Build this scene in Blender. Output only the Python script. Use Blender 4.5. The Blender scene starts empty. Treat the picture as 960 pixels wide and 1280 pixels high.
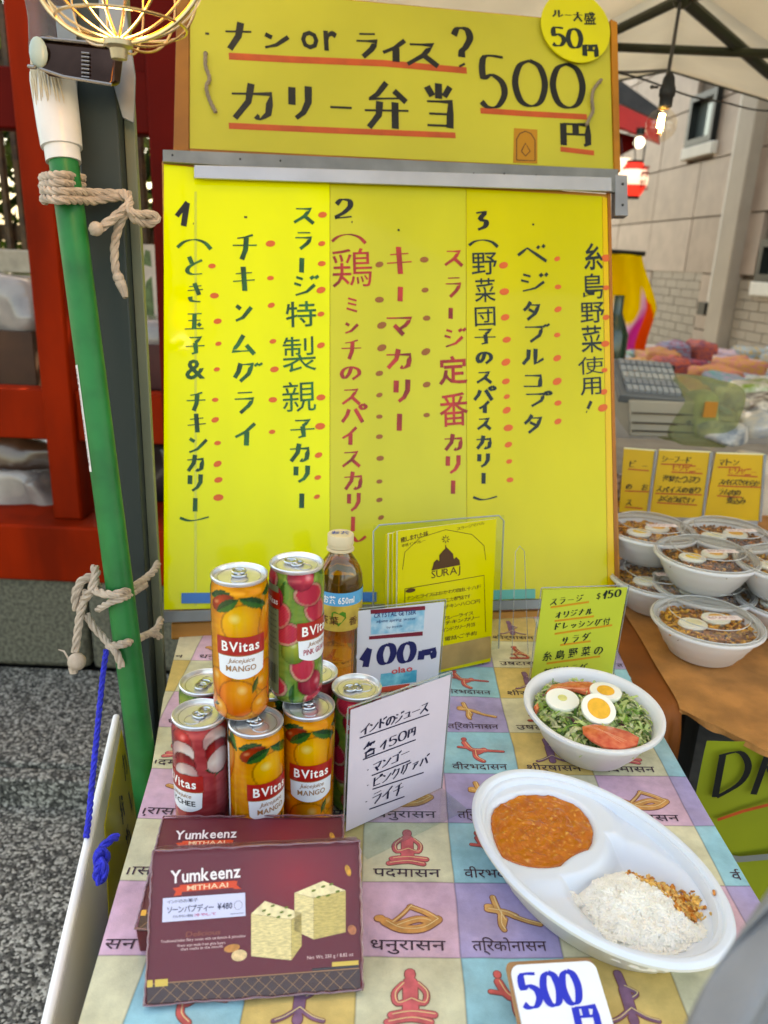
import bpy, math, random, colorsys
import numpy as np
from math import sin, cos, pi, radians, sqrt, atan2
from mathutils import Vector, Matrix, noise
random.seed(7)
SC = bpy.context.scene
COL = SC.collection
# ------------------------------------------------------------------ camera
F_ = 960.0
PITCH, ROLL, CH = radians(18.3), radians(2.5), 0.53      # table top is z = 0, the ground z = -0.74
FW = Vector((0, cos(PITCH), -sin(PITCH))); R0 = Vector((1, 0, 0)); U0 = Vector((0, sin(PITCH), cos(PITCH)))
RV = cos(ROLL)*R0 + sin(ROLL)*U0; UV = cos(ROLL)*U0 - sin(ROLL)*R0
CP = Vector((0, 0, CH))
cam = bpy.data.cameras.new('camera'); camo = bpy.data.objects.new('camera', cam); COL.objects.link(camo)
M = Matrix((RV, UV, -FW)).transposed().to_4x4(); M.translation = CP; camo.matrix_world = M
cam.sensor_width = 36; cam.sensor_fit = 'AUTO'; cam.lens = 27.0
cam.clip_start = 0.02; cam.clip_end = 500
cam.dof.use_dof = True; cam.dof.focus_distance = 0.80; cam.dof.aperture_fstop = 6.5
SC.camera = camo
SC.render.resolution_x = 768; SC.render.resolution_y = 1024
# ------------------------------------------------------------------ world, sun, exposure
SUN_EL, SUN_AZ = radians(52), radians(28)     # azimuth measured from +Y towards +X
w = bpy.data.worlds.new('World'); SC.world = w; w.use_nodes = True
nt = w.node_tree; bg = nt.nodes['Background']
sky = nt.nodes.new('ShaderNodeTexSky'); sky.sky_type = 'NISHITA'; sky.sun_disc = False
sky.sun_elevation = SUN_EL; sky.sun_rotation = SUN_AZ; sky.air_density = 1.0; sky.dust_density = 3.0; sky.ozone_density = 0.6
nt.links.new(sky.outputs[0], bg.inputs[0]); bg.inputs[1].default_value = 0.15
sl = bpy.data.lights.new('sun', 'SUN'); sl.energy = 3.0; sl.angle = radians(0.6); sl.color = (1, .95, .87)
so = bpy.data.objects.new('sun', sl); COL.objects.link(so)
sd = Vector((sin(SUN_AZ)*cos(SUN_EL), cos(SUN_AZ)*cos(SUN_EL), sin(SUN_EL)))
so.rotation_euler = sd.to_track_quat('Z', 'Y').to_euler(); so.location = (0, 0, 6)
SC.view_settings.view_transform = 'Standard'; SC.view_settings.look = 'None'
SC.view_settings.use_white_balance = True; SC.view_settings.white_balance_temperature = 9500; SC.view_settings.white_balance_tint = 8
SC.view_settings.exposure = 2.48; SC.view_settings.gamma = 1.0
SC.cycles.max_bounces = 10; SC.cycles.transparent_max_bounces = 16; SC.cycles.transmission_bounces = 10
SC.cycles.use_denoising = True; SC.cycles.caustics_reflective = False; SC.cycles.caustics_refractive = False

# ------------------------------------------------------------------ measuring: photo pixel -> place
def ray(x, y): return FW + (x-480)/F_*RV - (y-640)/F_*UV
def PD(x, y, Z): return CP + Z*ray(x, y)
def Pz(x, y, z=0.0):
    v = ray(x, y); return CP + v*((z-CH)/v.z)
def PY(x, y, Y):
    v = ray(x, y); return CP + v*(Y/v.y)
class Frame:
    def mv(s, x, y, n=1.0):
        a = s.px(x, y); b = s.px(x, y+1); return n*abs(a[1]-b[1])
    """flat sheet: origin o, unit axes u (right), v (up), n (towards the viewer)"""
    def __init__(s, o, u, v):
        s.o = Vector(o); s.u = Vector(u).normalized(); s.n = s.u.cross(Vector(v)).normalized(); s.v = s.n.cross(s.u).normalized()
    def p(s, a, b, h=0.0): return s.o + s.u*a + s.v*b + s.n*h
    def px(s, x, y):
        r = ray(x, y); t = (s.o-CP).dot(s.n)/r.dot(s.n); q = CP + r*t - s.o
        return q.dot(s.u), q.dot(s.v)
    def m(s, x, y, n=1.0):           # metres per n pixels here
        a = s.px(x, y); b = s.px(x+1, y); return n*abs(a[0]-b[0])
def stand(x, y, yaw, lean, z=0.0):
    yaw = radians(yaw); lean = radians(lean)
    u = Vector((cos(yaw), sin(yaw), 0)); b = Vector((-sin(yaw), cos(yaw), 0))
    return Frame((x, y, z), u, cos(lean)*Vector((0, 0, 1)) + sin(lean)*b)

# ------------------------------------------------------------------ materials
def lin(c):
    return tuple(((v/255)/12.92 if v/255 <= .04045 else ((v/255+.055)/1.055)**2.4) for v in c[:3]) + (1.0,)
MATS = {}
def mat(name, c=(128, 128, 128), rough=.5, metal=0., amt=.0, scale=8., bump=0., bscale=60., coat=0., trans=0., ior=1.45,
        emis=0., ecol=None, attr=None, spec=.5, c2=None, translucent=0., sss=0., detail=4., stretch=None):
    if name in MATS: return MATS[name]
    m = bpy.data.materials.new(name); m.use_nodes = True; MATS[name] = m
    N = m.node_tree.nodes; L = m.node_tree.links; b = N['Principled BSDF']
    b.inputs['Roughness'].default_value = rough; b.inputs['Metallic'].default_value = metal
    b.inputs['IOR'].default_value = ior; b.inputs['Coat Weight'].default_value = coat; b.inputs['Coat Roughness'].default_value = .06
    b.inputs['Transmission Weight'].default_value = trans; b.inputs['Specular IOR Level'].default_value = spec
    if sss: b.inputs['Subsurface Weight'].default_value = sss; b.inputs['Subsurface Radius'].default_value = (.01, .008, .005)
    base = lin(c)
    b.inputs['Base Color'].default_value = base
    tc = N.new('ShaderNodeTexCoord'); src = tc.outputs['Object']
    if stretch:
        mp = N.new('ShaderNodeMapping'); mp.inputs['Scale'].default_value = stretch; L.new(src, mp.inputs[0]); src = mp.outputs[0]
    colout = None
    if attr:
        a = N.new('ShaderNodeAttribute'); a.attribute_name = attr; colout = a.outputs['Color']
    if amt or c2:
        nz = N.new('ShaderNodeTexNoise'); nz.inputs['Scale'].default_value = scale; nz.inputs['Detail'].default_value = detail
        L.new(src, nz.inputs['Vector'])
        mx = N.new('ShaderNodeMix'); mx.data_type = 'RGBA'
        rp = N.new('ShaderNodeMapRange'); rp.inputs[1].default_value = .35; rp.inputs[2].default_value = .65
        L.new(nz.outputs[0], rp.inputs[0]); L.new(rp.outputs[0], mx.inputs[0])
        if c2:
            mx.inputs[6].default_value = base; mx.inputs[7].default_value = lin(c2)
        elif colout is None:
            mx.inputs[6].default_value = tuple(v*(1-amt) for v in base[:3])+(1,); mx.inputs[7].default_value = tuple(min(1, v*(1+amt)) for v in base[:3])+(1,)
        else:
            g = N.new('ShaderNodeMix'); g.data_type = 'RGBA'; g.blend_type = 'MULTIPLY'; g.inputs[0].default_value = 1
            L.new(colout, g.inputs[6]); mx.inputs[6].default_value = (1-amt,)*3+(1,); mx.inputs[7].default_value = (1, 1, 1, 1)
            L.new(mx.outputs[2], g.inputs[7]); colout = g.outputs[2]
        if colout is None or c2: colout = mx.outputs[2]
    if colout is not None: L.new(colout, b.inputs['Base Color'])
    if bump:
        nb = N.new('ShaderNodeTexNoise'); nb.inputs['Scale'].default_value = bscale; nb.inputs['Detail'].default_value = 5; L.new(src, nb.inputs['Vector'])
        bp = N.new('ShaderNodeBump'); bp.inputs['Strength'].default_value = min(1, bump); bp.inputs['Distance'].default_value = .002
        L.new(nb.outputs[0], bp.inputs['Height']); L.new(bp.outputs[0], b.inputs['Normal'])
    if emis:
        b.inputs['Emission Strength'].default_value = emis; b.inputs['Emission Color'].default_value = lin(ecol or c)
    if translucent:
        t = N.new('ShaderNodeBsdfTranslucent'); ms = N.new('ShaderNodeMixShader'); ms.inputs[0].default_value = translucent
        if colout is not None: L.new(colout, t.inputs[0])
        else: t.inputs[0].default_value = base
        L.new(b.outputs[0], ms.inputs[1]); L.new(t.outputs[0], ms.inputs[2]); L.new(ms.outputs[0], N['Material Output'].inputs[0])
    return m
def clear_mat(name, c=(255, 255, 255), rough=.03, mixf=.88, bump=0.):
    """thin clear plastic: mostly see-through with a glossy skin"""
    if name in MATS: return MATS[name]
    m = bpy.data.materials.new(name); m.use_nodes = True; MATS[name] = m
    N = m.node_tree.nodes; L = m.node_tree.links; b = N['Principled BSDF']
    b.inputs['Base Color'].default_value = lin(c); b.inputs['Roughness'].default_value = rough; b.inputs['Coat Weight'].default_value = .5
    t = N.new('ShaderNodeBsdfTransparent'); t.inputs[0].default_value = lin(c)
    fr = N.new('ShaderNodeLayerWeight'); fr.inputs[0].default_value = .5
    pw = N.new('ShaderNodeMath'); pw.operation = 'POWER'; pw.inputs[1].default_value = 5; L.new(fr.outputs['Facing'], pw.inputs[0])
    ms = N.new('ShaderNodeMixShader'); mr = N.new('ShaderNodeMapRange')
    mr.inputs[3].default_value = (1-mixf)*.5; mr.inputs[4].default_value = .5
    L.new(pw.outputs[0], mr.inputs[0]); L.new(mr.outputs[0], ms.inputs[0]); L.new(t.outputs[0], ms.inputs[1])
    g = N.new('ShaderNodeBsdfGlossy'); g.inputs['Roughness'].default_value = rough
    L.new(g.outputs[0] if mixf >= .8 else b.outputs[0], ms.inputs[2]); L.new(ms.outputs[0], N['Material Output'].inputs[0])
    if bump:
        nb = N.new('ShaderNodeTexNoise'); nb.inputs['Scale'].default_value = 60; bp = N.new('ShaderNodeBump'); bp.inputs['Strength'].default_value = bump; bp.inputs['Distance'].default_value = .003
        L.new(nb.outputs[0], bp.inputs['Height']); L.new(bp.outputs[0], b.inputs['Normal']); L.new(bp.outputs[0], g.inputs['Normal'])
    return m

# ------------------------------------------------------------------ mesh builder
class MB:
    def __init__(s): s.v = []; s.f = []; s.c = []; s.k = 0
    def add(s, vs, fs, col=None):
        o = len(s.v); s.v += [tuple(p) for p in vs]; s.f += [tuple(i+o for i in f) for f in fs]
        if col is not None: s.c += [col]*len(vs)
    def box(s, a, b):
        x0, y0, z0 = a; x1, y1, z1 = b
        s.add([(x0,y0,z0),(x1,y0,z0),(x1,y1,z0),(x0,y1,z0),(x0,y0,z1),(x1,y0,z1),(x1,y1,z1),(x0,y1,z1)],
              [(0,3,2,1),(4,5,6,7),(0,1,5,4),(1,2,6,5),(2,3,7,6),(3,0,4,7)])
    def slab(s, fr, poly, h0, h1):
        """polygon in frame coordinates, extruded from h0 to h1"""
        n = len(poly)
        ar = sum(poly[i][0]*poly[(i+1)%n][1]-poly[(i+1)%n][0]*poly[i][1] for i in range(n))
        if ar < 0: poly = poly[::-1]
        s.add([fr.p(a, b, h0) for a, b in poly]+[fr.p(a, b, h1) for a, b in poly],
              [tuple(range(n-1, -1, -1)), tuple(range(n, 2*n))]+[(i, (i+1)%n, n+(i+1)%n, n+i) for i in range(n)])
    def rect(s, fr, a0, b0, a1, b1, h0, h1): s.slab(fr, [(a0,b0),(a1,b0),(a1,b1),(a0,b1)], h0, h1)
    def tube(s, pts, r, n=8, caps=True, col=None):
        pts = [Vector(p) for p in pts]; N = len(pts); rs = r if isinstance(r, (list, tuple)) else [r]*N
        t = (pts[1]-pts[0]).normalized(); up = Vector((0,0,1)) if abs(t.z) < .9 else Vector((1,0,0))
        a = t.cross(up).normalized(); vs = []
        for i in range(N):
            t = (pts[min(i+1, N-1)]-pts[max(i-1, 0)]).normalized()
            a = (a - t*a.dot(t)).normalized(); b = t.cross(a)
            for k in range(n):
                th = 2*pi*k/n; vs.append(pts[i]+(a*cos(th)+b*sin(th))*rs[i])
        fs = [(i*n+k, i*n+(k+1)%n, (i+1)*n+(k+1)%n, (i+1)*n+k) for i in range(N-1) for k in range(n)]
        if caps: fs += [tuple(range(n-1, -1, -1)), tuple((N-1)*n+k for k in range(n))]
        s.add(vs, fs, col)
    def lathe(s, prof, n=32, o=(0,0,0), ax=1., ay=1., close=True):
        """profile of (radius, z)"""
        vs = []; fs = []
        for r, z in prof:
            for k in range(n):
                th = 2*pi*k/n; vs.append((o[0]+r*ax*cos(th), o[1]+r*ay*sin(th), o[2]+z))
        m = len(prof)
        fs = [(i*n+k, i*n+(k+1)%n, (i+1)*n+(k+1)%n, (i+1)*n+k) for i in range(m-1) for k in range(n)]
        if close:
            if prof[0][0] > 1e-6: fs.append(tuple(range(n-1, -1, -1)))
            if prof[-1][0] > 1e-6: fs.append(tuple((m-1)*n+k for k in range(n)))
        s.add(vs, fs)
    def ball(s, o, r, n=10, m=6, col=None, rz=0):
        rx, ry, rzz = r if isinstance(r, (tuple, list)) else (r, r, r); vs = []; fs = []
        for i in range(m+1):
            ph = pi*i/m
            for k in range(n):
                th = 2*pi*k/n; x = rx*sin(ph)*cos(th); y = ry*sin(ph)*sin(th)
                vs.append((o[0]+x*cos(rz)-y*sin(rz), o[1]+x*sin(rz)+y*cos(rz), o[2]-rzz*cos(ph)))
        fs = [(i*n+k, i*n+(k+1)%n, (i+1)*n+(k+1)%n, (i+1)*n+k) for i in range(m) for k in range(n)]
        s.add(vs, fs, col)
    def grid(s, fn, nu, nv, closeu=False, col=None):
        vs = [fn(i/(nu if closeu else nu-1), j/(nv-1)) for j in range(nv) for i in range(nu)]
        fs = []
        for j in range(nv-1):
            for i in range(nu if closeu else nu-1):
                i2 = (i+1) % nu; fs.append((j*nu+i, j*nu+i2, (j+1)*nu+i2, (j+1)*nu+i))
        o = len(s.v); s.v += [tuple(v) for v in vs]; s.f += [tuple(k+o for k in f) for f in fs]
        if col is not None: s.c += [col(i/(nu-1), j/(nv-1)) for j in range(nv) for i in range(nu)]
def rotz(mb, a, o=(0, 0)):
    c, s_ = cos(a), sin(a); mb.v = [((x-o[0])*c-(y-o[1])*s_+o[0], (x-o[0])*s_+(y-o[1])*c+o[1], z) for x, y, z in mb.v]; return mb
def obj(name, mb, m, parent=None, smooth=True, world=True, bevel=0., label=None, kind=None, sub=0, angle=40):
    me = bpy.data.meshes.new(name)
    vs = mb.v
    if parent is not None and world:
        iv = WM[parent.name].inverted(); vs = [tuple(iv @ Vector(v)) for v in vs]
    me.from_pydata(vs, [], mb.f)
    if mb.c:
        a = me.color_attributes.new('Col', 'FLOAT_COLOR', 'POINT'); a.data.foreach_set('color', np.array(mb.c, dtype=np.float32).ravel())
    me.materials.append(m)
    if smooth:
        me.polygons.foreach_set('use_smooth', [True]*len(me.polygons))
        me.set_sharp_from_angle(angle=radians(angle))
    me.update()
    o = bpy.data.objects.new(name, me); COL.objects.link(o); WM[o.name] = WM[parent.name].copy() if parent is not None else Matrix()
    if parent is not None: o.parent = parent
    if bevel:
        b = o.modifiers.new('bevel', 'BEVEL'); b.width = bevel; b.segments = 2; b.limit_method = 'ANGLE'; b.angle_limit = radians(35)
    if sub:
        q = o.modifiers.new('sub', 'SUBSURF'); q.levels = q.render_levels = sub
    if label: o['label'] = label
    if kind: o['kind'] = kind
    return o
WM = {}
def thing(name, label, cat, loc=(0, 0, 0), rz=0., group=None):
    o = bpy.data.objects.new(name, None); COL.objects.link(o); o.location = loc; o.rotation_euler = (0, 0, rz); o.empty_display_size = .02
    WM[o.name] = Matrix.Translation(Vector(loc)) @ Matrix.Rotation(rz, 4, 'Z')
    o['label'] = label; o['category'] = cat
    if group: o['group'] = group
    return o
def solo(name, mb, m, label, cat, group=None, **k):
    o = obj(name, mb, m, **k); o['label'] = label; o['category'] = cat
    if group: o['group'] = group
    return o
def structure(name, mb, m, parent=None, **k): return obj(name, mb, m, parent, kind='structure', **k)
def kids(o): return [c for c in COL.objects if c.parent == o]
def dup(root, loc, rz, label, group=None):
    def cp(o, par):
        ks = kids(o); c = o.copy(); COL.objects.link(c); c.parent = par
        for k in ks: cp(k, c)
        return c
    r = cp(root, None); r.location = loc; r.rotation_euler = (0, 0, rz); r['label'] = label
    if group: r['group'] = group
    WM[r.name] = Matrix.Translation(Vector(loc)) @ Matrix.Rotation(rz, 4, 'Z')
    return r

# ------------------------------------------------------------------ writing: marker strokes and glyphs
HS = {
'ナ':[[(.05,.38),(.95,.33)],[(.58,.05),(.5,.5),(.2,.95)]],
'ン':[[(.1,.2),(.35,.35)],[(.1,.88),(.5,.72),(.95,.25)]],
'ラ':[[(.2,.12),(.85,.08)],[(.08,.38),(.92,.34),(.7,.65),(.35,.95)]],
'イ':[[(.9,.05),(.5,.4),(.05,.62)],[(.55,.38),(.55,.97)]],
'ス':[[(.12,.14),(.8,.1),(.5,.55),(.05,.92)],[(.52,.52),(.95,.92)]],
'カ':[[(.05,.32),(.92,.27),(.86,.8),(.68,.95),(.58,.86)],[(.48,.03),(.42,.5),(.12,.95)]],
'リ':[[(.2,.1),(.2,.6)],[(.8,.05),(.8,.5),(.62,.8),(.35,.97)]],
'ー':[[(.05,.52),(.95,.5)]], '|':[[(.5,.12),(.5,.88)]],
'チ':[[(.8,.05),(.5,.15),(.2,.2)],[(.03,.47),(.97,.42)],[(.55,.15),(.53,.6),(.4,.97)]],
'キ':[[(.15,.32),(.82,.24)],[(.05,.62),(.95,.52)],[(.45,.03),(.55,.97)]],
'ム':[[(.5,.05),(.3,.5),(.08,.85),(.85,.78)],[(.62,.52),(.95,.95)]],
'グ':[[(.25,.1),(.18,.5),(.05,.8)],[(.22,.17),(.68,.12),(.55,.6),(.25,.97)],[(.8,.1),(.86,.2)],[(.95,.08),(1.0,.18)]],
'ク':[[(.35,.03),(.25,.3),(.05,.5)],[(.33,.2),(.8,.18),(.65,.6),(.25,.97)]],
'ジ':[[(.12,.12),(.38,.2)],[(.05,.4),(.32,.48)],[(.12,.92),(.55,.75),(.85,.42)],[(.7,.05),(.78,.17)],[(.88,.02),(.96,.13)]],
'シ':[[(.12,.12),(.38,.22)],[(.05,.4),(.32,.5)],[(.1,.92),(.55,.75),(.9,.3)]],
'ミ':[[(.2,.12),(.8,.25)],[(.2,.42),(.78,.52)],[(.12,.75),(.85,.92)]],
'マ':[[(.05,.2),(.92,.15),(.7,.5),(.5,.68)],[(.32,.5),(.65,.92)]],
'の':[[(.52,.2),(.42,.6),(.22,.85),(.08,.6),(.2,.3),(.5,.15),(.85,.3),(.9,.6),(.6,.92)]],
'ベ':[[(.03,.65),(.33,.25),(.97,.88)],[(.65,.12),(.72,.22)],[(.82,.05),(.9,.15)]],
'タ':[[(.4,.03),(.25,.3),(.05,.5)],[(.38,.2),(.82,.18),(.65,.62),(.25,.97)],[(.3,.42),(.7,.62)]],
'ブ':[[(.08,.2),(.75,.16),(.65,.6),(.3,.95)],[(.82,.05),(.87,.15)],[(.95,.0),(1.,.1)]],
'フ':[[(.08,.18),(.88,.14),(.75,.6),(.3,.95)]],
'プ':[[(.08,.22),(.75,.18),(.65,.6),(.3,.95)],[(.9,.02),(1.,.12),(.9,.22),(.8,.12),(.9,.02)]],
'ル':[[(.3,.1),(.28,.6),(.05,.95)],[(.6,.05),(.6,.9),(.97,.6)]],
'コ':[[(.1,.2),(.85,.18),(.83,.85)],[(.05,.87),(.87,.85)]],
'パ':[[(.3,.3),(.22,.6),(.03,.92)],[(.55,.28),(.72,.6),(.88,.92)],[(.88,.05),(1.,.17),(.88,.29),(.76,.17),(.88,.05)]],
'バ':[[(.3,.3),(.22,.6),(.03,.92)],[(.55,.28),(.72,.6),(.88,.92)],[(.75,.08),(.82,.2)],[(.9,.03),(.97,.14)]],
'ゴ':[[(.1,.25),(.7,.23),(.7,.87)],[(.05,.88),(.75,.87)],[(.82,.05),(.88,.17)],[(.95,.0),(1.,.1)]],
'ド':[[(.3,.05),(.3,.95)],[(.32,.4),(.72,.62)],[(.62,.12),(.7,.25)],[(.82,.05),(.9,.18)]],
'ピ':[[(.8,.2),(.2,.42)],[(.2,.1),(.2,.85),(.85,.88)],[(.88,.02),(.98,.12),(.88,.22),(.78,.12),(.88,.02)]],
'ヴ':[[(.5,.05),(.5,.2)],[(.12,.45),(.12,.25),(.85,.22),(.7,.65),(.35,.97)],[(.85,.0),(.9,.1)],[(.97,.0),(1.,.1)]],
'ァ':[[(.2,.4),(.85,.38),(.6,.65)],[(.5,.5),(.48,.75),(.3,.95)]],
'ュ':[[(.2,.45),(.7,.43),(.65,.88)],[(.1,.9),(.92,.88)]],
'ッ':[[(.2,.5),(.27,.65)],[(.45,.45),(.52,.6)],[(.85,.45),(.7,.75),(.4,.95)]],
'レ':[[(.25,.1),(.25,.9),(.85,.55)]], 'オ':[[(.05,.35),(.95,.3)],[(.6,.05),(.6,.95),(.48,.88)],[(.58,.35),(.35,.65),(.08,.85)]],
'サ':[[(.05,.38),(.95,.33)],[(.3,.12),(.3,.6)],[(.7,.05),(.7,.5),(.5,.95)]],
'ダ':[[(.4,.08),(.25,.33),(.05,.52)],[(.38,.24),(.75,.22),(.62,.62),(.25,.97)],[(.3,.45),(.65,.64)],[(.82,.05),(.87,.15)],[(.95,.0),(1.,.1)]],
'ビ':[[(.8,.25),(.2,.45)],[(.2,.1),(.2,.85),(.85,.88)],[(.78,.0),(.85,.12)],[(.92,.0),(.99,.1)]],
'と':[[(.22,.08),(.38,.42)],[(.88,.22),(.3,.55),(.16,.8),(.4,.95),(.9,.9)]],
'き':[[(.2,.22),(.8,.15)],[(.12,.42),(.88,.33)],[(.45,.03),(.7,.62)],[(.25,.72),(.35,.92),(.78,.95)]],
'子':[[(.2,.12),(.78,.1),(.5,.38)],[(.5,.38),(.56,.85),(.35,.93)],[(.03,.57),(.97,.5)]],
'玉':[[(.15,.15),(.85,.1)],[(.2,.48),(.8,.43)],[(.03,.9),(.97,.84)],[(.5,.13),(.5,.86)],[(.68,.6),(.82,.72)]],
'円':[[(.12,.12),(.12,.97)],[(.12,.14),(.88,.12),(.88,.87),(.75,.95)],[(.5,.13),(.5,.52)],[(.12,.53),(.88,.52)]],
'弁':[[(.5,.02),(.3,.28),(.12,.38),(.78,.33)],[(.66,.18),(.92,.4)],[(.03,.62),(.97,.58)],[(.35,.42),(.33,.7),(.12,.97)],[(.68,.42),(.68,.97)]],
'当':[[(.5,.02),(.5,.35)],[(.12,.1),(.3,.3)],[(.88,.08),(.68,.3)],[(.12,.42),(.88,.4),(.86,.97)],[(.18,.68),(.86,.67)],[(.12,.93),(.86,.92)]],
'大':[[(.05,.35),(.95,.32)],[(.5,.05),(.48,.5),(.1,.95)],[(.5,.45),(.9,.95)]],
'5':[[(.85,.04),(.2,.06),(.16,.44),(.45,.38),(.8,.5),(.88,.72),(.65,.94),(.3,.97),(.08,.88)]],
'0':[[(.5,.03),(.2,.15),(.06,.5),(.2,.86),(.5,.97),(.8,.86),(.94,.5),(.8,.15),(.5,.03)]],
'1':[[(.1,.6),(.75,.03)],[(.72,.05),(.55,.97)]],
'2':[[(.1,.3),(.35,.07),(.75,.1),(.8,.35),(.5,.65),(.08,.92),(.9,.82)]],
'3':[[(.15,.15),(.75,.08),(.45,.42),(.85,.55),(.75,.8),(.3,.97)]],
'?':[[(.08,.22),(.3,.04),(.75,.05),(.92,.25),(.7,.48),(.5,.6),(.48,.75)],[(.46,.92),(.52,.97)]],
'D':[[(.15,.08),(.25,.95)],[(.05,.1),(.6,.02),(.95,.3),(.85,.65),(.3,.95)]],
'R':[[(.3,.02),(.2,.98)],[(.25,.05),(.9,.0),(.95,.3),(.45,.42),(.98,.8)]],
'(':[[(.0,.8),(.2,.42),(.5,.25),(.8,.4),(1,.8)]], ')':[[(.0,.3),(.3,.65),(.6,.6),(1.,.25)]],
'・':[[(.42,.5),(.58,.5)]], '.':[[(.45,.9),(.55,.9)]], '!':[[(.7,.1),(.35,.7)],[(.2,.92),(.28,.95)]],
}
SM = set('の0(とき)235?D')
def catmull(p, k=4):
    if len(p) < 3: return p
    o = []
    for i in range(len(p)-1):
        a = p[max(i-1, 0)]; b = p[i]; c = p[i+1]; d = p[min(i+2, len(p)-1)]
        for j in range(k):
            t = j/k
            o.append(tuple(.5*(2*b[q]+(c[q]-a[q])*t+(2*a[q]-5*b[q]+4*c[q]-d[q])*t*t+(3*b[q]-a[q]-3*c[q]+d[q])*t**3) for q in range(len(b))))
    o.append(p[-1]); return o
def strip(mb, fr, pts, nib, thin, h, maxw=None):
    """a marker stroke along pts in frame metres: chisel nib = (nx, ny), plus a thin minimum"""
    n = len(pts); L, Rr = [], []; ps = None
    for i in range(n):
        a = pts[max(i-1, 0)]; b = pts[min(i+1, n-1)]
        dx, dy = b[0]-a[0], b[1]-a[1]; l = math.hypot(dx, dy) or 1e-9
        px_, py_ = -dy/l, dx/l
        hw = abs(nib[0]*px_+nib[1]*py_)/2+thin/2; ox, oy = px_*hw, py_*hw
        L.append((pts[i][0]+ox, pts[i][1]+oy)); Rr.append((pts[i][0]-ox, pts[i][1]-oy))
    vs = [fr.p(a, b, h) for a, b in L]+[fr.p(a, b, h) for a, b in Rr]
    mb.add(vs, [(i, n+i, n+i+1, i+1) for i in range(n-1)])
def hand(mb, fr, ch, cx, cy, w, hgt, wt, h=.0006, slant=.0, thinr=.28):
    """handwritten character centred at frame metres (cx, cy)"""
    for k, st in enumerate(HS[ch]):
        pts = catmull(st, 5) if ch in SM or len(st) > 4 and ch not in 'スカラフブマジ5' else [q for i in range(len(st)-1) for q in (st[i], tuple((st[i][j]+st[i+1][j])/2 for j in (0, 1)))]+[st[-1]]
        q = [(cx+(x-.5)*w+(.5-y)*hgt*slant, cy+(.5-y)*hgt) for x, y in pts]
        q[0] = (q[0][0]+1e-5, q[0][1])
        mb.k += 1; strip(mb, fr, q, (wt*.95, wt*.12), wt*thinr, h+(mb.k % 37)*8e-6)
GC = {}
def glyph(ch, bold=0.):
    k = (ch, bold)
    if k not in GC:
        c = bpy.data.curves.new('t', 'FONT'); c.body = ch; c.size = 1; c.resolution_u = 2; c.offset = bold
        o = bpy.data.objects.new('t', c); COL.objects.link(o)
        dg = bpy.context.evaluated_depsgraph_get(); me = bpy.data.meshes.new_from_object(o.evaluated_get(dg))
        vs = [(v.co.x, v.co.y) for v in me.vertices]; fs = [tuple(p.vertices) for p in me.polygons]
        bpy.data.objects.remove(o); bpy.data.curves.remove(c); bpy.data.meshes.remove(me)
        xs = [v[0] for v in vs] or [0, .3]; GC[k] = (vs, fs, min(xs), max(xs))
    return GC[k]
def warp_add(mb, place, vs, fs): mb.add([place(x, y) for x, y in vs], fs)
def glyph_c(mb, fr, ch, cx, cy, w, hgt, bold=.015, h=.0006, tilt=.1):
    """printed or brushed glyph centred at (cx, cy) and scaled to w by hgt"""
    vs, fs, a, b = glyph(ch, bold); ys = [v[1] for v in vs]; y0, y1 = min(ys), max(ys)
    mb.k += 1; hh = h+(mb.k % 37)*8e-6
    out = []
    for x, y in vs:
        X = ((x-a)/(b-a or 1)-.5)*w; Y = ((y-y0)/(y1-y0 or 1)-.5)*hgt; out.append(fr.p(cx+X, cy+Y+X*tilt, hh))
    mb.add(out, fs)
def text(mb, place, s, x, y, size, bold=0., shear=0., sx=1., track=0., angle=0., center=False, width=None):
    """run of glyphs; place(x, y) puts a flat point into space; returns the width"""
    def run(k, emit):
        cx = 0.
        for ch in s:
            if ch == ' ': cx += .28*size*k; continue
            vs, fs, a, b = glyph(ch, bold)
            if emit is not None:
                pts = []
                for vx, vy in vs:
                    X = cx+(vx-a)*size*k+vy*size*shear; Y = vy*size
                    pts.append(place(x+emit+X*cos(angle)-Y*sin(angle), y+X*sin(angle)+Y*cos(angle)))
                mb.add(pts, fs)
            cx += (b-a+.06+track)*size*k
        return cx
    k = sx
    if width: k = sx*width/max(1e-9, run(sx, None))
    W = run(k, None); run(k, -W/2 if center else 0.); return W
def flat(fr, h=.0006): return lambda a, b: fr.p(a, b, h)
def tx(mb, fr, s, x0, y0, x1, y1, cap, bold=0., shear=0., h=.0006):
    """text run from photo point (x0,y0) to (x1,y1) = its base line, cap = letter height in pixels"""
    a = fr.px(x0, y0); b = fr.px(x1, y1); L = math.hypot(b[0]-a[0], b[1]-a[1])
    text(mb, flat(fr, h), s, a[0], a[1], fr.mv(x0, y0, cap)/.75, bold, shear, 1., 0., atan2(b[1]-a[1], b[0]-a[0]), False, L)
def hx(mb, fr, s, x0, y0, x1, y1, size, wt, h=.0006, thinr=.3):
    """handwritten run whose character centres go from (x0,y0) to (x1,y1); size, wt in pixels"""
    n = len(s); g = fr.m(x0, y0); gv = fr.mv(x0, y0); slope = (y1-y0)/max(1, x1-x0)
    for i, ch in enumerate(s):
        if ch == ' ': continue
        t = i/max(1, n-1); a = fr.px(x0+(x1-x0)*t, y0+(y1-y0)*t); j = random.uniform(-.06, .06)*size*g
        if ch in HS: hand(mb, fr, ch, a[0], a[1]+j, size*g*.92, size*gv, wt*(g+gv)/2, h, .06, thinr)
        else: glyph_c(mb, fr, ch, a[0], a[1]+j, size*g*.95, size*gv, .012, h, .08)
def line_px(mb, fr, p, wpx, h, k=1):
    q = [fr.px(*a) for a in p]; strip(mb, fr, q, (0, 0), fr.m(p[0][0], p[0][1], wpx), h)
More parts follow.
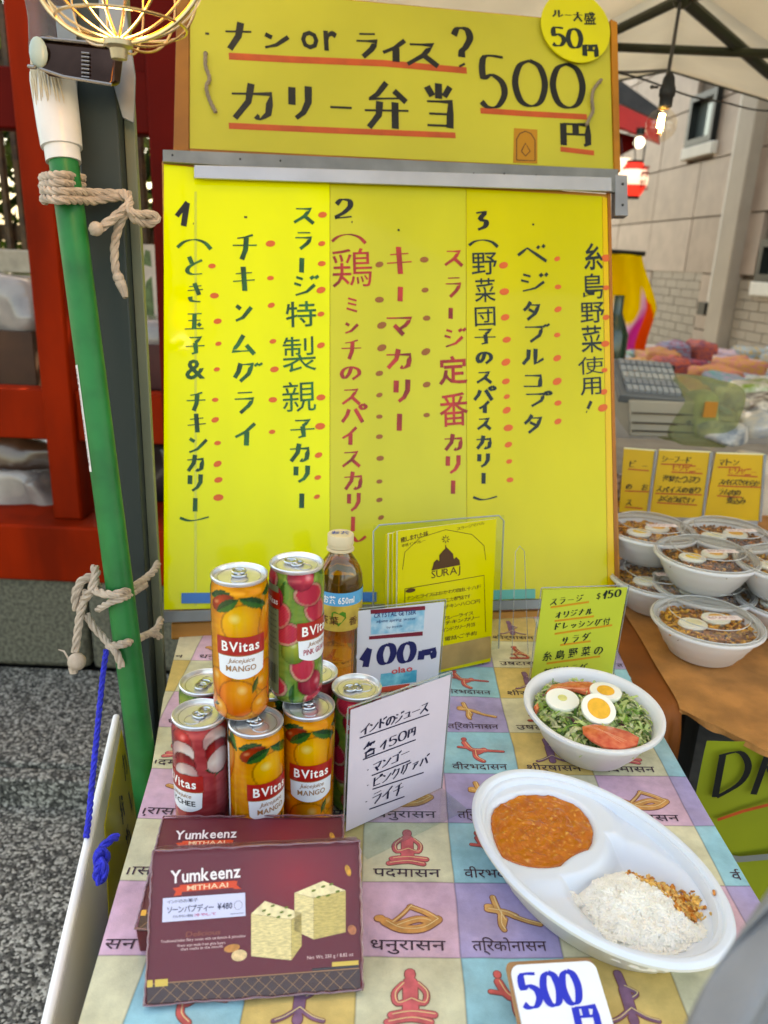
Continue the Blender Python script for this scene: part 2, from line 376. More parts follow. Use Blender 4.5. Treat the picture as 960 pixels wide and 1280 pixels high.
def poly_px(mb, fr, pts, h0, h1): mb.slab(fr, [fr.px(*p) for p in pts], h0, h1)
def rope(mb, path, r, twist=None, k=8):
    p = [Vector(q) for q in catmull([tuple(a) for a in path], 6)]
    # resample
    d = [0.]
    for i in range(1, len(p)): d.append(d[-1]+(p[i]-p[i-1]).length)
    step = r*.55; n = max(4, int(d[-1]/step)); q = []; j = 0
    for i in range(n+1):
        s = d[-1]*i/n
        while j < len(d)-2 and d[j+1] < s: j += 1
        q.append(p[j].lerp(p[j+1], (s-d[j])/max(1e-9, d[j+1]-d[j])))
    t = (q[1]-q[0]).normalized(); a = t.cross(Vector((.3, .2, .9))).normalized(); st = [[], [], []]
    for i in range(n+1):
        t = (q[min(i+1, n)]-q[max(i-1, 0)]).normalized(); a = (a-t*a.dot(t)).normalized(); b = t.cross(a)
        for s in range(3):
            th = d[-1]*i/n/(r*1.15)+s*2*pi/3; st[s].append(q[i]+(a*cos(th)+b*sin(th))*r*.5)
    for s in range(3): mb.tube(st[s], r*.56, 6)

# ================================================================== SETTING
G = -0.74
aggregate = bpy.data.materials.new('aggregate'); aggregate.use_nodes = True
def build_agg():
    N = aggregate.node_tree.nodes; L = aggregate.node_tree.links; b = N['Principled BSDF']; b.inputs['Roughness'].default_value = .75
    tc = N.new('ShaderNodeTexCoord'); v = N.new('ShaderNodeTexVoronoi'); v.inputs['Scale'].default_value = 170; L.new(tc.outputs['Object'], v.inputs['Vector'])
    sp = N.new('ShaderNodeSeparateColor'); L.new(v.outputs['Color'], sp.inputs[0])
    r = N.new('ShaderNodeValToRGB'); r.color_ramp.elements[0].color = (.014, .014, .011, 1); r.color_ramp.elements[1].color = (.50, .49, .43, 1)
    r.color_ramp.elements[0].position = .12; e = r.color_ramp.elements.new(.55); e.color = (.10, .098, .085, 1); L.new(sp.outputs[0], r.inputs[0])
    n = N.new('ShaderNodeTexNoise'); n.inputs['Scale'].default_value = 3.5; L.new(tc.outputs['Object'], n.inputs['Vector'])
    m = N.new('ShaderNodeMix'); m.data_type = 'RGBA'; m.blend_type = 'MULTIPLY'; m.inputs[0].default_value = 1
    mr = N.new('ShaderNodeMapRange'); mr.inputs[3].default_value = .7; mr.inputs[4].default_value = 1.2; L.new(n.outputs[0], mr.inputs[0])
    L.new(r.outputs[0], m.inputs[6]); L.new(mr.outputs[0], m.inputs[7]); L.new(m.outputs[2], b.inputs['Base Color'])
    bp = N.new('ShaderNodeBump'); bp.inputs['Distance'].default_value = .003; bp.inputs['Strength'].default_value = .8; bp.invert = True
    L.new(v.outputs['Distance'], bp.inputs['Height']); L.new(bp.outputs[0], b.inputs['Normal'])
build_agg()
granite = mat('granite', (92, 90, 76), .8, amt=.45, scale=90, bump=.4, bscale=120)
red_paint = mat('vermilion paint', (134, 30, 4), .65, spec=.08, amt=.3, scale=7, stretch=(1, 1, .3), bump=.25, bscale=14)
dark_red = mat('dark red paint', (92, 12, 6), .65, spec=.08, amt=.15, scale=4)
asphalt = mat('asphalt', (86, 84, 80), .85, amt=.2, scale=20, bump=.4, bscale=150)

m = MB(); m.box((-60, -20, G-.3), (80, 90, G-.10)); structure('ground', m, asphalt)
# stone terrace: an upper tread, a step down at its front edge, lower paving towards the viewer
m = MB(); m.box((-6, -2.5, G-.0996), (.3, 1.62, G-.093)); structure('lower_pavement', m, aggregate)
m = MB(); m.box((-6, 1.66, G-.0996), (.6, 2.13, G)); m.box((-6, 1.61, G-.0996), (.6, 1.6595, G-.012)); structure('stone_step', m, aggregate, bevel=.006)
YB = 2.13; ztop = PY(20, 722, YB).z
rnd = random.Random(3)
plinth = thing('stone_plinth', 'speckled grey granite kerb running below the red gate', 'stone plinth', (-1, YB, G))
x = -3.2
for wd in (1.25, 1.05, 1.3):
    m = MB(); m.box((x+.004, YB, G+.0), (x+wd-.004, YB+.5, ztop)); obj('stone', m, granite, plinth, bevel=.02); x += wd
m = MB(); m.box((-6, YB+.5, G-.09), (3.0, 9, ztop-.03)); structure('garden_earth', m, mat('earth', (58, 50, 36), .95, amt=.4, scale=12, bump=.6, bscale=40))

# red gate ----------------------------------------------------------
gate = thing('red_gate', 'vermilion painted wooden shrine gate with posts and rails on granite', 'gate', (-.8, 2.2, ztop))
YF = 2.17
def rbox(name, x0, y0, x1, y1, Y, dep, mm=red_paint, bev=.006):
    a = PY(x0, y1, Y); b = PY(x1, y0, Y); mb = MB(); mb.box((a.x, Y, a.z), (b.x, Y+dep, b.z)); return obj(name, mb, mm, gate, bevel=bev)
xg1 = .35
base_top = PY(20, 656, YF-.06).z
m = MB(); m.box((-3.4, YF-.06, ztop), (xg1, YF+.22, base_top)); obj('base_beam', m, red_paint, gate, bevel=.008)
xa0, xa1 = PY(44, 420, YF).x, PY(83, 420, YF).x
m = MB(); m.box((xa0, YF, base_top), (xa1, YF+.12, 1.65)); obj('post', m, red_paint, gate, bevel=.008)
xb0, xb1 = PY(194, 350, YF).x, PY(250, 350, YF).x
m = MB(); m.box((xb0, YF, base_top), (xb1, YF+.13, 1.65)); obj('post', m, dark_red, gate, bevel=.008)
xc0 = xa0-1.05
m = MB(); m.box((xc0-.12, YF, base_top), (xc0, YF+.12, 1.65)); obj('post', m, red_paint, gate, bevel=.008)
zr0, zr1 = PY(20, 548, YF+.02).z, PY(20, 486, YF+.02).z
for a, b in ((xc0, xa0), (xa1, xb0), (xb1, xg1)):
    m = MB(); m.box((a, YF+.02, zr0), (b, YF+.09, zr1)); obj('rail', m, red_paint, gate, bevel=.005)
zt0, zt1 = PY(10, 160, YF+.02).z, PY(10, 82, YF+.02).z
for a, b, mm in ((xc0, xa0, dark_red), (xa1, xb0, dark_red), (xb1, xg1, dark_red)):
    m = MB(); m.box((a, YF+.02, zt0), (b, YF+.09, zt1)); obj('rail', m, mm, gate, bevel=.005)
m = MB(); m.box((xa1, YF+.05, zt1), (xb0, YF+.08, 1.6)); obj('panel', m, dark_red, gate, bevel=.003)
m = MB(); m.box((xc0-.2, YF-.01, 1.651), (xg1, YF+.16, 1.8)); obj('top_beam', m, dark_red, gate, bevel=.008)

# bamboo fence, garden plants and boxes behind the gate -------------
slatm = mat('old bamboo', (74, 55, 32), .6, amt=.5, scale=30, bump=.3)
bf = thing('bamboo_fence', 'dark weathered bamboo fence standing behind the red gate', 'fence', (-.8, 2.75, ztop))
zf0 = PY(160, 318, 2.75).z; zf1 = 1.25
x = -2.4; i = 0
while x < .2:
    m = MB(); r = .011+.004*rnd.random(); xx = x+rnd.uniform(-.004, .004)
    m.tube([(xx, 2.75, zf0), (xx+rnd.uniform(-.006, .006), 2.75+rnd.uniform(-.01, .01), (zf0+zf1)/2), (xx, 2.75, zf1-rnd.random()*.05)], r, 7); obj('slat', m, slatm, bf)
    x += .052 if x < -1.15 or x > -.9 else .034
m = MB(); m.box((-2.5, 2.765, zf1-.2), (.25, 2.79, zf1-.14)); obj('rail', m, slatm, bf)
m = MB(); m.box((-2.5, 2.765, zf0+.03), (.25, 2.79, zf0+.08)); obj('rail', m, slatm, bf)
m = MB(); m.box((-2.6, 2.68, zf0-.075), (.3, 2.84, zf0)); solo('stone_ledge', m, mat('pale stone', (178, 170, 150), .8, amt=.2, scale=20), 'pale stone ledge under the bamboo fence behind the red gate', 'ledge', bevel=.006)
leafm = [mat('leaf%d' % i, c, .45, amt=.3, scale=6, translucent=.35) for i, c in enumerate([(72, 96, 30), (120, 142, 50), (40, 62, 26)])]
def leaves(mb, c, rad, n, size, rn):
    for _ in range(n):
        while True:
            q = Vector((rn.uniform(-1, 1), rn.uniform(-1, 1), rn.uniform(-1, 1)))
            if .2 < q.length < 1 and noise.noise(q*2.3+Vector(c)) > -.18: break
        p = Vector(c)+Vector((q.x*rad[0], q.y*rad[1], q.z*rad[2]))
        d = Vector((rn.gauss(0, 1), rn.gauss(0, 1), rn.gauss(-.4, .7))).normalized(); s = d.cross(Vector((rn.gauss(0,1), rn.gauss(0,1), rn.gauss(0,1)))).normalized()
        l = size*rn.uniform(.6, 1.4); mb.add([p, p+d*l*.5+s*l*.16, p+d*l, p+d*l*.5-s*l*.16], [(0, 1, 2, 3)])
def tree(x, y, z0, h, cr, n, lab, mi, kind='tree', size=.13):
    rn = random.Random(int(x*100+y)); t = thing('garden_'+kind, lab, kind, (x, y, z0), group='trees and shrubs behind the gate')
    m = MB(); m.tube([(x, y, z0), (x+.05, y, z0+h*.3), (x-.03, y+.04, z0+h*.7)], [.06*h/3, .045*h/3, .02*h/3], 8)
    for k in range(6):
        a = rn.random()*6.28; b0 = z0+h*(.35+.06*k); m.tube([(x, y, b0), (x+cos(a)*cr*.4, y+sin(a)*cr*.4, b0+.2*h), (x+cos(a)*cr*.8, y+sin(a)*cr*.8, b0+.3*h)], [.02*h/3, .014*h/3, .005], 6)
    obj('trunk', m, mat('bark', (70, 58, 44), .9, amt=.4, scale=30, bump=.6), t)
    for k in range(2):
        m = MB(); leaves(m, (x, y, z0+h*.66), (cr, cr, h*.42), n//2, size, rn); obj('crown', m, leafm[(mi+k) % 3], t, smooth=False)
tree(-2.3, 3.4, ztop, 2.4, .8, 2400, 'bright yellow green shrub seen through the slats beside the red post', 0, 'shrub')
tree(-1.2, 3.6, ztop, 2.6, .8, 2400, 'leafy green shrub behind the bamboo between the two red posts', 1, 'shrub')
tree(-3.4, 5.2, ztop, 5.0, 1.7, 3600, 'tall dark evergreen tree far behind the left of the gate', 2, size=.2)
tree(-.9, 5.6, ztop, 5.4, 1.9, 3600, 'broad garden tree rising behind the middle of the gate', 1, size=.2)
tree(.1, 6.9, ztop, 4.6, 1.1, 2400, 'garden tree standing behind the yellow menu board', 2, size=.2)
m = MB(); rn = random.Random(9); leaves(m, (-1.9, 2.62, zf0-.17), (.6, .06, .07), 300, .1, rn); solo('creeping_plant', m, leafm[2], 'dark blades of plant under the pale ledge by the grey sheet', 'plant', smooth=False)

def pxbox(name, x0, y0, x1, y1, Y, dep, mm, label, cat, bev=.003, **k):
    a = PY(x0, y1, Y); b = PY(x1, y0, Y); mb = MB(); mb.box((a.x, Y, a.z), (b.x, Y+dep, b.z)); return solo(name, mb, mm, label, cat, bevel=bev, **k)
# grey plastic-covered crate and brown box on the left, resting one on the other on the rail level
cardb = mat('dark cardboard', (70, 42, 22), .7, amt=.25, scale=8)
wrapm = mat('crumpled plastic', (150, 142, 136), .22, amt=.35, scale=6, bump=1., bscale=9, coat=.6)
zshelf = PY(10, 486, 2.33).z
m = MB(); m.box((-2.6, 2.30, zshelf-.03), (.2, 2.62, zshelf)); solo('storage_shelf', m, mat('shelf wood', (84, 40, 24), .7, amt=.2), 'dark reddish shelf board behind the middle rail of the gate', 'shelf')
pxbox('brown_box', -60, 415, 40, 485, 2.34, .26, cardb, 'dark brown box on the shelf left of the red post', 'box')
def crumple(name, x0, y0, x1, y1, Y, dep, mm, label, cat, amp=.02, seed=0, fr=9):
    a = PY(x0, y1, Y); b = PY(x1, y0, Y); cx, cz = (a.x+b.x)/2, (a.z+b.z)/2; sx, sz = (b.x-a.x)/2, (b.z-a.z)/2
    def fn(u, v):
        th = 2*pi*u; ph = pi*(v-.5); e = .45
        c = lambda t: math.copysign(abs(cos(t))**e, cos(t)); s = lambda t: math.copysign(abs(sin(t))**e, sin(t))
        p = Vector((c(ph)*c(th)*sx, c(ph)*s(th)*dep/2, s(ph)*sz)); q = p*fr+Vector((seed, 0, 0))
        p += Vector((noise.noise(q), noise.noise(q+Vector((5, 3, 1))), noise.noise(q+Vector((1, 8, 2)))))*amp*2
        return (cx+p.x, Y+dep/2+p.y, max(cz+p.z, a.z))
    mb = MB(); mb.grid(fn, 48, 26, closeu=True); return solo(name, mb, mm, label, cat)
crumple('wrapped_crate', -60, 345, 36, 418, 2.34, .24, wrapm, 'grey plastic wrapped crate on top of the brown box', 'wrapped crate', .015, 3)
crumple('wrapped_parcel', -80, 552, 64, 640, 2.42, .2, mat('brown parcel', (92, 62, 44), .3, amt=.3, scale=5, bump=.8, bscale=8, coat=.8), 'brown parcel in shiny crumpled plastic under the middle rail', 'parcel', .018, 7)
crumple('plastic_sheet', -90, 600, 66, 640, 2.30, .1, wrapm, 'crumpled clear grey plastic sheet lying before the brown parcel', 'plastic sheet', .02, 11, 14)
crumple('dark_bag', 168, 556, 216, 640, 2.4, .2, mat('dark plastic', (44, 36, 38), .3, amt=.3, coat=.5), 'dark plastic bag low between grey pole and menu board', 'bag', .015, 5)
crumple('folded_tarpaulin', 150, 400, 214, 432, 2.36, .2, wrapm, 'shiny folded plastic on the shelf beside the menu board', 'tarpaulin', .012, 15)
pxbox('dark_crate', 150, 432, 214, 486, 2.36, .22, mat('dark red crate', (74, 22, 18), .5, amt=.2), 'dark red crate on the shelf between grey pole and board', 'crate')
# posters pinned behind
pf = Frame(PY(152, 402, 2.6), (1, 0, 0), (0, 0, 1))
pb = thing('flyer', 'pale flyer with yellow block and green leaf print between the poles', 'flyer', tuple(pf.o))
m = MB(); poly_px(m, pf, [(152, 402), (200, 402), (196, 306), (150, 304)], 0, .002); obj('sheet', m, mat('flyer paper', (214, 206, 190), .5, amt=.08, scale=20), pb)
m = MB(); poly_px(m, pf, [(162, 372), (178, 372), (176, 340), (162, 338)], .0022, .003); poly_px(m, pf, [(150, 330), (162, 330), (162, 308), (150, 308)], .0022, .003); obj('yellow_block', m, mat('print yellow', (222, 190, 20), .5), pb)
m = MB(); poly_px(m, pf, [(182, 396), (193, 394), (190, 345), (183, 352), (179, 375)], .0022, .003); poly_px(m, pf, [(178, 330), (190, 334), (188, 314), (182, 312)], .0022, .003); obj('leaf_print', m, mat('print green', (96, 122, 76), .5, amt=.3, scale=60), pb)
m = MB()
for ch, x, y in (('元', 168, 345), ('気', 171, 362)): a = pf.px(x, y); glyph_c(m, pf, ch, a[0], a[1], .024, .03, .02, .0035)
obj('lettering', m, mat('ink black', (18, 18, 18), .5), pb)

# ------------------------------------------------------------------ tiled building on the right
bd = ray(392, 286); bd.z = 0; bd.normalize()
B0 = PD(770, 300, 8.2)
bf_ = Frame(B0, bd*-1, (0, 0, 1))                 # u runs towards the viewer, n out of the wall
if bf_.n.x > 0: bf_ = Frame(B0, bd, (0, 0, 1))
usgn = 1 if bf_.px(960, 300)[0] > 0 else -1
stonem = [mat('facade stone%d' % i, c, .45, amt=.1, scale=6, bump=.1) for i, c in enumerate([(174, 150, 130), (166, 142, 122), (182, 158, 138)])]
palest = mat('pale facade', (166, 150, 130), .5, amt=.06, scale=5)
fb = thing('tiled_building', 'beige stone tiled building facade behind the market stalls', 'building', tuple(B0))
m = MB(); u9 = bf_.px(960, 300)[0]; ulo, uhi = sorted((-usgn*3.0, u9+usgn*4.5)); g0 = G-.1-B0.z
m.rect(bf_, ulo, g0, uhi, 9.0-B0.z, -2.5, -.04); obj('wall', m, mat('joint mortar', (120, 106, 92), .8), fb)
win = [bf_.px(862, 180), bf_.px(905, 112)]
wu0, wu1 = sorted((win[0][0], win[1][0])); wv0, wv1 = sorted((bf_.px(866, 184)[1], bf_.px(890, 114)[1]))
w2u = sorted((bf_.px(952, 340)[0], bf_.px(985, 340)[0])); w2v = (bf_.px(955, 352)[1], bf_.px(955, 300)[1])
pil = sorted((bf_.px(912, 300)[0], bf_.px(932, 300)[0]))
pw = abs(bf_.px(866, 271)[0]-bf_.px(816, 271)[0]); phh = abs(bf_.px(840, 237)[1]-bf_.px(840, 271)[1])*1.9
joint = .012
br_v = (g0, bf_.px(840, 340)[1])
v = br_v[1]-phh*math.ceil((br_v[1]-g0)/phh)
rows = []
while v < 8.2-B0.z: rows.append(v); v += phh
br_u = sorted((bf_.px(806, 400)[0], bf_.px(868, 400)[0])); br2_v = br_v
u = bf_.px(816, 271)[0]-pw*math.ceil((bf_.px(816, 271)[0]-ulo)/pw)
cols = []
while u < uhi: cols.append(u); u += pw
def hit(u0, u1, v0, v1, a, b, c, d): return u0 < b-.02 and u1 > a+.02 and v0 < d-.02 and v1 > c+.02
def cut(u0, u1, a, b):
    if a >= u0 and b <= u1: return [(u0, a), (b, u1)]
    if a <= u0 and b >= u1: return []
    if a > u0: return [(u0, min(a, u1))]
    return [(max(b, u0), u1)]
for v in rows:
    for u in cols:
        segs = [(u+joint/2, u+pw-joint/2)]
        for (a, b, c, d) in ((wu0, wu1, wv0, wv1), (w2u[0]-.1, uhi, w2v[0]-.15, w2v[1]), (pil[0], pil[1], -99, 99), (br_u[0], br_u[1], *br_v), (pil[1], uhi, *br2_v)):
            ns = []
            for s_ in segs:
                if hit(s_[0], s_[1], v, v+phh, a, b, c, d): ns += cut(s_[0], s_[1], a, b)
                else: ns.append(s_)
            segs = ns
        for a, b in segs:
            if b-a < .05: continue
            m = MB(); m.rect(bf_, a, v+joint/2, b, v+phh-joint/2, -.045, rnd.uniform(-.002, .002)); obj('panel', m, rnd.choice(stonem), fb, smooth=False)
m = MB(); m.rect(bf_, pil[0], g0, pil[1], 7-B0.z, -.04, .09); obj('pilaster', m, palest, fb, bevel=.01)
def bricks(u0, u1, v0, v1):
    mb = MB(); v = v0; r = 0
    while v < v1-.05:
        u = u0-(r % 2)*.11
        while u < u1:
            a, b = max(u, u0), min(u+.21, u1)
            if b-a > .03: mb.rect(bf_, a, v, b, v+.067, -.04, -.006+.5*rnd.uniform(-.003, .004))
            u += .22
        v += .072; r += 1
    return mb
obj('brick', bricks(br_u[0], br_u[1], br_v[1]-1.5, br_v[1]), palest, fb, smooth=False, kind='stuff')
obj('brick', bricks(pil[1]+.01, uhi-2.6, br2_v[1]-1.9, br2_v[1]), palest, fb, smooth=False, kind='stuff')
darkm = mat('dark metal', (38, 40, 38), .35, metal=.4); glassm = mat('window glass', (120, 132, 130), .06, metal=.3, amt=.3, scale=1.2, spec=1.)
for (a, b, c, d) in ((wu0, wu1, wv0, wv1), (w2u[0], w2u[1]+1, w2v[0], w2v[1])):
    t = .05
    m = MB(); m.rect(bf_, a, c, a+t, d, -.06, .05); m.rect(bf_, b-t, c, b, d, -.06, .05); m.rect(bf_, a+t, d-t, b-t, d, -.06, .05); m.rect(bf_, a+t, c, b-t, c+t, -.06, .05)
    wo = obj('window', m, darkm, fb, smooth=False)
    m = MB(); m.rect(bf_, a+t, c+t, b-t, d-t, -.03, -.02); obj('pane', m, glassm, wo, smooth=False)
    m = MB(); m.rect(bf_, a-.04, c-.10, b+.04, c-.002, -.039, .05); obj('sill', m, mat('white stone', (226, 220, 204), .6, amt=.05), wo, bevel=.01)
# drain fixing
q = bf_.px(886, 386); m = MB(); m.rect(bf_, q[0]-.06, q[1]-.05, q[0]+.06, q[1]+.05, 0, .07); obj('wall_fitting', m, darkm, fb)
m = MB(); a = bf_.px(888, 382); b = bf_.px(936, 120); m.rect(bf_, a[0]-.012, a[1], a[0]+.012, b[1]+2, .004, .03); obj('conduit', m, mat('white pipe', (224, 216, 200), .5), fb)

# shrine eave with lanterns -----------------------------------------
def pd(x, y, Z): return PD(x, y, Z)
ev = thing('shrine_roof', 'red painted eave with dark tiled roof corner behind the lamps', 'roof', tuple(pd(740, 160, 5.5)))
m = MB()
def plank(mb, pts, dep):
    n = len(pts); P = [Vector(p) for p in pts]; Q = [p+Vector(dep) for p in P]
    mb.add(P+Q, [tuple(range(n)), tuple(range(2*n-1, n-1, -1))]+[(i, n+i, n+(i+1)%n, (i+1)%n) for i in range(n)])
plank(m, [pd(640, 30, 5.6), pd(778, 102, 5.4), pd(828, 138, 5.3), pd(822, 150, 5.3), pd(778, 130, 5.4), pd(640, 90, 5.6)], (.1, .9, .15)); obj('roof', m, mat('roof tile', (58, 54, 50), .6, amt=.3, scale=9), ev)
m = MB(); plank(m, [pd(640, 92, 5.58), pd(778, 132, 5.38), pd(822, 152, 5.28), pd(823, 178, 5.28), pd(778, 160, 5.38), pd(640, 130, 5.58)], (.05, .12, .0)); obj('fascia', m, mat('bright vermilion', (206, 34, 12), .45, amt=.1), ev)
m = MB(); plank(m, [pd(640, 132, 5.75), pd(800, 172, 5.55), pd(797, 184, 5.55), pd(772, 196, 5.55), pd(640, 190, 5.75)], (.0, .5, .0)); obj('soffit', m, dark_red, ev)
def lathe_v(mb, prof, c, n=24): mb.lathe(prof, n, (c.x, c.y, c.z))
lc = pd(791, 225, 5.0); ln = thing('paper_lantern', 'glowing white and red paper lantern hanging under the red eave', 'lantern', tuple(lc))
R_ = .095
prof = []
for i in range(25):
    t = i/24; prof.append((R_*(.55+.45*sin(pi*t))*(1+.02*(i % 2)), -R_*1.05+2.1*R_*t))
def lcol(i): return None
m = MB(); lathe_v(m, prof[8:20], lc); obj('shade', m, mat('lit paper', (255, 236, 224), .7, emis=.22, ecol=(255, 225, 205)), ln)
m = MB(); lathe_v(m, prof[:9], lc); lathe_v(m, prof[19:], lc); obj('lower_shade', m, mat('lit red paper', (210, 20, 20), .7, emis=.25, ecol=(240, 60, 50)), ln)
for z0_, z1_ in ((-1.2, -1.04), (1.06, 1.2)): m = MB(); lathe_v(m, [(R_*.56, R_*z0_), (R_*.58, R_*z1_)], lc); obj('rim', m, darkm, ln)
m = MB(); m.tube([lc+Vector((0, 0, R_*1.2)), pd(793, 170, 5.0)], .004, 5); m.tube([lc+Vector((.05, 0, R_*1.2)), lc+Vector((.05, 0, R_*2.2))], .006, 5); obj('hanger', m, darkm, ln)
m = MB(); lf = Frame(lc+Vector((.045, -R_*.99, 0)), (1, .25, 0), (0, 0, 1))
for i, ch in enumerate('祭礼'): glyph_c(m, lf, ch, 0, .045-i*.08, .07, .07, .02, .002)
obj('lettering', m, mat('lantern ink', (170, 40, 40), .6), ln)
lc2 = pd(776, 218, 5.3); ln = thing('paper_lantern', 'second white lantern half hidden by the board edge beside the first', 'lantern', tuple(lc2))
m = MB(); lathe_v(m, [(r, z) for r, z in prof], lc2); obj('shade', m, mat('lit paper', (255, 236, 224)), ln)
m = MB(); m.tube([lc2+Vector((0, 0, R_)), pd(776, 172, 5.3)], .004, 5); obj('hanger', m, darkm, ln)
lb = pd(799, 178, 5.1); sp_ = thing('eave_lamp', 'small white glowing lamp fixed just below the red eave', 'lamp', tuple(lb))
m = MB(); m.ball(lb, .036, 14, 8); obj('globe', m, mat('white lamp glow', (255, 250, 235), .5, emis=.7), sp_)
m = MB(); lathe_v(m, [(.028, .045), (.03, .085), (.01, .09)], lb, 12); obj('socket', m, darkm, sp_)

# ------------------------------------------------------------------ canopy of the tent
canv = mat('canopy cloth', (238, 232, 216), .8, amt=.06, scale=3, bump=.15, bscale=10, translucent=.65)
ct = thing('tent_canopy', 'beige market tent canopy on a green steel frame overhead', 'canopy', tuple(pd(855, -30, 2.5)))
K = pd(853, -26, 2.45); E1 = pd(560, 142, 3.6); E2 = pd(836, 88, 3.5); E3 = pd(1130, 176, 3.2)
N1 = Vector((-.75, .75, 1.42)); N2 = Vector((3.6, .55, 1.6)); Nm = Vector((1.3, -.15, 1.75))
def tri_sheet(mb, A, B, Cc, n=10, sag=.03, th=.0):
    idx = {}
    for i in range(n+1):
        for j in range(n+1-i):
            a, b = i/n, j/n; c = 1-a-b; p = A*a+B*b+Cc*c; p = p+Vector((0, 0, -sag*27*a*b*c-0.0*noise.noise(p*3)))
            idx[(i, j)] = len(mb.v); mb.v.append(tuple(p))
    for i in range(n):
        for j in range(n-i):
            mb.f.append((idx[(i, j)], idx[(i+1, j)], idx[(i, j+1)]))
            if i+j < n-1: mb.f.append((idx[(i+1, j)], idx[(i+1, j+1)], idx[(i, j+1)]))
m = MB()
for A, B, Cc in ((E1, E2, K), (E2, E3, K), (N1, E1, K), (E3, N2, K), (N2, Nm, K), (Nm, N1, K)): tri_sheet(m, A, B, Cc, 10, .02)
o = obj('fabric', m, canv, ct, angle=25); s_ = o.modifiers.new('thick', 'SOLIDIFY'); s_.thickness = .003
tubem = mat('dark green tube', (58, 64, 48), .4, metal=.3)
def bar(nm, pts, r, par=ct, mm=tubem):
    mb = MB(); mb.tube(pts, r, 8); return obj(nm, mb, mm, par)
K2 = pd(853, -2, 2.4)
bar('strut', [K2, pd(770, 38, 2.75), pd(640, 92, 3.3)], .017); bar('strut', [K2, pd(962, 92, 2.8), pd(1120, 178, 3.1)], .02)
bar('strut', [pd(700, 55, 2.9), pd(772, 59, 2.8), pd(960, 67, 2.6), pd(1100, 72, 2.5)], .015)
bar('strut', [K2, Vector((-.6, .78, 1.37))], .017); bar('strut', [K2, Vector((3.3, .6, 1.55))], .017)
m = MB(); m.ball(K2, .03, 10, 8); obj('hub', m, tubem, ct)
bar('edge_cord', [E1, E2, E3], .007)
# overhead cord and hanging bulb
bulb = thing('hanging_bulb', 'clear globe bulb glowing in a black socket on a wire', 'light bulb', tuple(pd(830, 122, 1.95)))
bl = pd(827, 151, 1.95)
m = MB(); m.tube([pd(850, 4, 2.3), pd(841, 60, 2.1), pd(835, 92, 1.97), pd(832, 104, 1.95)], .005, 6); obj('cable', m, mat('black rubber', (16, 15, 14), .5), bulb)
m = MB(); lathe_v(m, [(.006, .097), (.014, .085), (.016, .07), (.02, .06), (.02, .045), (.0165, .04), (.0165, .02), (.012, .018)], bl+Vector((.004, 0, .012)), 16); m.tube([bl+Vector((-.02, 0, .075)), bl+Vector((-.034, 0, .075))], .003, 6); m.ball(bl+Vector((-.036, 0, .075)), .005, 8, 6); obj('socket', m, mat('black rubber'), bulb)
prof = [(.013, .038), (.014, .03), (.022, .022)]+[(.039*cos(a), .039*sin(a)-.010) for a in [radians(50-i*10) for i in range(15)]]
m = MB(); lathe_v(m, prof, bl, 24); obj('globe', m, clear_mat('clear bulb glass', (255, 250, 242), .02, .84), bulb)
m = MB()
for k in range(4): m.tube([bl+Vector((-.006+.004*k, .003*(k % 2), .016)), bl+Vector((-.009+.004*k, .003*(k % 2), -.016))], .0014, 5)
m.ball(bl, (.006, .006, .013), 8, 8); obj('filament', m, mat('filament glow', (255, 214, 150), .5, emis=24, ecol=(255, 214, 150)), bulb)
m = MB(); lathe_v(m, [(.012, .036), (.0125, .026)], bl, 16); obj('collar', m, mat('brass', (180, 150, 90), .3, metal=1), bulb)
m = MB()
m.tube([Vector(q) for q in catmull([tuple(a) for a in (pd(740, 80, 3.), pd(773, 90, 2.9), pd(835, 88, 2.5))], 5)], .005, 5)
m.tube([Vector(q) for q in catmull([tuple(a) for a in (pd(740, 84, 2.2), pd(800, 98, 2.2), pd(862, 120, 2.4), pd(905, 128, 2.6), pd(965, 139, 2.8), pd(1100, 135, 3))], 5)], .003, 5)
solo('overhead_wire', m, mat('black rubber'), 'thin black wires strung across under the tent past the bulb', 'wire')

# ================================================================== TABLE AND CLOTH
TL0, TL1 = Vector((-.300, 1.0, 0)), Vector((-.203, .405, 0))
def left_x(y): return float(np.interp(y, [.1, .405, .693, .83, 1.0, 1.3], [-.167, -.203, -.237, -.264, -.288, -.31]))
def right_x(y): return .350+.012*math.sin(y*6)*.3
TY0, TY1 = .12, 1.30
tb = thing('stall_table', 'folding stall table under the patterned cloth, dark steel legs', 'table', (0, .7, G))
def tpoly(z, ins=0.): return [(left_x(TY0)+ins, TY0+ins), (right_x(TY0)-ins, TY0+ins), (right_x(TY1)-ins, TY1-ins), (left_x(TY1)+ins, TY1-ins)]
top = Frame((0, 0, 0), (1, 0, 0), (0, 1, 0))
m = MB(); m.slab(top, tpoly(0, .006), -.035, -.0035); obj('tabletop', m, mat('table board', (150, 128, 98), .6), tb, bevel=.003)
for x, y in ((-.13, .2), (.3, .2), (-.25, 1.2), (.3, 1.2)):
    m = MB(); m.tube([(x, y, G-.093 if x < 0 else G-.1), (x, y, -.036)], .013, 8); obj('leg', m, mat('leg steel', (70, 70, 72), .4, metal=.8), tb)
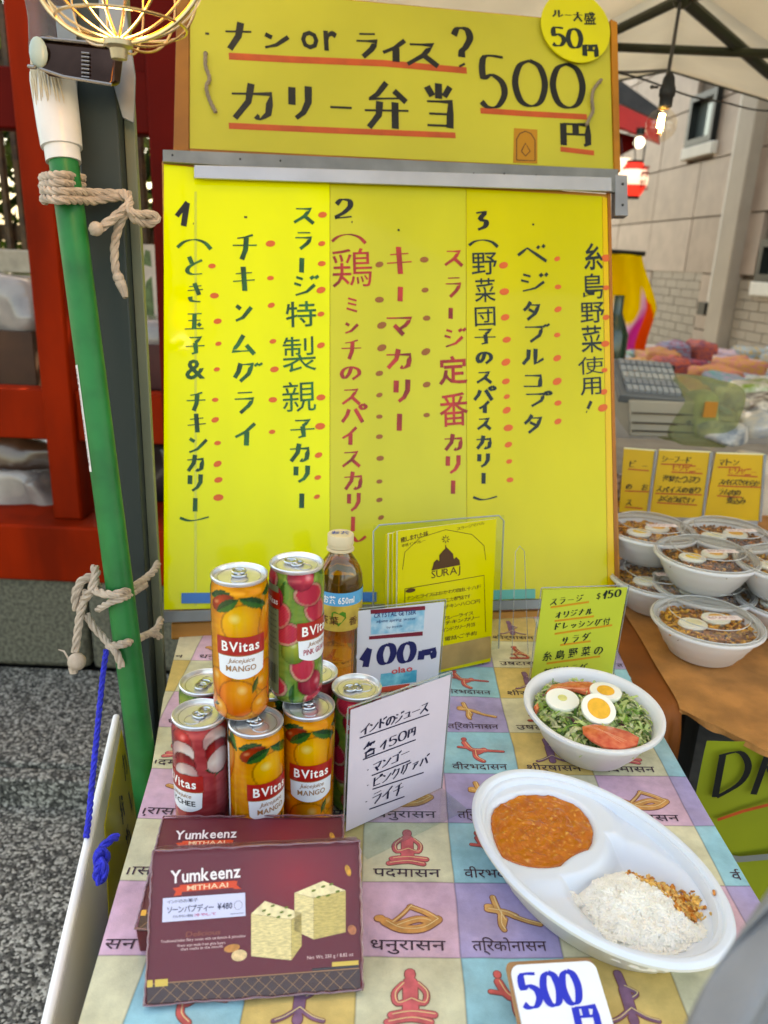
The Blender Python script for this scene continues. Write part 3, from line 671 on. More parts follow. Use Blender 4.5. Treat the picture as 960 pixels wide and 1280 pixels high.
# cloth print ------------------------------------------------------
CW, CD = .083, .0775
def cell(x, y):
    yy = y-.045*(x+.005)
    a = (x+.0055)/CW; b = (yy-.4705)/CD; return math.floor(a), math.floor(b), a-math.floor(a), b-math.floor(b)
CC = {(0, 0): (218, 180, 202), (0, 1): (214, 210, 178), (1, 0): (172, 160, 202), (1, 1): (146, 198, 210), (2, 0): (216, 208, 176), (2, 1): (216, 186, 116)}
CCl = {k: np.array(lin(v)[:3]) for k, v in CC.items()}
def pcol(x, y): return (x+1, y+1, 0., 1.)
def wave(x, y): return .0012*noise.noise(Vector((x*9, y*7, 2)))+.0005*noise.noise(Vector((x*30, y*26, 1)))-.0002
clothm = mat('printed cloth', (200, 200, 200), .8, bump=.15, bscale=900, spec=.2)
def cloth_nodes():
    N = clothm.node_tree.nodes; L = clothm.node_tree.links; b = N['Principled BSDF']
    def mth(op, a, b_=None, c_=None):
        n = N.new('ShaderNodeMath'); n.operation = op
        for k, v in enumerate((a, b_, c_)):
            if v is None: continue
            if isinstance(v, (int, float)): n.inputs[k].default_value = v
            else: L.new(v, n.inputs[k])
        return n.outputs[0]
    at_ = N.new('ShaderNodeAttribute'); at_.attribute_name = 'Col'; sp = N.new('ShaderNodeSeparateXYZ'); L.new(at_.outputs['Vector'], sp.inputs[0])
    wob = N.new('ShaderNodeTexNoise'); wob.inputs['Scale'].default_value = 14; L.new(at_.outputs['Vector'], wob.inputs['Vector']); wv = mth('MULTIPLY', mth('SUBTRACT', wob.outputs[0], .5), .05)
    x = mth('SUBTRACT', sp.outputs[0], 1.0); y = mth('SUBTRACT', sp.outputs[1], 1.0)
    u = mth('ADD', mth('DIVIDE', mth('ADD', x, .0055), CW), wv); v = mth('ADD', mth('DIVIDE', mth('SUBTRACT', mth('SUBTRACT', y, .4705), mth('MULTIPLY', mth('ADD', x, .005), .045)), CD), wv)
    i = mth('FLOORED_MODULO', mth('FLOOR', u), 3.0); j = mth('FLOORED_MODULO', mth('FLOOR', v), 2.0)
    k = mth('DIVIDE', mth('ADD', mth('ADD', mth('MULTIPLY', i, 2.0), j), .5), 6.0)
    r = N.new('ShaderNodeValToRGB'); r.color_ramp.interpolation = 'CONSTANT'; cs = [CC[(0, 0)], CC[(0, 1)], CC[(1, 0)], CC[(1, 1)], CC[(2, 0)], CC[(2, 1)]]
    r.color_ramp.elements[0].position = 0; r.color_ramp.elements[0].color = lin(cs[0]); r.color_ramp.elements[1].position = 1/6; r.color_ramp.elements[1].color = lin(cs[1])
    for q in range(2, 6): e = r.color_ramp.elements.new(q/6); e.color = lin(cs[q])
    L.new(k, r.inputs[0])
    fu, fv = mth('FRACT', u), mth('FRACT', v); ed = mth('MINIMUM', mth('MINIMUM', fu, mth('SUBTRACT', 1.0, fu)), mth('MINIMUM', fv, mth('SUBTRACT', 1.0, fv)))
    line = N.new('ShaderNodeMapRange'); line.inputs[1].default_value = .004; line.inputs[2].default_value = .016; line.inputs[3].default_value = .62; line.inputs[4].default_value = 1.; L.new(ed, line.inputs[0])
    n1 = N.new('ShaderNodeTexNoise'); n1.inputs['Scale'].default_value = 26; n1.inputs['Detail'].default_value = 6; n1.inputs['Roughness'].default_value = .65; L.new(at_.outputs['Vector'], n1.inputs['Vector'])
    m1 = N.new('ShaderNodeMapRange'); m1.inputs[1].default_value = .3; m1.inputs[2].default_value = .7; m1.inputs[3].default_value = .72; m1.inputs[4].default_value = 1.14; L.new(n1.outputs[0], m1.inputs[0])
    n2 = N.new('ShaderNodeTexNoise'); n2.inputs['Scale'].default_value = 11; n2.inputs['Detail'].default_value = 4; L.new(at_.outputs['Vector'], n2.inputs['Vector'])
    m2 = N.new('ShaderNodeMapRange'); m2.inputs[1].default_value = .5; m2.inputs[2].default_value = .75; m2.inputs[3].default_value = 0; m2.inputs[4].default_value = .2; L.new(n2.outputs[0], m2.inputs[0])
    w_ = N.new('ShaderNodeTexWave'); w_.inputs['Scale'].default_value = 420; L.new(at_.outputs['Vector'], w_.inputs['Vector']); m3 = N.new('ShaderNodeMapRange'); m3.inputs[3].default_value = .93; m3.inputs[4].default_value = 1.03; L.new(w_.outputs['Fac'], m3.inputs[0])
    mx = N.new('ShaderNodeMix'); mx.data_type = 'RGBA'; L.new(m2.outputs[0], mx.inputs[0]); L.new(r.outputs[0], mx.inputs[6]); mx.inputs[7].default_value = lin((206, 168, 120))
    nb_ = N.new('ShaderNodeTexNoise'); nb_.inputs['Scale'].default_value = 13; nb_.inputs['Detail'].default_value = 3; L.new(at_.outputs['Vector'], nb_.inputs['Vector'])
    b2 = N.new('ShaderNodeBump'); b2.inputs['Strength'].default_value = .8; b2.inputs['Distance'].default_value = .006; L.new(nb_.outputs[0], b2.inputs['Height'])
    L.new(b.inputs['Normal'].links[0].from_socket, b2.inputs['Normal']); L.new(b2.outputs[0], b.inputs['Normal'])
    f = mth('MULTIPLY', mth('MULTIPLY', line.outputs[0], m1.outputs[0]), m3.outputs[0]); g = N.new('ShaderNodeVectorMath'); g.operation = 'SCALE'; L.new(mx.outputs[2], g.inputs[0]); L.new(f, g.inputs[3]); L.new(g.outputs[0], b.inputs['Base Color'])
cloth_nodes()
NX, NY = 200, 300
def cfn(u, v):
    y = TY0-.01+(TY1-TY0)*v; xl, xr = left_x(y), right_x(y); x = xl+(xr-xl)*u; return (x, y, wave(x, y))
mc = MB(); mc.grid(cfn, NX, NY, col=lambda u, v: pcol(cfn(u, v)[0], cfn(u, v)[1]))
# hanging skirts
def skirt(side, amp, y0, y1, n, drop):
    def f(u, v):
        y = y0+(y1-y0)*u; x = left_x(y) if side < 0 else right_x(y); d = drop*v
        return (x+side*(.004*min(1, v*8)+v*(.006+amp*noise.noise(Vector((y*14, v*1.2, side)))+amp*.5)), y, wave(x, y)-d)
    return f
for side, amp, y1, drop in ((-1, .012, .90, .24), (1, .02, TY1-.02, .24)):
    fn = skirt(side, amp, TY0-.01, y1, 0, drop); ms = MB()
    def cf(u, v, fn=fn, side=side):
        p = fn(u, v); return pcol((left_x(p[1]) if side < 0 else right_x(p[1]))+side*v*.24, p[1])
    ms.grid(fn, 260, 70, col=cf); off = len(mc.v); mc.v += ms.v; mc.f += [tuple(i+off for i in f) for f in ms.f]; mc.c += ms.c
cl = thing('tablecloth', 'yoga pose patchwork tablecloth in pink, teal, lilac, cream and yellow', 'tablecloth', (0, .7, 0))
obj('cloth', mc, clothm, cl)
# figures and words on the cloth, drawn with strokes
class ClothFrame:
    def __init__(s, i, j): s.i, s.j = i, j
    def P(s, a, b, h=.0004):           # cell coordinates 0..1
        x = (s.i+a)*CW-.0055; y = .4705+(s.j+b)*CD+.045*(x+.005); return (x, y, wave(x, y)+h)
def cstroke(mb, cf, pts, w, h):
    q = catmull(pts, 4); n = len(q); L = []; R = []
    for i in range(n):
        a = q[max(i-1, 0)]; b = q[min(i+1, n-1)]; dx, dy = b[0]-a[0], b[1]-a[1]; l = math.hypot(dx, dy) or 1
        ww = w if not isinstance(w, tuple) else w[0]+(w[1]-w[0])*i/(n-1)
        L.append((q[i][0]-dy/l*ww/2, q[i][1]+dx/l*ww/2)); R.append((q[i][0]+dy/l*ww/2, q[i][1]-dx/l*ww/2))
    mb.add([cf.P(x, y, h) for x, y in L]+[cf.P(x, y, h) for x, y in R], [(i, n+i, n+i+1, i+1) for i in range(n-1)])
    for e in (0, n-1):
        ww = w if not isinstance(w, tuple) else (w[0] if e == 0 else w[1])
        k = 10; mb.add([cf.P(q[e][0]+cos(2*pi*t/k)*ww/2, q[e][1]+sin(2*pi*t/k)*ww/2, h) for t in range(k)], [tuple(range(k))])
POSE = {
 'lotus': [([(.5, .86), (.5, .83)], .115), ([(.5, .74), (.5, .56)], .16), ([(.42, .73), (.33, .62), (.36, .5), (.5, .55)], .06), ([(.58, .73), (.67, .62), (.64, .5), (.5, .55)], .06), ([(.5, .5), (.5, .42)], .17), ([(.3, .37), (.5, .40), (.74, .37)], .08), ([(.26, .29), (.5, .33), (.7, .29)], .075)],
 'bow': [([(.14, .5), (.17, .5)], .1), ([(.22, .46), (.4, .36), (.65, .37), (.84, .5)], .12), ([(.84, .5), (.7, .6), (.52, .68)], .075), ([(.3, .44), (.42, .56), (.53, .7)], .045), ([(.35, .4), (.6, .5), (.75, .47)], .1)],
 'warrior': [([(.3, .86), (.3, .84)], .08), ([(.3, .76), (.4, .58), (.62, .56)], .09), ([(.2, .64), (.34, .62)], .05), ([(.62, .56), (.9, .53)], .05), ([(.45, .54), (.46, .38), (.56, .28)], .075), ([(.6, .58), (.5, .5)], .1)],
 'triangle': [([(.3, .7), (.33, .7)], .08), ([(.38, .84), (.42, .66), (.48, .5)], .07), ([(.3, .66), (.5, .62), (.62, .56)], .085), ([(.6, .56), (.75, .49), (.9, .44)], .06), ([(.45, .62), (.43, .45), (.46, .36)], .06), ([(.5, .52), (.46, .4)], .04)],
 'tree': [([(.5, .3), (.5, .34)], .1), ([(.5, .42), (.5, .66)], .12), ([(.5, .66), (.48, .86)], .09), ([(.5, .44), (.36, .34), (.26, .3)], .045), ([(.5, .44), (.64, .34), (.76, .3)], .045), ([(.5, .7), (.62, .62), (.55, .56)], .05)],
 'cobra': [([(.42, .8), (.45, .8)], .08), ([(.44, .74), (.5, .6), (.62, .46)], .085), ([(.5, .6), (.42, .5), (.46, .36)], .045), ([(.36, .5), (.6, .5), (.66, .38)], .05), ([(.32, .34), (.64, .34)], .06)]}
CELLS = {(0, 1): ('lotus', (206, 96, 100), 'पदमासन'), (0, 0): ('bow', (206, 146, 84), 'धनुरासन'), (1, 1): ('warrior', (204, 92, 88), 'वीरभदासन'), (1, 0): ('triangle', (208, 156, 92), 'ति्रकोनासन'),
         (2, 1): ('tree', (128, 92, 120), 'शीर्षासन'), (2, 0): ('cobra', (184, 76, 66), 'उषटासन')}
mo, mh, mt_ = MB(), MB(), MB(); mf = {}
for j in range(-3, 9):
    for i in range(-4, 5):
        pose, colr, word = CELLS[(i % 3, j % 2)]
        cf = ClothFrame(i, j); c = cf.P(.5, .5)
        if not (left_x(c[1])-.02 < c[0] < right_x(c[1])+.02) or c[1] < .3 or c[1] > 1.2: continue
        def inside(a):
            x = a; return True
        xl = left_x(c[1])+.006; xr = right_x(c[1])-.004
        a0 = (xl+.0055)/CW-i; a1 = (xr+.0055)/CW-i
        def ok(pts, m_=.06): return all(a0+m_ < p[0] < a1-m_ for p in pts)
        F = mf.setdefault(colr, MB())
        for pts, wd in POSE[pose]:
            if not ok(pts): continue
            pts = [(.5+(p[0]-.5)*.86, .22+(p[1]-.22)*.92) for p in pts]; wd *= .84
            cstroke(mo, cf, pts, wd+.018, .00035)
            cstroke(F, cf, pts, wd, .0006)
            if len(pts) > 2: cstroke(mh, cf, [(p[0]+.010, p[1]+.008) for p in pts], .009, .0009)
        # word
        base = .06; vs_all = []
        def place(a, b): return cf.P(a, b, .0006)
        tmp = MB(); gv, gf, ga, gb = glyph(word, .004); kx = .74/(gb-ga); tmp.add([place(.12+(x-ga)*kx, base+.02+y*.19) for x, y in gv], gf)
        xs = [v[0] for v in tmp.v]
        if xs and min(xs) > left_x(c[1]-.03)+.002 and max(xs) < right_x(c[1]-.03)-.002: mt_.add(tmp.v, tmp.f)
        else:
            keep = [f for f in tmp.f if all(left_x(tmp.v[k][1])+.002 < tmp.v[k][0] < right_x(tmp.v[k][1])-.002 for k in f)]
            if keep: mt_.add(tmp.v, keep)
        if False:
            xs2 = (a0+.05 if a0 > 0 else .08), (a1-.05 if a1 < 1 else .92)
            if xs2[1]-xs2[0] > .1: cstroke(mt_, cf, [(xs2[0], base+.135), (xs2[1], base+.135)], .012, .0006)
obj('figure_outline', mo, mat('cloth brown line', (134, 82, 70), .8), cl, smooth=False, kind='stuff')
for c, F in mf.items(): obj('figure_print', F, mat('cloth ink %d %d %d' % c, c, .8, amt=.2, scale=90), cl, smooth=False, kind='stuff')
obj('figure_highlight', mh, mat('cloth pale line', (232, 206, 150), .8), cl, smooth=False, kind='stuff')
obj('lettering', mt_, mat('cloth letter ink', (70, 50, 62), .8, amt=.3, scale=200), cl, smooth=False)

# ================================================================== MENU BOARD
BF = Frame((-.306, .993, .030), (.695, .154, -.005), (-.037, .224, .624))
Tn = BF.n
board = thing('menu_board', 'large yellow handwritten curry menu board leaning at the table back', 'menu board', tuple(BF.o))
W_ = .7135; HB = BF.px(204, 198)[1]
wood = mat('varnished wood', (176, 116, 40), .5, amt=.25, scale=5, stretch=(1, 1, 12), bump=.1)
m = MB(); m.rect(BF, .006, 0.004, W_, HB-.004, -.022, -.0005); obj('backing', m, wood, board, bevel=.001)
alu = mat('dull aluminium', (150, 152, 158), .38, metal=.75, amt=.12, scale=14)
alud = mat('dark aluminium', (120, 122, 122), .42, metal=.7, amt=.2, scale=14)
def bpoly(name, pts, h0, h1, mm, par=board, fr=BF, **k):
    mb = MB(); poly_px(mb, fr, pts, h0, h1); return obj(name, mb, mm, par, smooth=False, **k)
film = dict(rough=.35, coat=.25, amt=.07, scale=5, spec=.3, bscale=5, stretch=(1, 1, .25))
y1m = mat('yellow sheet', (220, 222, 0), bump=.6, **film); y2m = mat('pale yellow sheet', (194, 188, 40), **film); y3m = mat('golden sheet', (200, 188, 8), **film)
bpoly('yellow_sheet', [(205, 752+10), (412, 757), (412, 226), (205, 206)], 0, .0012, y1m, label='bright lemon yellow sheet of menu one')
bpoly('yellow_sheet', [(412.6, 757), (583, 752), (582, 236), (412.6, 226)], .0, .0012, y2m, label='paler yellow sheet of menu two')
bpoly('yellow_sheet', [(583.6, 752), (759, 745), (752, 246), (582.6, 236)], .0, .0012, y3m, label='golden yellow sheet of menu three')
bpoly('edge_strip', [(759.6, 745), (768, 745), (758.5, 248), (752.6, 246)], .0, .0012, mat('orange yellow strip', (222, 176, 10), .3), label='orange yellow strip at the right edge')
bpoly('side_edge', [(768.4, 748), (772.5, 748), (762.6, 240), (759, 240)], -.004, .002, mat('orange edge wood', (158, 92, 16), .5, amt=.2), label='dark orange wooden right edge')
bpoly('fold_line', [(243, 757), (246, 757), (246, 240), (243, 240)], .0013, .0016, mat('crease', (196, 200, 20), .3, coat=.5))
bpoly('top_rail', [(204, 205), (770, 247-4), (770, 214), (204, 190)], .0014, .008, alud, bevel=.001)
bpoly('slide_strip', [(243, 227), (760, 243), (760, 226), (243, 211)], .0082, .0125, mat('pale strip', (176, 178, 186), .25, metal=.4, amt=.1, scale=10), bevel=.0008)
bpoly('bottom_rail', [(205, 778), (776, 757), (775, 745.5), (205, 763.5)], -.004, .006, alud, bevel=.001)
bpoly('magnet_strip', [(227, 754), (470, 752), (470, 740), (227, 741)], .0015, .004, mat('blue strip', (40, 112, 186), .4), bevel=.0006)
bpoly('magnet_strip', [(600, 750), (668, 748), (668, 736), (600, 738)], .0015, .004, mat('teal strip', (70, 160, 150), .4), bevel=.0006, label='teal magnet strip low on the right')
bpoly('bottom_beam', [(214, 800), (770, 780), (770, 760), (214, 779)], -.02, -.002, wood, bevel=.002)
bpoly('hinge', [(766, 272), (782, 272), (781, 222), (766, 221)], -.006, .0085, alu, bevel=.001)
m = MB()
for y in (233, 259): q = BF.px(775, y); m.ball(BF.p(q[0], q[1], .009), .0022, 8, 5)
for x, y in ((216, 199), (300, 204), (350, 206), (590, 222), (628, 222), (668, 224), (745, 228)): q = BF.px(x, y-2); m.ball(BF.p(q[0], q[1], .008), .0016, 8, 5)
obj('screw', m, mat('screw steel', (60, 60, 60), .4, metal=.8), board, kind='stuff')
inkg = mat('green marker', (4, 82, 34), .45, amt=.6, scale=45, stretch=(1, 1, .35)); inkb = mat('black marker', (7, 9, 9), .45, amt=.6, scale=30); inkr = mat('red marker', (158, 38, 32), .45, amt=.45, scale=45, stretch=(1, 1, .35))
inkd = mat('dark green marker', (10, 30, 26), .45, amt=.3, scale=60); inko = mat('orange marker', (214, 92, 34), .5); inkn = mat('brown marker', (146, 84, 34), .5)
def col_text(mb, fr, items, wt, size, h=.0016):
    for it in items:
        ch, x, y = it[:3]; s_ = it[3] if len(it) > 3 else size; g = fr.m(x, y); gv = fr.mv(x, y); a = fr.px(x, y)
        sw, sh = (s_, s_) if not isinstance(s_, tuple) else s_
        if ch in HS: hand(mb, fr, ch, a[0], a[1], sw*g, sh*gv, wt*(g+gv)/2, h, .05)
        else: glyph_c(mb, fr, ch, a[0], a[1], sw*g, sh*gv, .0 if ch in '鶏製親使' else .008 if ch in '野番島菜特団用' else .02, h, .08)
def dots(mb, fr, pts, h=.0016, r=5):
    for x, y in pts:
        a = fr.px(x, y); g = fr.m(x, y); k = 10; ra = r*g*random.uniform(.7, 1.15); t0 = random.uniform(.1, .5)
        vs = [(a[0]+ra*1.15*cos(2*pi*i/k)*cos(t0)-ra*.75*sin(2*pi*i/k)*sin(t0), a[1]+ra*1.15*cos(2*pi*i/k)*sin(t0)+ra*.75*sin(2*pi*i/k)*cos(t0)) for i in range(k)]
        mb.add([fr.p(u, v, h) for u, v in vs], [tuple(range(k))])
g1 = MB()
col_text(g1, BF, [('(',243,305,(42,20)),('と',243,332),('き',244,366),('玉',243,402),('子',244,432),('&',244,462),('チ',245,502),('キ',246,529),('ン',247,556),('カ',244,579,22),('リ',244,603,22),('|',244,631,22),(')',243,649,(36,10))], 4.6, 25)
col_text(g1, BF, [('チ',306,309,(32,34)),('キ',305,349,(30,32)),('ン',304,391,(22,28)),('ム',304,431,(32,26)),('グ',309,465,(34,26)),('ラ',305,503,(28,30)),('イ',307,543,(28,30))], 5.2, 28)
col_text(g1, BF, [('ス',380,270,(27,22)),('ラ',379,301,(24,24)),('|',377,332,24),('ジ',382,358,(32,28)),('特',376,393,(38,32)),('製',374,443,(42,44)),('親',374,496,(42,38)),('子',378,536,(32,26)),('カ',374,566,(26,24)),('リ',377,592,(24,22)),('|',377,626,24)], 5., 26)
obj('green_writing', g1, inkg, board, smooth=False, kind='stuff')
b1 = MB(); col_text(b1, BF, [('1',229,268,(20,32)),('.',242,276,10),('・',307,272,24),('2',430,262,(24,27)),('.',440,270,(14,20)),('・',498,288,16),('3',601,276,(18,25)),('・',666,281,16)], 6, 26); obj('black_writing', b1, inkb, board, smooth=False, kind='stuff')
r2 = MB()
col_text(r2, BF, [('(',436,298,(42,18)),('鶏',440,335,(50,48)),('ミ',440,381,(18,20)),('ン',439,410,(18,18)),('チ',439,437,(26,26)),('の',438,466,(26,20)),('ス',439,496,(24,22)),('パ',442,517,(30,26)),('イ',437,545,(20,24)),('ス',439,574,(24,22)),('カ',441,601,(24,24)),('リ',442,627,(20,24)),('|',441,655,24),(')',449,674,(16,14))], 4.2, 24)
col_text(r2, BF, [('キ',499,326,(34,36)),('|',500,368,24),('マ',499,407,(36,28)),('カ',498,449,(34,26)),('リ',502,488,(24,30)),('|',499,528,28)], 5.4, 30)
col_text(r2, BF, [('ス',567,323,(24,22)),('ラ',566,359,(22,28)),('|',563,392,18),('ジ',568,423,(28,26)),('定',566,463,(36,36)),('番',567,512,(36,42)),('カ',566,553,(24,22)),('リ',566,580,(22,24)),('|',566,609,22)], 4.6, 24)
obj('red_writing', r2, inkr, board, smooth=False, kind='stuff')
d3 = MB()
col_text(d3, BF, [('(',604,304,(36,14)),('野',605,330,(32,28)),('菜',606,363,(26,30)),('団',606,396,(26,24)),('子',606,421,(28,22)),('の',605,447,(20,18)),('ス',605,472,(20,16)),('パ',605,492,(26,20)),('イ',605,509,(14,16)),('ス',605,530,(18,16)),('カ',604,553,(20,18)),('リ',604,575,(18,18)),('|',604,598,18),(')',606,623,(30,9))], 4.4, 20)
col_text(d3, BF, [('ベ',665,317,(38,24)),('ジ',667,354,(36,26)),('タ',665,389,(24,24)),('ブ',669,417,(32,24)),('ル',666,446,(28,22)),('コ',666,476,(26,20)),('プ',671,499,(34,20)),('タ',667,530,(26,24))], 4.6, 26)
col_text(d3, BF, [('糸',741,321,(24,34)),('島',741,358,(26,32)),('野',740,391,(30,26)),('菜',739,424,(26,34)),('使',738,457,(32,22)),('用',738,483,(26,22)),('!',736,508,(12,16))], 3.6, 26)
obj('dark_green_writing', d3, inkd, board, smooth=False, kind='stuff')
do = MB(); dots(do, BF, [(265,333),(268,370),(272,402),(273,430),(271,462),(269,500),(269,525),(272,554),(272,580),(273,600),(273,622),(338,305),(338,348),(339,382),(341,427),(343,462),(341,500),(340,540),(403,269),(402,305),(402,330),(401,363),(401,393),(401,432),(401,497),(400,533),(398,569),(397,597),(396,621),
 (629,332),(630,365),(631,397),(633,425),(632,453),(632,477),(633,496),(633,513),(635,535),(635,556),(636,577),(637,600),(696,324),(697,359),(697,387),(696,419),(696,448),(696,477),(697,504),(697,527),(760-3,323),(757,360),(757,397),(756,430),(755,463),(754,490),(753,510)]); obj('orange_dots', do, inko, board, smooth=False, kind='stuff')
dn = MB(); dots(dn, BF, [(474,331),(474,375),(477,407),(477,435),(474,467),(474,494),(474,521),(474,546),(475,573),(474,602),(474,625),(476,647),(530,325),(531,363),(533,398),(532,440),(533,481),(533,519)]); obj('brown_dots', dn, inkn, board, smooth=False, kind='stuff')

# upper sign -------------------------------------------------------
TF = Frame((-.317, 1.269, .673), (.683, .162, .015), (-.015, .093, .24))
ts = thing('price_sign', 'upper yellow price sign with big 500 yen and red underlines', 'price sign', tuple(TF.o))
def tpol(name, pts, h0, h1, mm, **k): return bpoly(name, pts, h0, h1, mm, ts, TF, **k)
tw, th_ = TF.px(762, 30)[0], TF.px(237, -19)[1]
m = MB(); m.rect(TF, .0, .0, tw, th_, -.018, 0); obj('backing', m, wood, ts)
tpol('yellow_sheet', [(237, 186), (766, 212), (761, 31), (238, -17)], .0003, .0015, mat('aged yellow sheet', (182, 172, 58), rough=.4, coat=.1, spec=.3, amt=.1, scale=3))
tpol('frame_edge', [(217, 190), (236.4, 190), (236.4, -30), (222, -30)], -.018, .005, mat('brown frame wood', (142, 84, 20), .5, amt=.3, scale=8), bevel=.001)
tpol('frame_edge', [(766.5, 216), (774, 216), (770, 30), (761.8, 26)], -.018, .005, mat('orange frame wood', (170, 104, 16), .5, amt=.3, scale=8), bevel=.001)
tpol('frame_edge', [(236.8, 191.5), (766, 218), (766, 213), (236.8, 187)], -.018, .004, mat('brown frame wood'), bevel=.001)
tk = MB()
col_text(tk, TF, [('・',259,43,30),('ナ',298,46,(36,38)),('ン',345,52,(34,24)),('ラ',458,57,(30,34)),('イ',493,64,(32,30)),('ス',528,69,(42,32)),('?',577,60,(24,50)),
 ('カ',315,128,(56,48)),('リ',375,128,(34,44)),('ー',426,135,(30,20)),('弁',483,133,(58,60)),('当',548,133,(38,58))], 7.4, 36, .0019)
col_text(tk, TF, [('5',616,103,(36,68)),('0',662,105,(42,60)),('0',709,108,(42,58)),('円',719,168,(40,32))], 6.8, 60, .0019)
for ch, x, y, s_ in (('o', 387, 51, (22, 24)), ('r', 413, 52, (17, 26))):
    a = TF.px(x, y); g = TF.m(x, y); glyph_c(tk, TF, ch, a[0], a[1], s_[0]*g, s_[1]*g, .02, .0019, 0)
obj('lettering', tk, inkb, ts, smooth=False)
ul = MB()
for p, w_ in (([(286, 71), (360, 75), (480, 80), (583, 89)], 9), ([(286, 158), (420, 164), (569, 170)], 8), ([(600, 139), (660, 143), (733, 147)], 7), ([(700, 187), (742, 192)], 6)): line_px(ul, TF, p, w_, .00185)
obj('underline', ul, mat('rust red marker', (178, 70, 26), .5, amt=.15, scale=30), ts, smooth=False, kind='stuff')
tpol('sticker', [(641, 204), (671, 205), (671, 163), (642, 161)], .0016, .0024, mat('sticker orange', (176, 116, 16), .5))
sk = MB(); line_px(sk, TF, [(645, 201), (668, 202), (668, 176), (663, 168), (656, 165), (649, 168), (645, 175), (645, 201)], 1.4, .0025); line_px(sk, TF, [(651, 190), (656, 180), (662, 190), (656, 196), (651, 190)], 1.6, .0025); obj('sticker_print', sk, mat('brown print', (90, 50, 12), .5), ts, smooth=False)
for pts in ([(257, 68), (257, 84), (262, 100), (258, 112), (262, 126), (270, 143)], [(749, 103), (741, 113), (737, 128), (740, 140), (735, 150), (730, 160)]):
    m = MB(); rope(m, [TF.p(*TF.px(x, y), .006+.003*math.sin(x)) for x, y in pts], .003); obj('tie_string', m, mat('grey string', (136, 120, 100), .9), ts)
    m = MB(); q = TF.px(*pts[0]); m.ball(TF.p(*q, .002), .0035, 8, 5); obj('grommet', m, darkm, ts)
# round sign
RF = Frame(TF.p(*TF.px(717, 38), .009), TF.u, TF.v)
rs = thing('round_price_badge', 'round yellow 50 yen badge overlapping the sign corner', 'badge', tuple(RF.o))
rr = TF.m(717, 38, 42.5); m = MB(); m.slab(RF, [(rr*1.0*cos(2*pi*k/56), rr*.98*sin(2*pi*k/56)) for k in range(56)], -.002, 0); obj('disc', m, mat('lemon card', (206, 196, 24), .35, coat=.3, amt=.05), rs)
tk = MB()
col_text(tk, RF, [('ル',697,17,(14,10)),('ー',710,19,(9,6)),('大',722,21,(13,13)),('盛',737,23,(15,16))], 2.4, 12, .0005)
col_text(tk, RF, [('5',698,46,(17,24)),('0',718,48,(18,25)),('円',738,63,(19,16))], 5.2, 20, .0005)
obj('lettering', tk, inkd, rs, smooth=False)

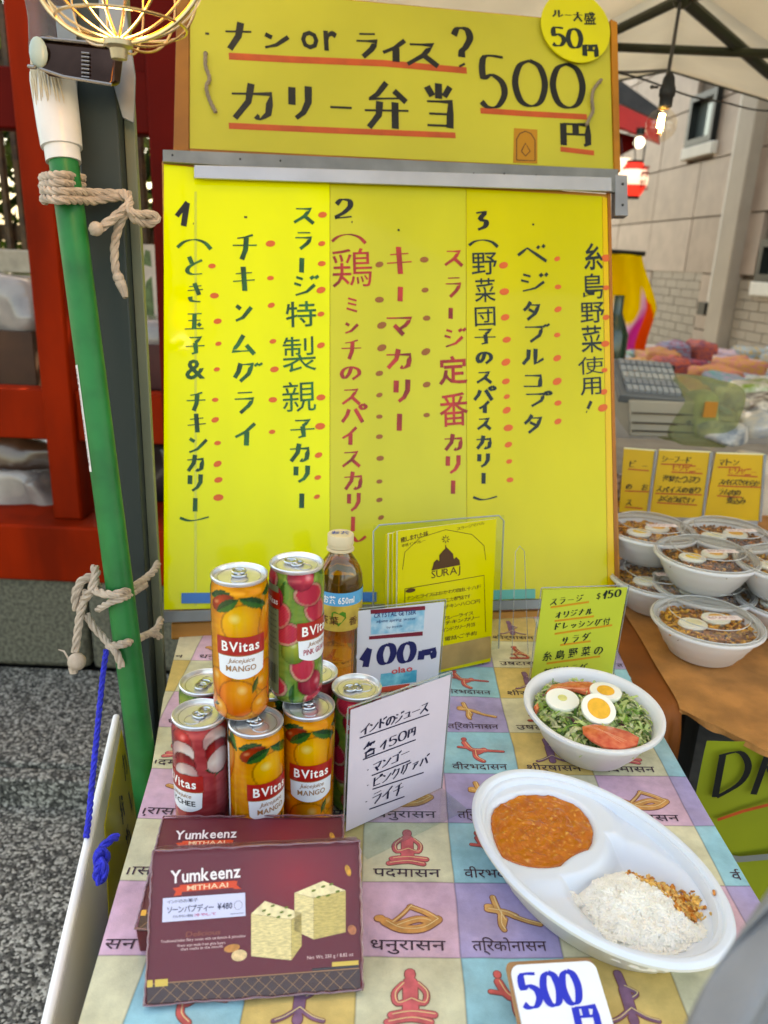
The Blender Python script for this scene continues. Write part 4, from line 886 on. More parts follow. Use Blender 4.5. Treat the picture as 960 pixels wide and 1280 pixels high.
# ================================================================== THINGS ON THE TABLE
# juice cans ------------------------------------------------------
CR, CHH = .0250, .134
def srgb(c): return np.array(lin(c)[:3])
def paint(kind, W=150, H=118):
    U, V = np.meshgrid(np.linspace(0, 1, W, endpoint=False), np.linspace(0, 1, H)); X = U*2*pi*CR*1000; Y = V*CHH*1000     # mm
    per = 2*pi*CR*1000; rn = np.random.RandomState({'mango': 1, 'guava': 2, 'lychee': 3}[kind])
    nz = .5*sum(np.sin(X*2*pi/per*k+rn.rand()*6+np.sin(Y*.09*(i+1)+rn.rand()*6)*1.5)*np.sin(Y*.11*k+rn.rand()*6) for i, k in enumerate((2, 3, 5, 7)))/4
    bgc = {'mango': ((226, 122, 8), (238, 172, 14)), 'guava': ((150, 176, 74), (64, 124, 44)), 'lychee': ((164, 22, 34), (214, 92, 96))}[kind]
    t = np.clip(nz*.8+.5, 0, 1)[..., None]; C = srgb(bgc[0])*(1-t)+srgb(bgc[1])*t
    def leaf(cx, cy, l, w, a, c1, c2):
        dx = (X-cx+per/2) % per-per/2; dy = Y-cy; u = dx*cos(a)+dy*sin(a); v = -dx*sin(a)+dy*cos(a)
        d = abs(v)/(w*np.clip(1-(u/l)**2, 0, 1)+1e-6); mk = (abs(u) < l) & (d < 1)
        s = (.5+.5*np.sign(v))[..., None]; cc = srgb(c1)*s+srgb(c2)*(1-s); C[mk] = cc[mk]
        mk2 = (abs(u) < l) & (abs(v) < .35); C[mk2] = srgb(c1)*1.4
    def fruit(cx, cy, rx, ry, a, ci, co, hl, ring=None, inner=None):
        dx = (X-cx+per/2) % per-per/2; dy = Y-cy; u = dx*cos(a)+dy*sin(a); v = -dx*sin(a)+dy*cos(a); d = np.sqrt((u/rx)**2+(v/ry)**2); mk = d < 1
        s = np.clip(np.sqrt((u/rx+.3)**2+(v/ry-.35)**2)/1.25, 0, 1)[..., None]; cc = srgb(ci)*(1-s)+srgb(co)*s
        h = np.clip(1-np.sqrt((u/rx+.35)**2+(v/ry-.4)**2)/.3, 0, 1)[..., None]; cc = cc*(1-h*.7)+srgb(hl)*h*.7
        if inner is not None:
            k = (d < .82)[..., None]; cc = np.where(k, srgb(inner)*(.9+.25*np.sin(X*2.1)*np.sin(Y*1.9))[..., None], cc)
        C[mk] = cc[mk]; e = (d > .97) & (d < 1.06); C[e] = C[e]*.55
    G1, G2 = (24, 70, 30), (44, 106, 36)
    if kind == 'mango':
        for k in range(14): leaf(rn.rand()*per, 98+rn.rand()*30, 12, 4.5, rn.rand()*3, G1, G2)
        for cx in (0, per*.52):
            fruit(cx-17, 118, 13, 7, .5, (196, 60, 14), (120, 30, 12), (250, 180, 120)); fruit(cx+3, 98, 20, 19, .2, (250, 200, 20), (232, 140, 6), (255, 240, 150)); fruit(cx+28, 100, 10, 24, -.3, (248, 176, 24), (220, 110, 8), (255, 230, 140))
            leaf(cx-12, 116, 13, 5, .6, G1, G2); leaf(cx+12, 118, 15, 5, -.4, G1, G2)
            for sx, sy, r in ((-22, 38, 15), (25, 42, 15), (-4, 24, 19), (22, 14, 14), (-26, 10, 13), (38, 22, 12)): fruit(cx+sx, sy, r, r*.92, .3*sx, (252, 168, 18), (226, 104, 6), (255, 226, 150))
            for q in ((-30, 14), (12, 36), (36, 18)): leaf(cx+q[0], q[1], 8, 2.6, q[0]*.1, (60, 80, 24), (110, 110, 30))
    elif kind == 'guava':
        for k in range(16): leaf(rn.rand()*per, rn.rand()*134, 13, 5, rn.rand()*3, (34, 92, 36), (96, 150, 60))
        for k in range(30):
            cx, cy = (k*37.3) % per, 4+(k*4.4) % 128
            if k % 5 == 2: fruit(cx, cy, 12, 13, k, (176, 190, 70), (96, 130, 40), (240, 246, 190))
            elif k % 5 == 4: fruit(cx, cy, 13, 13, k, (214, 60, 84), (140, 20, 50), (255, 180, 190))
            else: fruit(cx, cy, 15, 12, k, (226, 190, 160), (196, 110, 100), (255, 255, 255), inner=(216, 50, 78))
    else:
        for k in range(8): leaf(rn.rand()*per, 60+rn.rand()*74, 11, 4, rn.rand()*3, (20, 66, 34), (50, 96, 44))
        for k in range(28):
            cx, cy = (k*31.7) % per, 4+(k*23.3) % 128
            if k % 2 == 0: fruit(cx, cy, 13, 12, k, (246, 236, 232), (206, 160, 158), (255, 255, 255))
            else: fruit(cx, cy, 12, 12, k, (216, 44, 52), (126, 14, 26), (250, 150, 150))
    if kind == 'lychee':
        b = Y < 8; C[b] = srgb((120, 16, 26))
    fade = np.clip(.9+.1*nz, .7, 1)[..., None]; C = np.clip(C*fade, 0, 1)
    return np.concatenate([C, np.ones((H, W, 1))], 2)
def cyl(r, a0=0.): return lambda x, y, h=0.: ((r+h)*sin(x/r+a0), -(r+h)*cos(x/r+a0), y)
canpaint = mat('printed can', (255, 255, 255), .24, metal=.35, attr='Col', coat=.4)
canmet = mat('bright aluminium', (228, 230, 232), .3, metal=.8, amt=.06, scale=60); cantab = mat('tab aluminium', (186, 188, 190), .3, metal=1.)
redband = mat('label red', (168, 26, 18), .3, coat=.3); whitel = mat('label white', (226, 230, 236), .4, coat=.2); white_ink = mat('white print', (242, 240, 236), .4)
brown_ink = mat('tan print', (160, 112, 70), .5); black_ink = mat('black print', (24, 22, 26), .5)
def curved(mb, pts_top, pts_bot, place, n=14):
    """band between two curves (functions of t) on a curved surface"""
    vs = [place(*pts_bot(i/n)) for i in range(n+1)]+[place(*pts_top(i/n)) for i in range(n+1)]; mb.add(vs, [(i, i+1, n+2+i, n+1+i) for i in range(n)])
def make_can(kind, lab):
    t = thing('juice_can', lab, 'can', (0, 0, 0))
    prof = [(.0205, .0004), (.0228, .0025), (.0247, .0065), (CR, .010)]; zs = np.linspace(0, 1, 118)
    def rad(z):
        if z < .006: return .0212+(.0245-.0212)*z/.006
        if z < .010: return .0245+(CR-.0245)*(z-.006)/.004
        if z > CHH-.0045: return .0236
        if z > CHH-.013: return CR-(CR-.0236)*sin((z-(CHH-.013))/.0085*pi/2)**1.6
        return CR
    P = paint(kind); H, W = P.shape[:2]; z0, z1 = .0015, CHH-.0035
    m = MB()
    for j in range(H):
        z = z0+(z1-z0)*j/(H-1); r = rad(z)
        for i in range(W):
            th = 2*pi*i/W-pi; m.v.append((r*sin(th), -r*cos(th), z)); m.c.append(tuple(P[j, (i+W//2) % W]))
    for j in range(H-1):
        for i in range(W): i2 = (i+1) % W; m.f.append((j*W+i, j*W+i2, (j+1)*W+i2, (j+1)*W+i))
    obj('body', m, canpaint, t, world=False)
    m = MB(); m.lathe([(.0, .003), (.017, .003), (.0196, .0), (.0208, .0002), (.0214, .0018)], 48); obj('base', m, canmet, t, world=False)
    m = MB(); m.lathe([(.0235, CHH-.0040), (.0243, CHH-.0026), (.0244, CHH-.0008), (.0236, CHH), (.0228, CHH-.0006), (.0222, CHH-.0035), (.0212, CHH-.0052), (.0202, CHH-.0048), (.0194, CHH-.0034), (.0, CHH-.0034)], 56)
    lo = obj('lid', m, canmet, t, world=False)
    zt = CHH-.0030
    m = MB(); m.tube([(.0075*cos(a)*.95, -.0075+.0078*sin(a), zt-.0003) for a in [i*2*pi/24 for i in range(25)]], .0005, 5, caps=False)
    m.tube([(.0185*cos(a), .0185*sin(a), zt-.0004) for a in [i*2*pi/48 for i in range(49)]], .0004, 5, caps=False); obj('score_line', m, cantab, lo, world=False, kind='stuff')
    m = MB()
    def loop(cx, cy, rx, ry, z, r): m.tube([(cx+rx*cos(a), cy+ry*sin(a), z) for a in [i*2*pi/24 for i in range(25)]], r, 6, caps=False)
    loop(0, .0068, .0055, .0058, zt+.0016, .0012); loop(0, .0068, .0028, .0026, zt+.0014, .0007); loop(0, -.0008, .0058, .0042, zt+.0011, .0012); m.ball((0, .0, zt+.0009), (.0022, .0022, .0013), 12, 6)
    m.box((-.004, .001, zt+.0002), (.004, .0052, zt+.0016)); obj('pull_tab', m, cantab, lo, world=False)
    # label
    ang0 = {'mango': 0., 'guava': 0., 'lychee': 0.}[kind]
    LU = .013; pl = cyl(CR); m = MB(); hw = .0215
    if kind == 'guava': hw = .0205
    curved(m, lambda t: (-hw+2*hw*t, .0560+LU, .0003), lambda t: (-hw*.95+2*hw*.95*t, .0375+LU-.006*sin(pi*t)**.7, .0003), pl, 20); obj('label_panel', m, whitel, t, world=False)
    m = MB(); curved(m, lambda t: (-hw*1.04+2*hw*1.04*t, .0715+LU, .0005), lambda t: (-hw*1.04+2*hw*1.04*t, .0545+LU-.001*sin(pi*t), .0005), pl, 20); obj('label_band', m, redband, t, world=False)
    m = MB(); text(m, lambda a, b: pl(a, b, .0008), 'BVitas', 0, .0585+LU, .0130, .022, 0, 1., .02, 0, True, .0340); obj('brand_lettering', m, white_ink, t, world=False, smooth=False)
    m = MB(); curved(m, lambda t: (-hw+2*hw*t, .0545+LU, .0006), lambda t: (-hw+2*hw*t, .0538+LU, .0006), pl, 14); text(m, lambda a, b: pl(a, b, .0006), 'Juicejuice', 0, .0475+LU, .0062, 0, .25, 1, 0, 0, True, .023); obj('small_lettering', m, brown_ink, t, world=False, smooth=False)
    word = {'mango': 'MANGO', 'guava': 'PINK GUAVA', 'lychee': 'LYCHEE'}[kind]; mm = {'mango': brown_ink, 'guava': mat('guava ink', (170, 40, 66), .5), 'lychee': black_ink}[kind]
    m = MB(); text(m, lambda a, b: pl(a, b, .0006), word, 0, .0392+LU, .0078, .012, 0, 1, .02, 0, True, .027 if kind == 'mango' else .031); obj('flavour_lettering', m, mm, t, world=False, smooth=False)
    # information strip with small print and a barcode beside the label
    if kind != 'mango' or True:
        a0 = -.0530 if kind != 'guava' else -.0480
        m = MB(); curved(m, lambda t: (a0-.009+.018*t, .118, .0003), lambda t: (a0-.009+.018*t, .010, .0003), pl, 8)
        obj('information_strip', m, {'mango': whitel, 'guava': mat('grey green strip', (120, 132, 96), .4), 'lychee': mat('dark red strip', (96, 20, 26), .35)}[kind], t, world=False)
        m = MB()
        for i in range(16):
            if i % 5 == 4: continue
            curved(m, lambda t, i=i: (a0-.0075+.001*i+(.0006 if i % 3 else .0003)*t, .040, .0005), lambda t, i=i: (a0-.0075+.001*i+(.0006 if i % 3 else .0003)*t, .020, .0005), pl, 1)
        for r_ in range(10):
            z = .054+r_*.0058; text(m, lambda a, b: pl(a, b, .0005), 'fruit juice drink'[r_ % 4:], a0-.0078, z, .0030, 0, 0, 1, 0, 0, False, .0150)
        obj('small_print', m, black_ink if kind != 'lychee' else white_ink, t, world=False, smooth=False, kind='stuff')
        if kind == 'guava':
            m = MB(); curved(m, lambda t: (a0-.009+.02*t, .112, .0006), lambda t: (a0-.009+.02*t, .096, .0006), pl, 6); obj('side_band', m, redband, t, world=False)
            m = MB(); text(m, lambda a, b: pl(a, b, .0008), 'BVitas', a0-.008, .1005, .008, .02, 0, 1, 0, 0, False, .017); obj('side_lettering', m, white_ink, t, world=False, smooth=False)
    return t
GRP = 'slim juice cans stacked on the table'
def face(x, y, turn): return atan2(x, -(y)) if False else turn
def setc(t, x, y, z, turn, lab=None):
    t.location = (x, y, z); a = atan2(x, y)      # turn 0 = label faces the camera
    t.rotation_euler = (0, 0, -a+turn); t['group'] = GRP
    if lab: t['label'] = lab
    return t
def at_can(px_, py_, z): q = Pz(px_, py_, z+CHH); return q.x, q.y
mango = make_can('mango', 'm'); guava = make_can('guava', 'g'); lych = make_can('lychee', 'l')
x, y = at_can(299, 716, CHH); setc(mango, x, y, CHH+.0004, .02, 'mango can standing on top of the stack at its left')
def dcan(src, px_, py_, z, turn, lab):
    x, y = at_can(px_, py_, z); r = dup(src, (0, 0, 0), 0, lab); return setc(r, x, y, z, turn)
x, y = at_can(371, 702, CHH); setc(guava, x, y, CHH+.0004, .88, 'pink guava can standing on top of the stack beside the tea bottle')
x, y = at_can(249, 891, 0); setc(lych, x, y, .0004, -.85, 'red lychee can at the front left corner of the stack')
dcan(mango, 320, 900, .0004, .55, 'mango can at the front between lychee can and second mango can')
dcan(mango, 386, 880, .0004, .16, 'mango can in the front row right below the pink guava can')
dcan(guava, 446, 857, .0004, 1.9, 'red and green guava can half hidden behind the juice price card')
dcan(guava, 256, 851, .0004, 2.6, 'guava can at the back left showing only its tan lid')
dcan(mango, 338, 856, .0004, 2.0, 'mango can under the top pair, almost wholly hidden in the stack')
dcan(lych, 392, 838, .0004, 2.4, 'lychee can at the back below the guava can, mostly hidden')

# tea bottle -------------------------------------------------------
def bottle():
    q = Pz(426, 667, .214); c = (q.x, q.y+.0, 0.0004); t = thing('tea_bottle', 'amber tea bottle with pale cap and blue label behind the cans', 'bottle', c)
    zc = .214
    body = [(.0, .0), (.022, .0), (.0265, .004), (.0285, .012), (.0285, .052), (.0275, .056), (.0285, .060), (.0285, .138), (.0278, .146), (.0285, .150), (.0270, .163), (.0235, .174), (.0175, .184), (.0135, .190), (.0128, .196), (.0128, .199)]
    def ribbed(prof, o, n=40, amp=.0006):
        mb = MB()
        for r, z in prof:
            for k in range(n):
                th = 2*pi*k/n; rr = r*(1+(.03*cos(th*10) if .15 < z < .178 else 0)); mb.v.append((o[0]+rr*cos(th), o[1]+rr*sin(th), o[2]+z))
        mb.f += [(i*n+k, i*n+(k+1) % n, (i+1)*n+(k+1) % n, (i+1)*n+k) for i in range(len(prof)-1) for k in range(n)]
        return mb
    obj('body', ribbed(body, c), mat('amber tea bottle', (228, 156, 44), .07, trans=.92, ior=1.33, coat=1., amt=.1, scale=20), t)
    m = MB(); n = 40
    m.lathe([(.0152, zc-.016), (.0152, zc-.0125), (.0158, zc-.012), (.0158, zc-.001), (.015, zc), (.0, zc+.0003)], 40, c); obj('cap', m, mat('beige cap', (214, 196, 160), .5, amt=.04), t)
    m = MB(); m.lathe([(.0150, zc-.021), (.0166, zc-.020), (.0166, zc-.018), (.0150, zc-.017)], 40, c); obj('cap_ring', m, mat('beige cap'), t)
    cf = Frame((c[0], c[1], zc+.0012), (1, 0, 0), (0, 1, 0)); m = MB()
    text(m, flat(cf, 0), 'お茶', 0, -.004, .011, .02, 0, 1, 0, 0, True); obj('cap_lettering', m, mat('blue print', (30, 70, 170), .5), t, smooth=False)
    a = -atan2(c[0], c[1]); ca, sa = cos(a), sin(a); R = .0289
    def pl(x, y, h=0.): X = (R+h)*sin(x/R); Y = -(R+h)*cos(x/R); return (c[0]+X*ca-Y*sa, c[1]+X*sa+Y*ca, y)
    m = MB(); curved(m, lambda t: (-.0905+.181*t, .1485, 0), lambda t: (-.0905+.181*t, .1315, 0), pl, 48); obj('label_band', m, mat('sky blue label', (70, 160, 206), .35), t)
    m = MB(); text(m, lambda a, b: pl(a, b, .0004), 'お茶 650ml', 0, .135, .0115, .02, 0, 1, .02, 0, True, .040); obj('label_lettering', m, white_ink, t, smooth=False)
    m = MB(); curved(m, lambda t: (-.0905+.181*t, .1315, 0), lambda t: (-.0905+.181*t, .098, 0), pl, 48); obj('lower_label', m, mat('tan label', (190, 160, 70), .3, amt=.25, scale=40), t)
    m = MB(); hpt = [(0, -.012), (.009, -.001), (.0085, .006), (.0045, .008), (0, .005), (-.0045, .008), (-.0085, .006), (-.009, -.001)]
    m.add([pl(x+.0, y+.117, .0005) for x, y in hpt], [tuple(range(8))]); obj('leaf_heart', m, mat('heart green', (64, 130, 30), .5), t, smooth=False)
    m = MB(); text(m, lambda a, b: pl(a, b, .0005), '茶葉', -.024, .108, .012, .01); text(m, lambda a, b: pl(a, b, .0005), '香', .013, .106, .012, .01)
    obj('side_lettering', m, mat('brown dark print', (92, 44, 20), .5), t, smooth=False)
bottle()

# acrylic stands with cards ----------------------------------------
acry = clear_mat('clear acrylic', (246, 250, 250), .02, .93); acedge = mat('acrylic edge', (206, 216, 222), .1, trans=.6, coat=1)
def card(name, x, y, yaw, lean, w, h, paper, label, cat='price card', foot=.04, off=.0016):
    fr = stand(x, y, yaw, lean, .0012); t = thing(name, label, cat, tuple(fr.o))
    m = MB(); m.rect(fr, -.002, 0, w+.002, h+.002, -.0012, -.0002); obj('stand', m, acry, t, smooth=False)
    m = MB(); m.rect(fr, -.002, h+.0021, w+.002, h+.0029, -.0014, .0002); m.rect(fr, -.0028, 0, -.0021, h+.002, -.0014, .0002); m.rect(fr, w+.0021, 0, w+.0028, h+.002, -.0014, .0002); obj('stand_edge', m, acedge, t, smooth=False, kind='stuff')
    ff = Frame(fr.p(0, 0), fr.u, fr.n*-1 if False else Vector((fr.u.y*-1, fr.u.x, 0))); m = MB(); m.rect(ff, -.002, -foot, w+.002, 0.0, 0.0, .0016); obj('foot', m, acry, t, smooth=False)
    m = MB(); m.rect(fr, 0, .002, w, h, 0, .0006); obj('paper', m, paper, t, smooth=False)
    return fr, t
inkdb = mat('navy marker', (9, 12, 50), .45)
# juice price card
fr, t = card('juice_price_card', -.0236, .6069, 36.5, -.7, .119, .138, mat('lilac white paper', (206, 196, 208), .5, amt=.04, scale=12), 'handwritten card listing Indian juices at 150 yen before the cans')
m = MB(); H_ = .0009
hx(m, fr, 'インドのジュース', 456, 911, 530, 884, 13, 2.0, H_); hx(m, fr, '各', 462, 935, 462, 935, 19, 2.2, H_); hx(m, fr, '150円', 479, 930, 514, 915, 11.5, 1.9, H_)
hx(m, fr, '・マンゴー', 459, 962, 506, 941, 13, 1.9, H_); hx(m, fr, '・ピンクヴァバ'.replace('ヴァ', 'グァ'), 459, 981, 530, 950, 13, 1.8, H_); hx(m, fr, '・ライチ', 457, 1002, 497, 986, 15, 2., H_)
for a, b in (((449, 922), (536, 892)), ((453, 949), (519, 924)), ((464, 969), (512, 950)), ((465, 986), (529, 965)), ((461, 1011), (505, 995))): line_px(m, fr, [a, b], 1.5, H_)
obj('handwriting', m, inkdb, t, smooth=False, kind='stuff')
# water price card
fr, t = card('water_price_card', -.0314, .8517, 19.3, -1., .1184, .119, mat('grey white paper', (204, 206, 214), .5, amt=.03), 'printed 100 yen water card standing behind the right hand can')
def cp(name, pts, mm, h0=.0007, h1=.0009): mb = MB(); poly_px(mb, fr, pts, h0, h1); return obj(name, mb, mm, t, smooth=False)
cp('label_picture', [(463, 793), (529, 788), (531, 759), (464, 763)], mat('water label blue', (110, 176, 204), .4, c2=(190, 216, 226), scale=70)); mrn = mat('maroon bar', (118, 22, 44), .5)
cp('label_bar', [(463, 767), (531, 762), (531, 757), (463, 762)], mrn, .00095, .0011); cp('label_bar', [(461, 799), (528, 794), (528, 789), (461, 795)], mrn, .00095, .0011)
m = MB(); tx(m, fr, 'CRYSTAL GEYSER', 467, 772, 520, 767, 6, .02, 0, .0012); tx(m, fr, 'alpine spring water', 470, 778, 520, 774, 4, 0, .1, .0012); tx(m, fr, 'by bottle', 483, 785, 503, 783, 3, 0, 0, .0012); obj('small_lettering', m, mat('deep blue print', (20, 50, 110), .5), t, smooth=False)
m = MB(); col_text(m, fr, [('1', 457, 822, (13, 24)), ('0', 483, 817, (19, 25)), ('0', 508, 815, (19, 25)), ('円', 534, 817, (20, 13))], 6.5, 22, .0010); obj('price_lettering', m, mat('royal navy ink', (10, 22, 84), .45), t, smooth=False)
m = MB(); tx(m, fr, 'olao', 489, 842, 516, 838, 8, .02, 0, .0012); obj('red_lettering', m, mat('coral ink', (206, 70, 70), .5), t, smooth=False)
cp('wave_picture', [(474, 858), (520, 852), (521, 837), (476, 842)], mat('aqua print', (26, 150, 178), .4, c2=(120, 206, 216), scale=60)); cp('red_picture', [(474, 867), (510, 861), (512, 854), (474, 859)], mat('orange red print', (206, 74, 50), .5))
# salad sign
fr, t = card('salad_sign', .2058, .9063, 10., -2.4, .1149, .1363, mat('lime paper', (186, 196, 62), .5, amt=.04), 'lime green handwritten salad sign standing behind the salad bowl')
m = MB(); H_ = .0009
hx(m, fr, 'スラージ', 692, 752, 724, 747, 9, 1.5, H_); hx(m, fr, 'オリジナル', 698, 768, 736, 764, 8.5, 1.4, H_); hx(m, fr, 'ドレッシング付', 696, 783, 758, 776, 9, 1.4, H_); hx(m, fr, 'サラダ', 706, 800, 732, 796, 10, 1.5, H_); hx(m, fr, '糸島野菜の', 684, 820, 748, 812, 12, 1.4, H_); hx(m, fr, '新鮮サラダ', 684, 840, 728, 834, 10, 1.3, H_)
col_text(m, fr, [('1', 756, 743, (5, 11)), ('5', 763, 742, (6, 10)), ('0', 772, 741, (7, 9))], 2., 8, H_); a = fr.px(748, 745); glyph_c(m, fr, '$', a[0], a[1], fr.m(747, 745, 5), fr.m(747, 745, 9), 0, H_); obj('handwriting', m, inkd, t, smooth=False, kind='stuff')
m = MB()
for a, b in (((688, 759), (736, 752)), ((693, 776), (742, 770)), ((693, 792), (765, 781)), ((700, 806), (738, 801)), ((683, 829), (750, 820))): line_px(m, fr, [a, b], 2.6, .0008)
obj('underline', m, mat('ochre marker', (206, 140, 30), .5), t, smooth=False, kind='stuff')
# leaflets in a clear holder
fr = stand(.0262, .886, 26.5, 4.8, .0012); fr = Frame(fr.o, fr.u, fr.v)
hf = stand(-.0050, .925, 20.6, 6., .0012)
t = thing('leaflet_holder', 'clear acrylic leaflet holder plate against the menu board', 'leaflet holder', tuple(hf.o))
m = MB(); m.rect(hf, 0, 0, .192, .198, -.003, -.0008); obj('plate', m, acry, t, smooth=False, bevel=.0004)
m = MB(); m.tube([hf.p(0, .0, -.002), hf.p(0, .190, -.002), hf.p(.008, .198, -.002), hf.p(.184, .198, -.002), hf.p(.192, .190, -.002), hf.p(.192, 0, -.002)], .0012, 6); obj('rim', m, acedge, t)
m = MB(); m.tube([hf.p(.196, .0, .03), hf.p(.200, .15, .02), hf.p(.206, .158, .02), hf.p(.214, .15, .02), hf.p(.222, .0, .03)], .0005, 6); obj('side_lip', m, acedge, t)
t = thing('leaflet_stack', 'thick stack of yellow restaurant leaflets with a dome emblem', 'leaflets', tuple(fr.o))
rn = random.Random(5)
for k in range(9):
    m = MB(); z = -.0016*k; dx = -.0012*k+rn.uniform(-.0008, .0008); dz = rn.uniform(-.001, .0015)
    m.rect(fr, dx, .002, .1465+dx*.3, .206+dz-.0006*k, z-.0012, z); obj('leaflet', m, mat('leaflet yellow', (206, 194, 8), .4, coat=.2) if k % 3 != 1 else mat('leaflet white', (226, 224, 196), .5), t, smooth=False)
H_ = .0004
m = MB(); tx(m, fr, '癒しまれた味', 501, 678, 536, 669, 5.5, .01, 0, H_); tx(m, fr, '本格インドカレー', 502, 684, 532, 677, 3.5, 0, 0, H_); tx(m, fr, 'スラージマハル', 571, 663, 606, 655, 3.5, 0, 0, H_)
tx(m, fr, 'SURAJ', 539, 723, 576, 716, 10, .0, 0, H_); obj('title_lettering', m, mat('dark brown ink', (74, 42, 10), .5), t, smooth=False)
m = MB()
dome = [(540, 714), (575, 705), (575, 699), (571, 697), (570, 692), (566, 695), (565, 696), (566, 688), (563, 689), (560, 685), (557, 688), (551, 691), (549, 700), (545, 698), (543, 703), (540, 707)]
dome = [(539, 713), (575, 706), (574, 700), (570, 696), (567, 699), (566, 692), (562, 688), (558, 684), (553, 689), (549, 694), (549, 702), (546, 699), (542, 703), (541, 708)]
poly_px(m, fr, dome, H_, H_+.0003); line_px(m, fr, [(557, 686), (557, 681)], 1.2, H_)
for k in range(8): a = k*pi/4; line_px(m, fr, [(557+2*cos(a), 674+2*sin(a)), (557+5*cos(a), 674+5*sin(a))], 1., H_)
line_px(m, fr, [(506, 736), (605, 719), (607, 790)], .8, H_); line_px(m, fr, [(506, 736), (506, 756)], .8, H_)
line_px(m, fr, [(503, 712), (506, 690), (525, 672), (557, 662), (590, 668), (605, 682), (607, 700)], .6, H_)
obj('emblem', m, mat('dark brown ink'), t, smooth=False)
m = MB(); sm = [('ナンとライスはおかわり自由、十八種', 508, 750, 602, 735), ('本場の味を大切にした専門店です', 524, 758, 588, 747), ('スパイス・チキン・八〇〇円', 530, 765, 600, 753), ('カレーライス', 554, 775, 592, 768), ('チキンカリー', 556, 781, 600, 773), ('インドカリー弁当', 552, 790, 594, 782), ('電話・ご予約', 556, 801, 596, 793)]
for s_, a, b, c, d in sm: tx(m, fr, s_, a, b, c, d, 4.3, .004, 0, H_)
obj('small_lettering', m, mat('dark brown ink'), t, smooth=False)
m = MB(); a = fr.px(513, 738); m.slab(fr, [(a[0]+.008*cos(k*pi/8)*.9, a[1]+.0028*sin(k*pi/8)) for k in range(16)], H_, H_+.0002); obj('oval_mark', m, mat('dark brown ink'), t, smooth=False)
m = MB(); poly_px(m, fr, [(547, 838), (614, 822), (613, 795), (550, 808)], H_, H_+.0002); obj('photo_strip', m, mat('leaflet mauve print', (166, 136, 84), .5, amt=.15, scale=30), t, smooth=False)

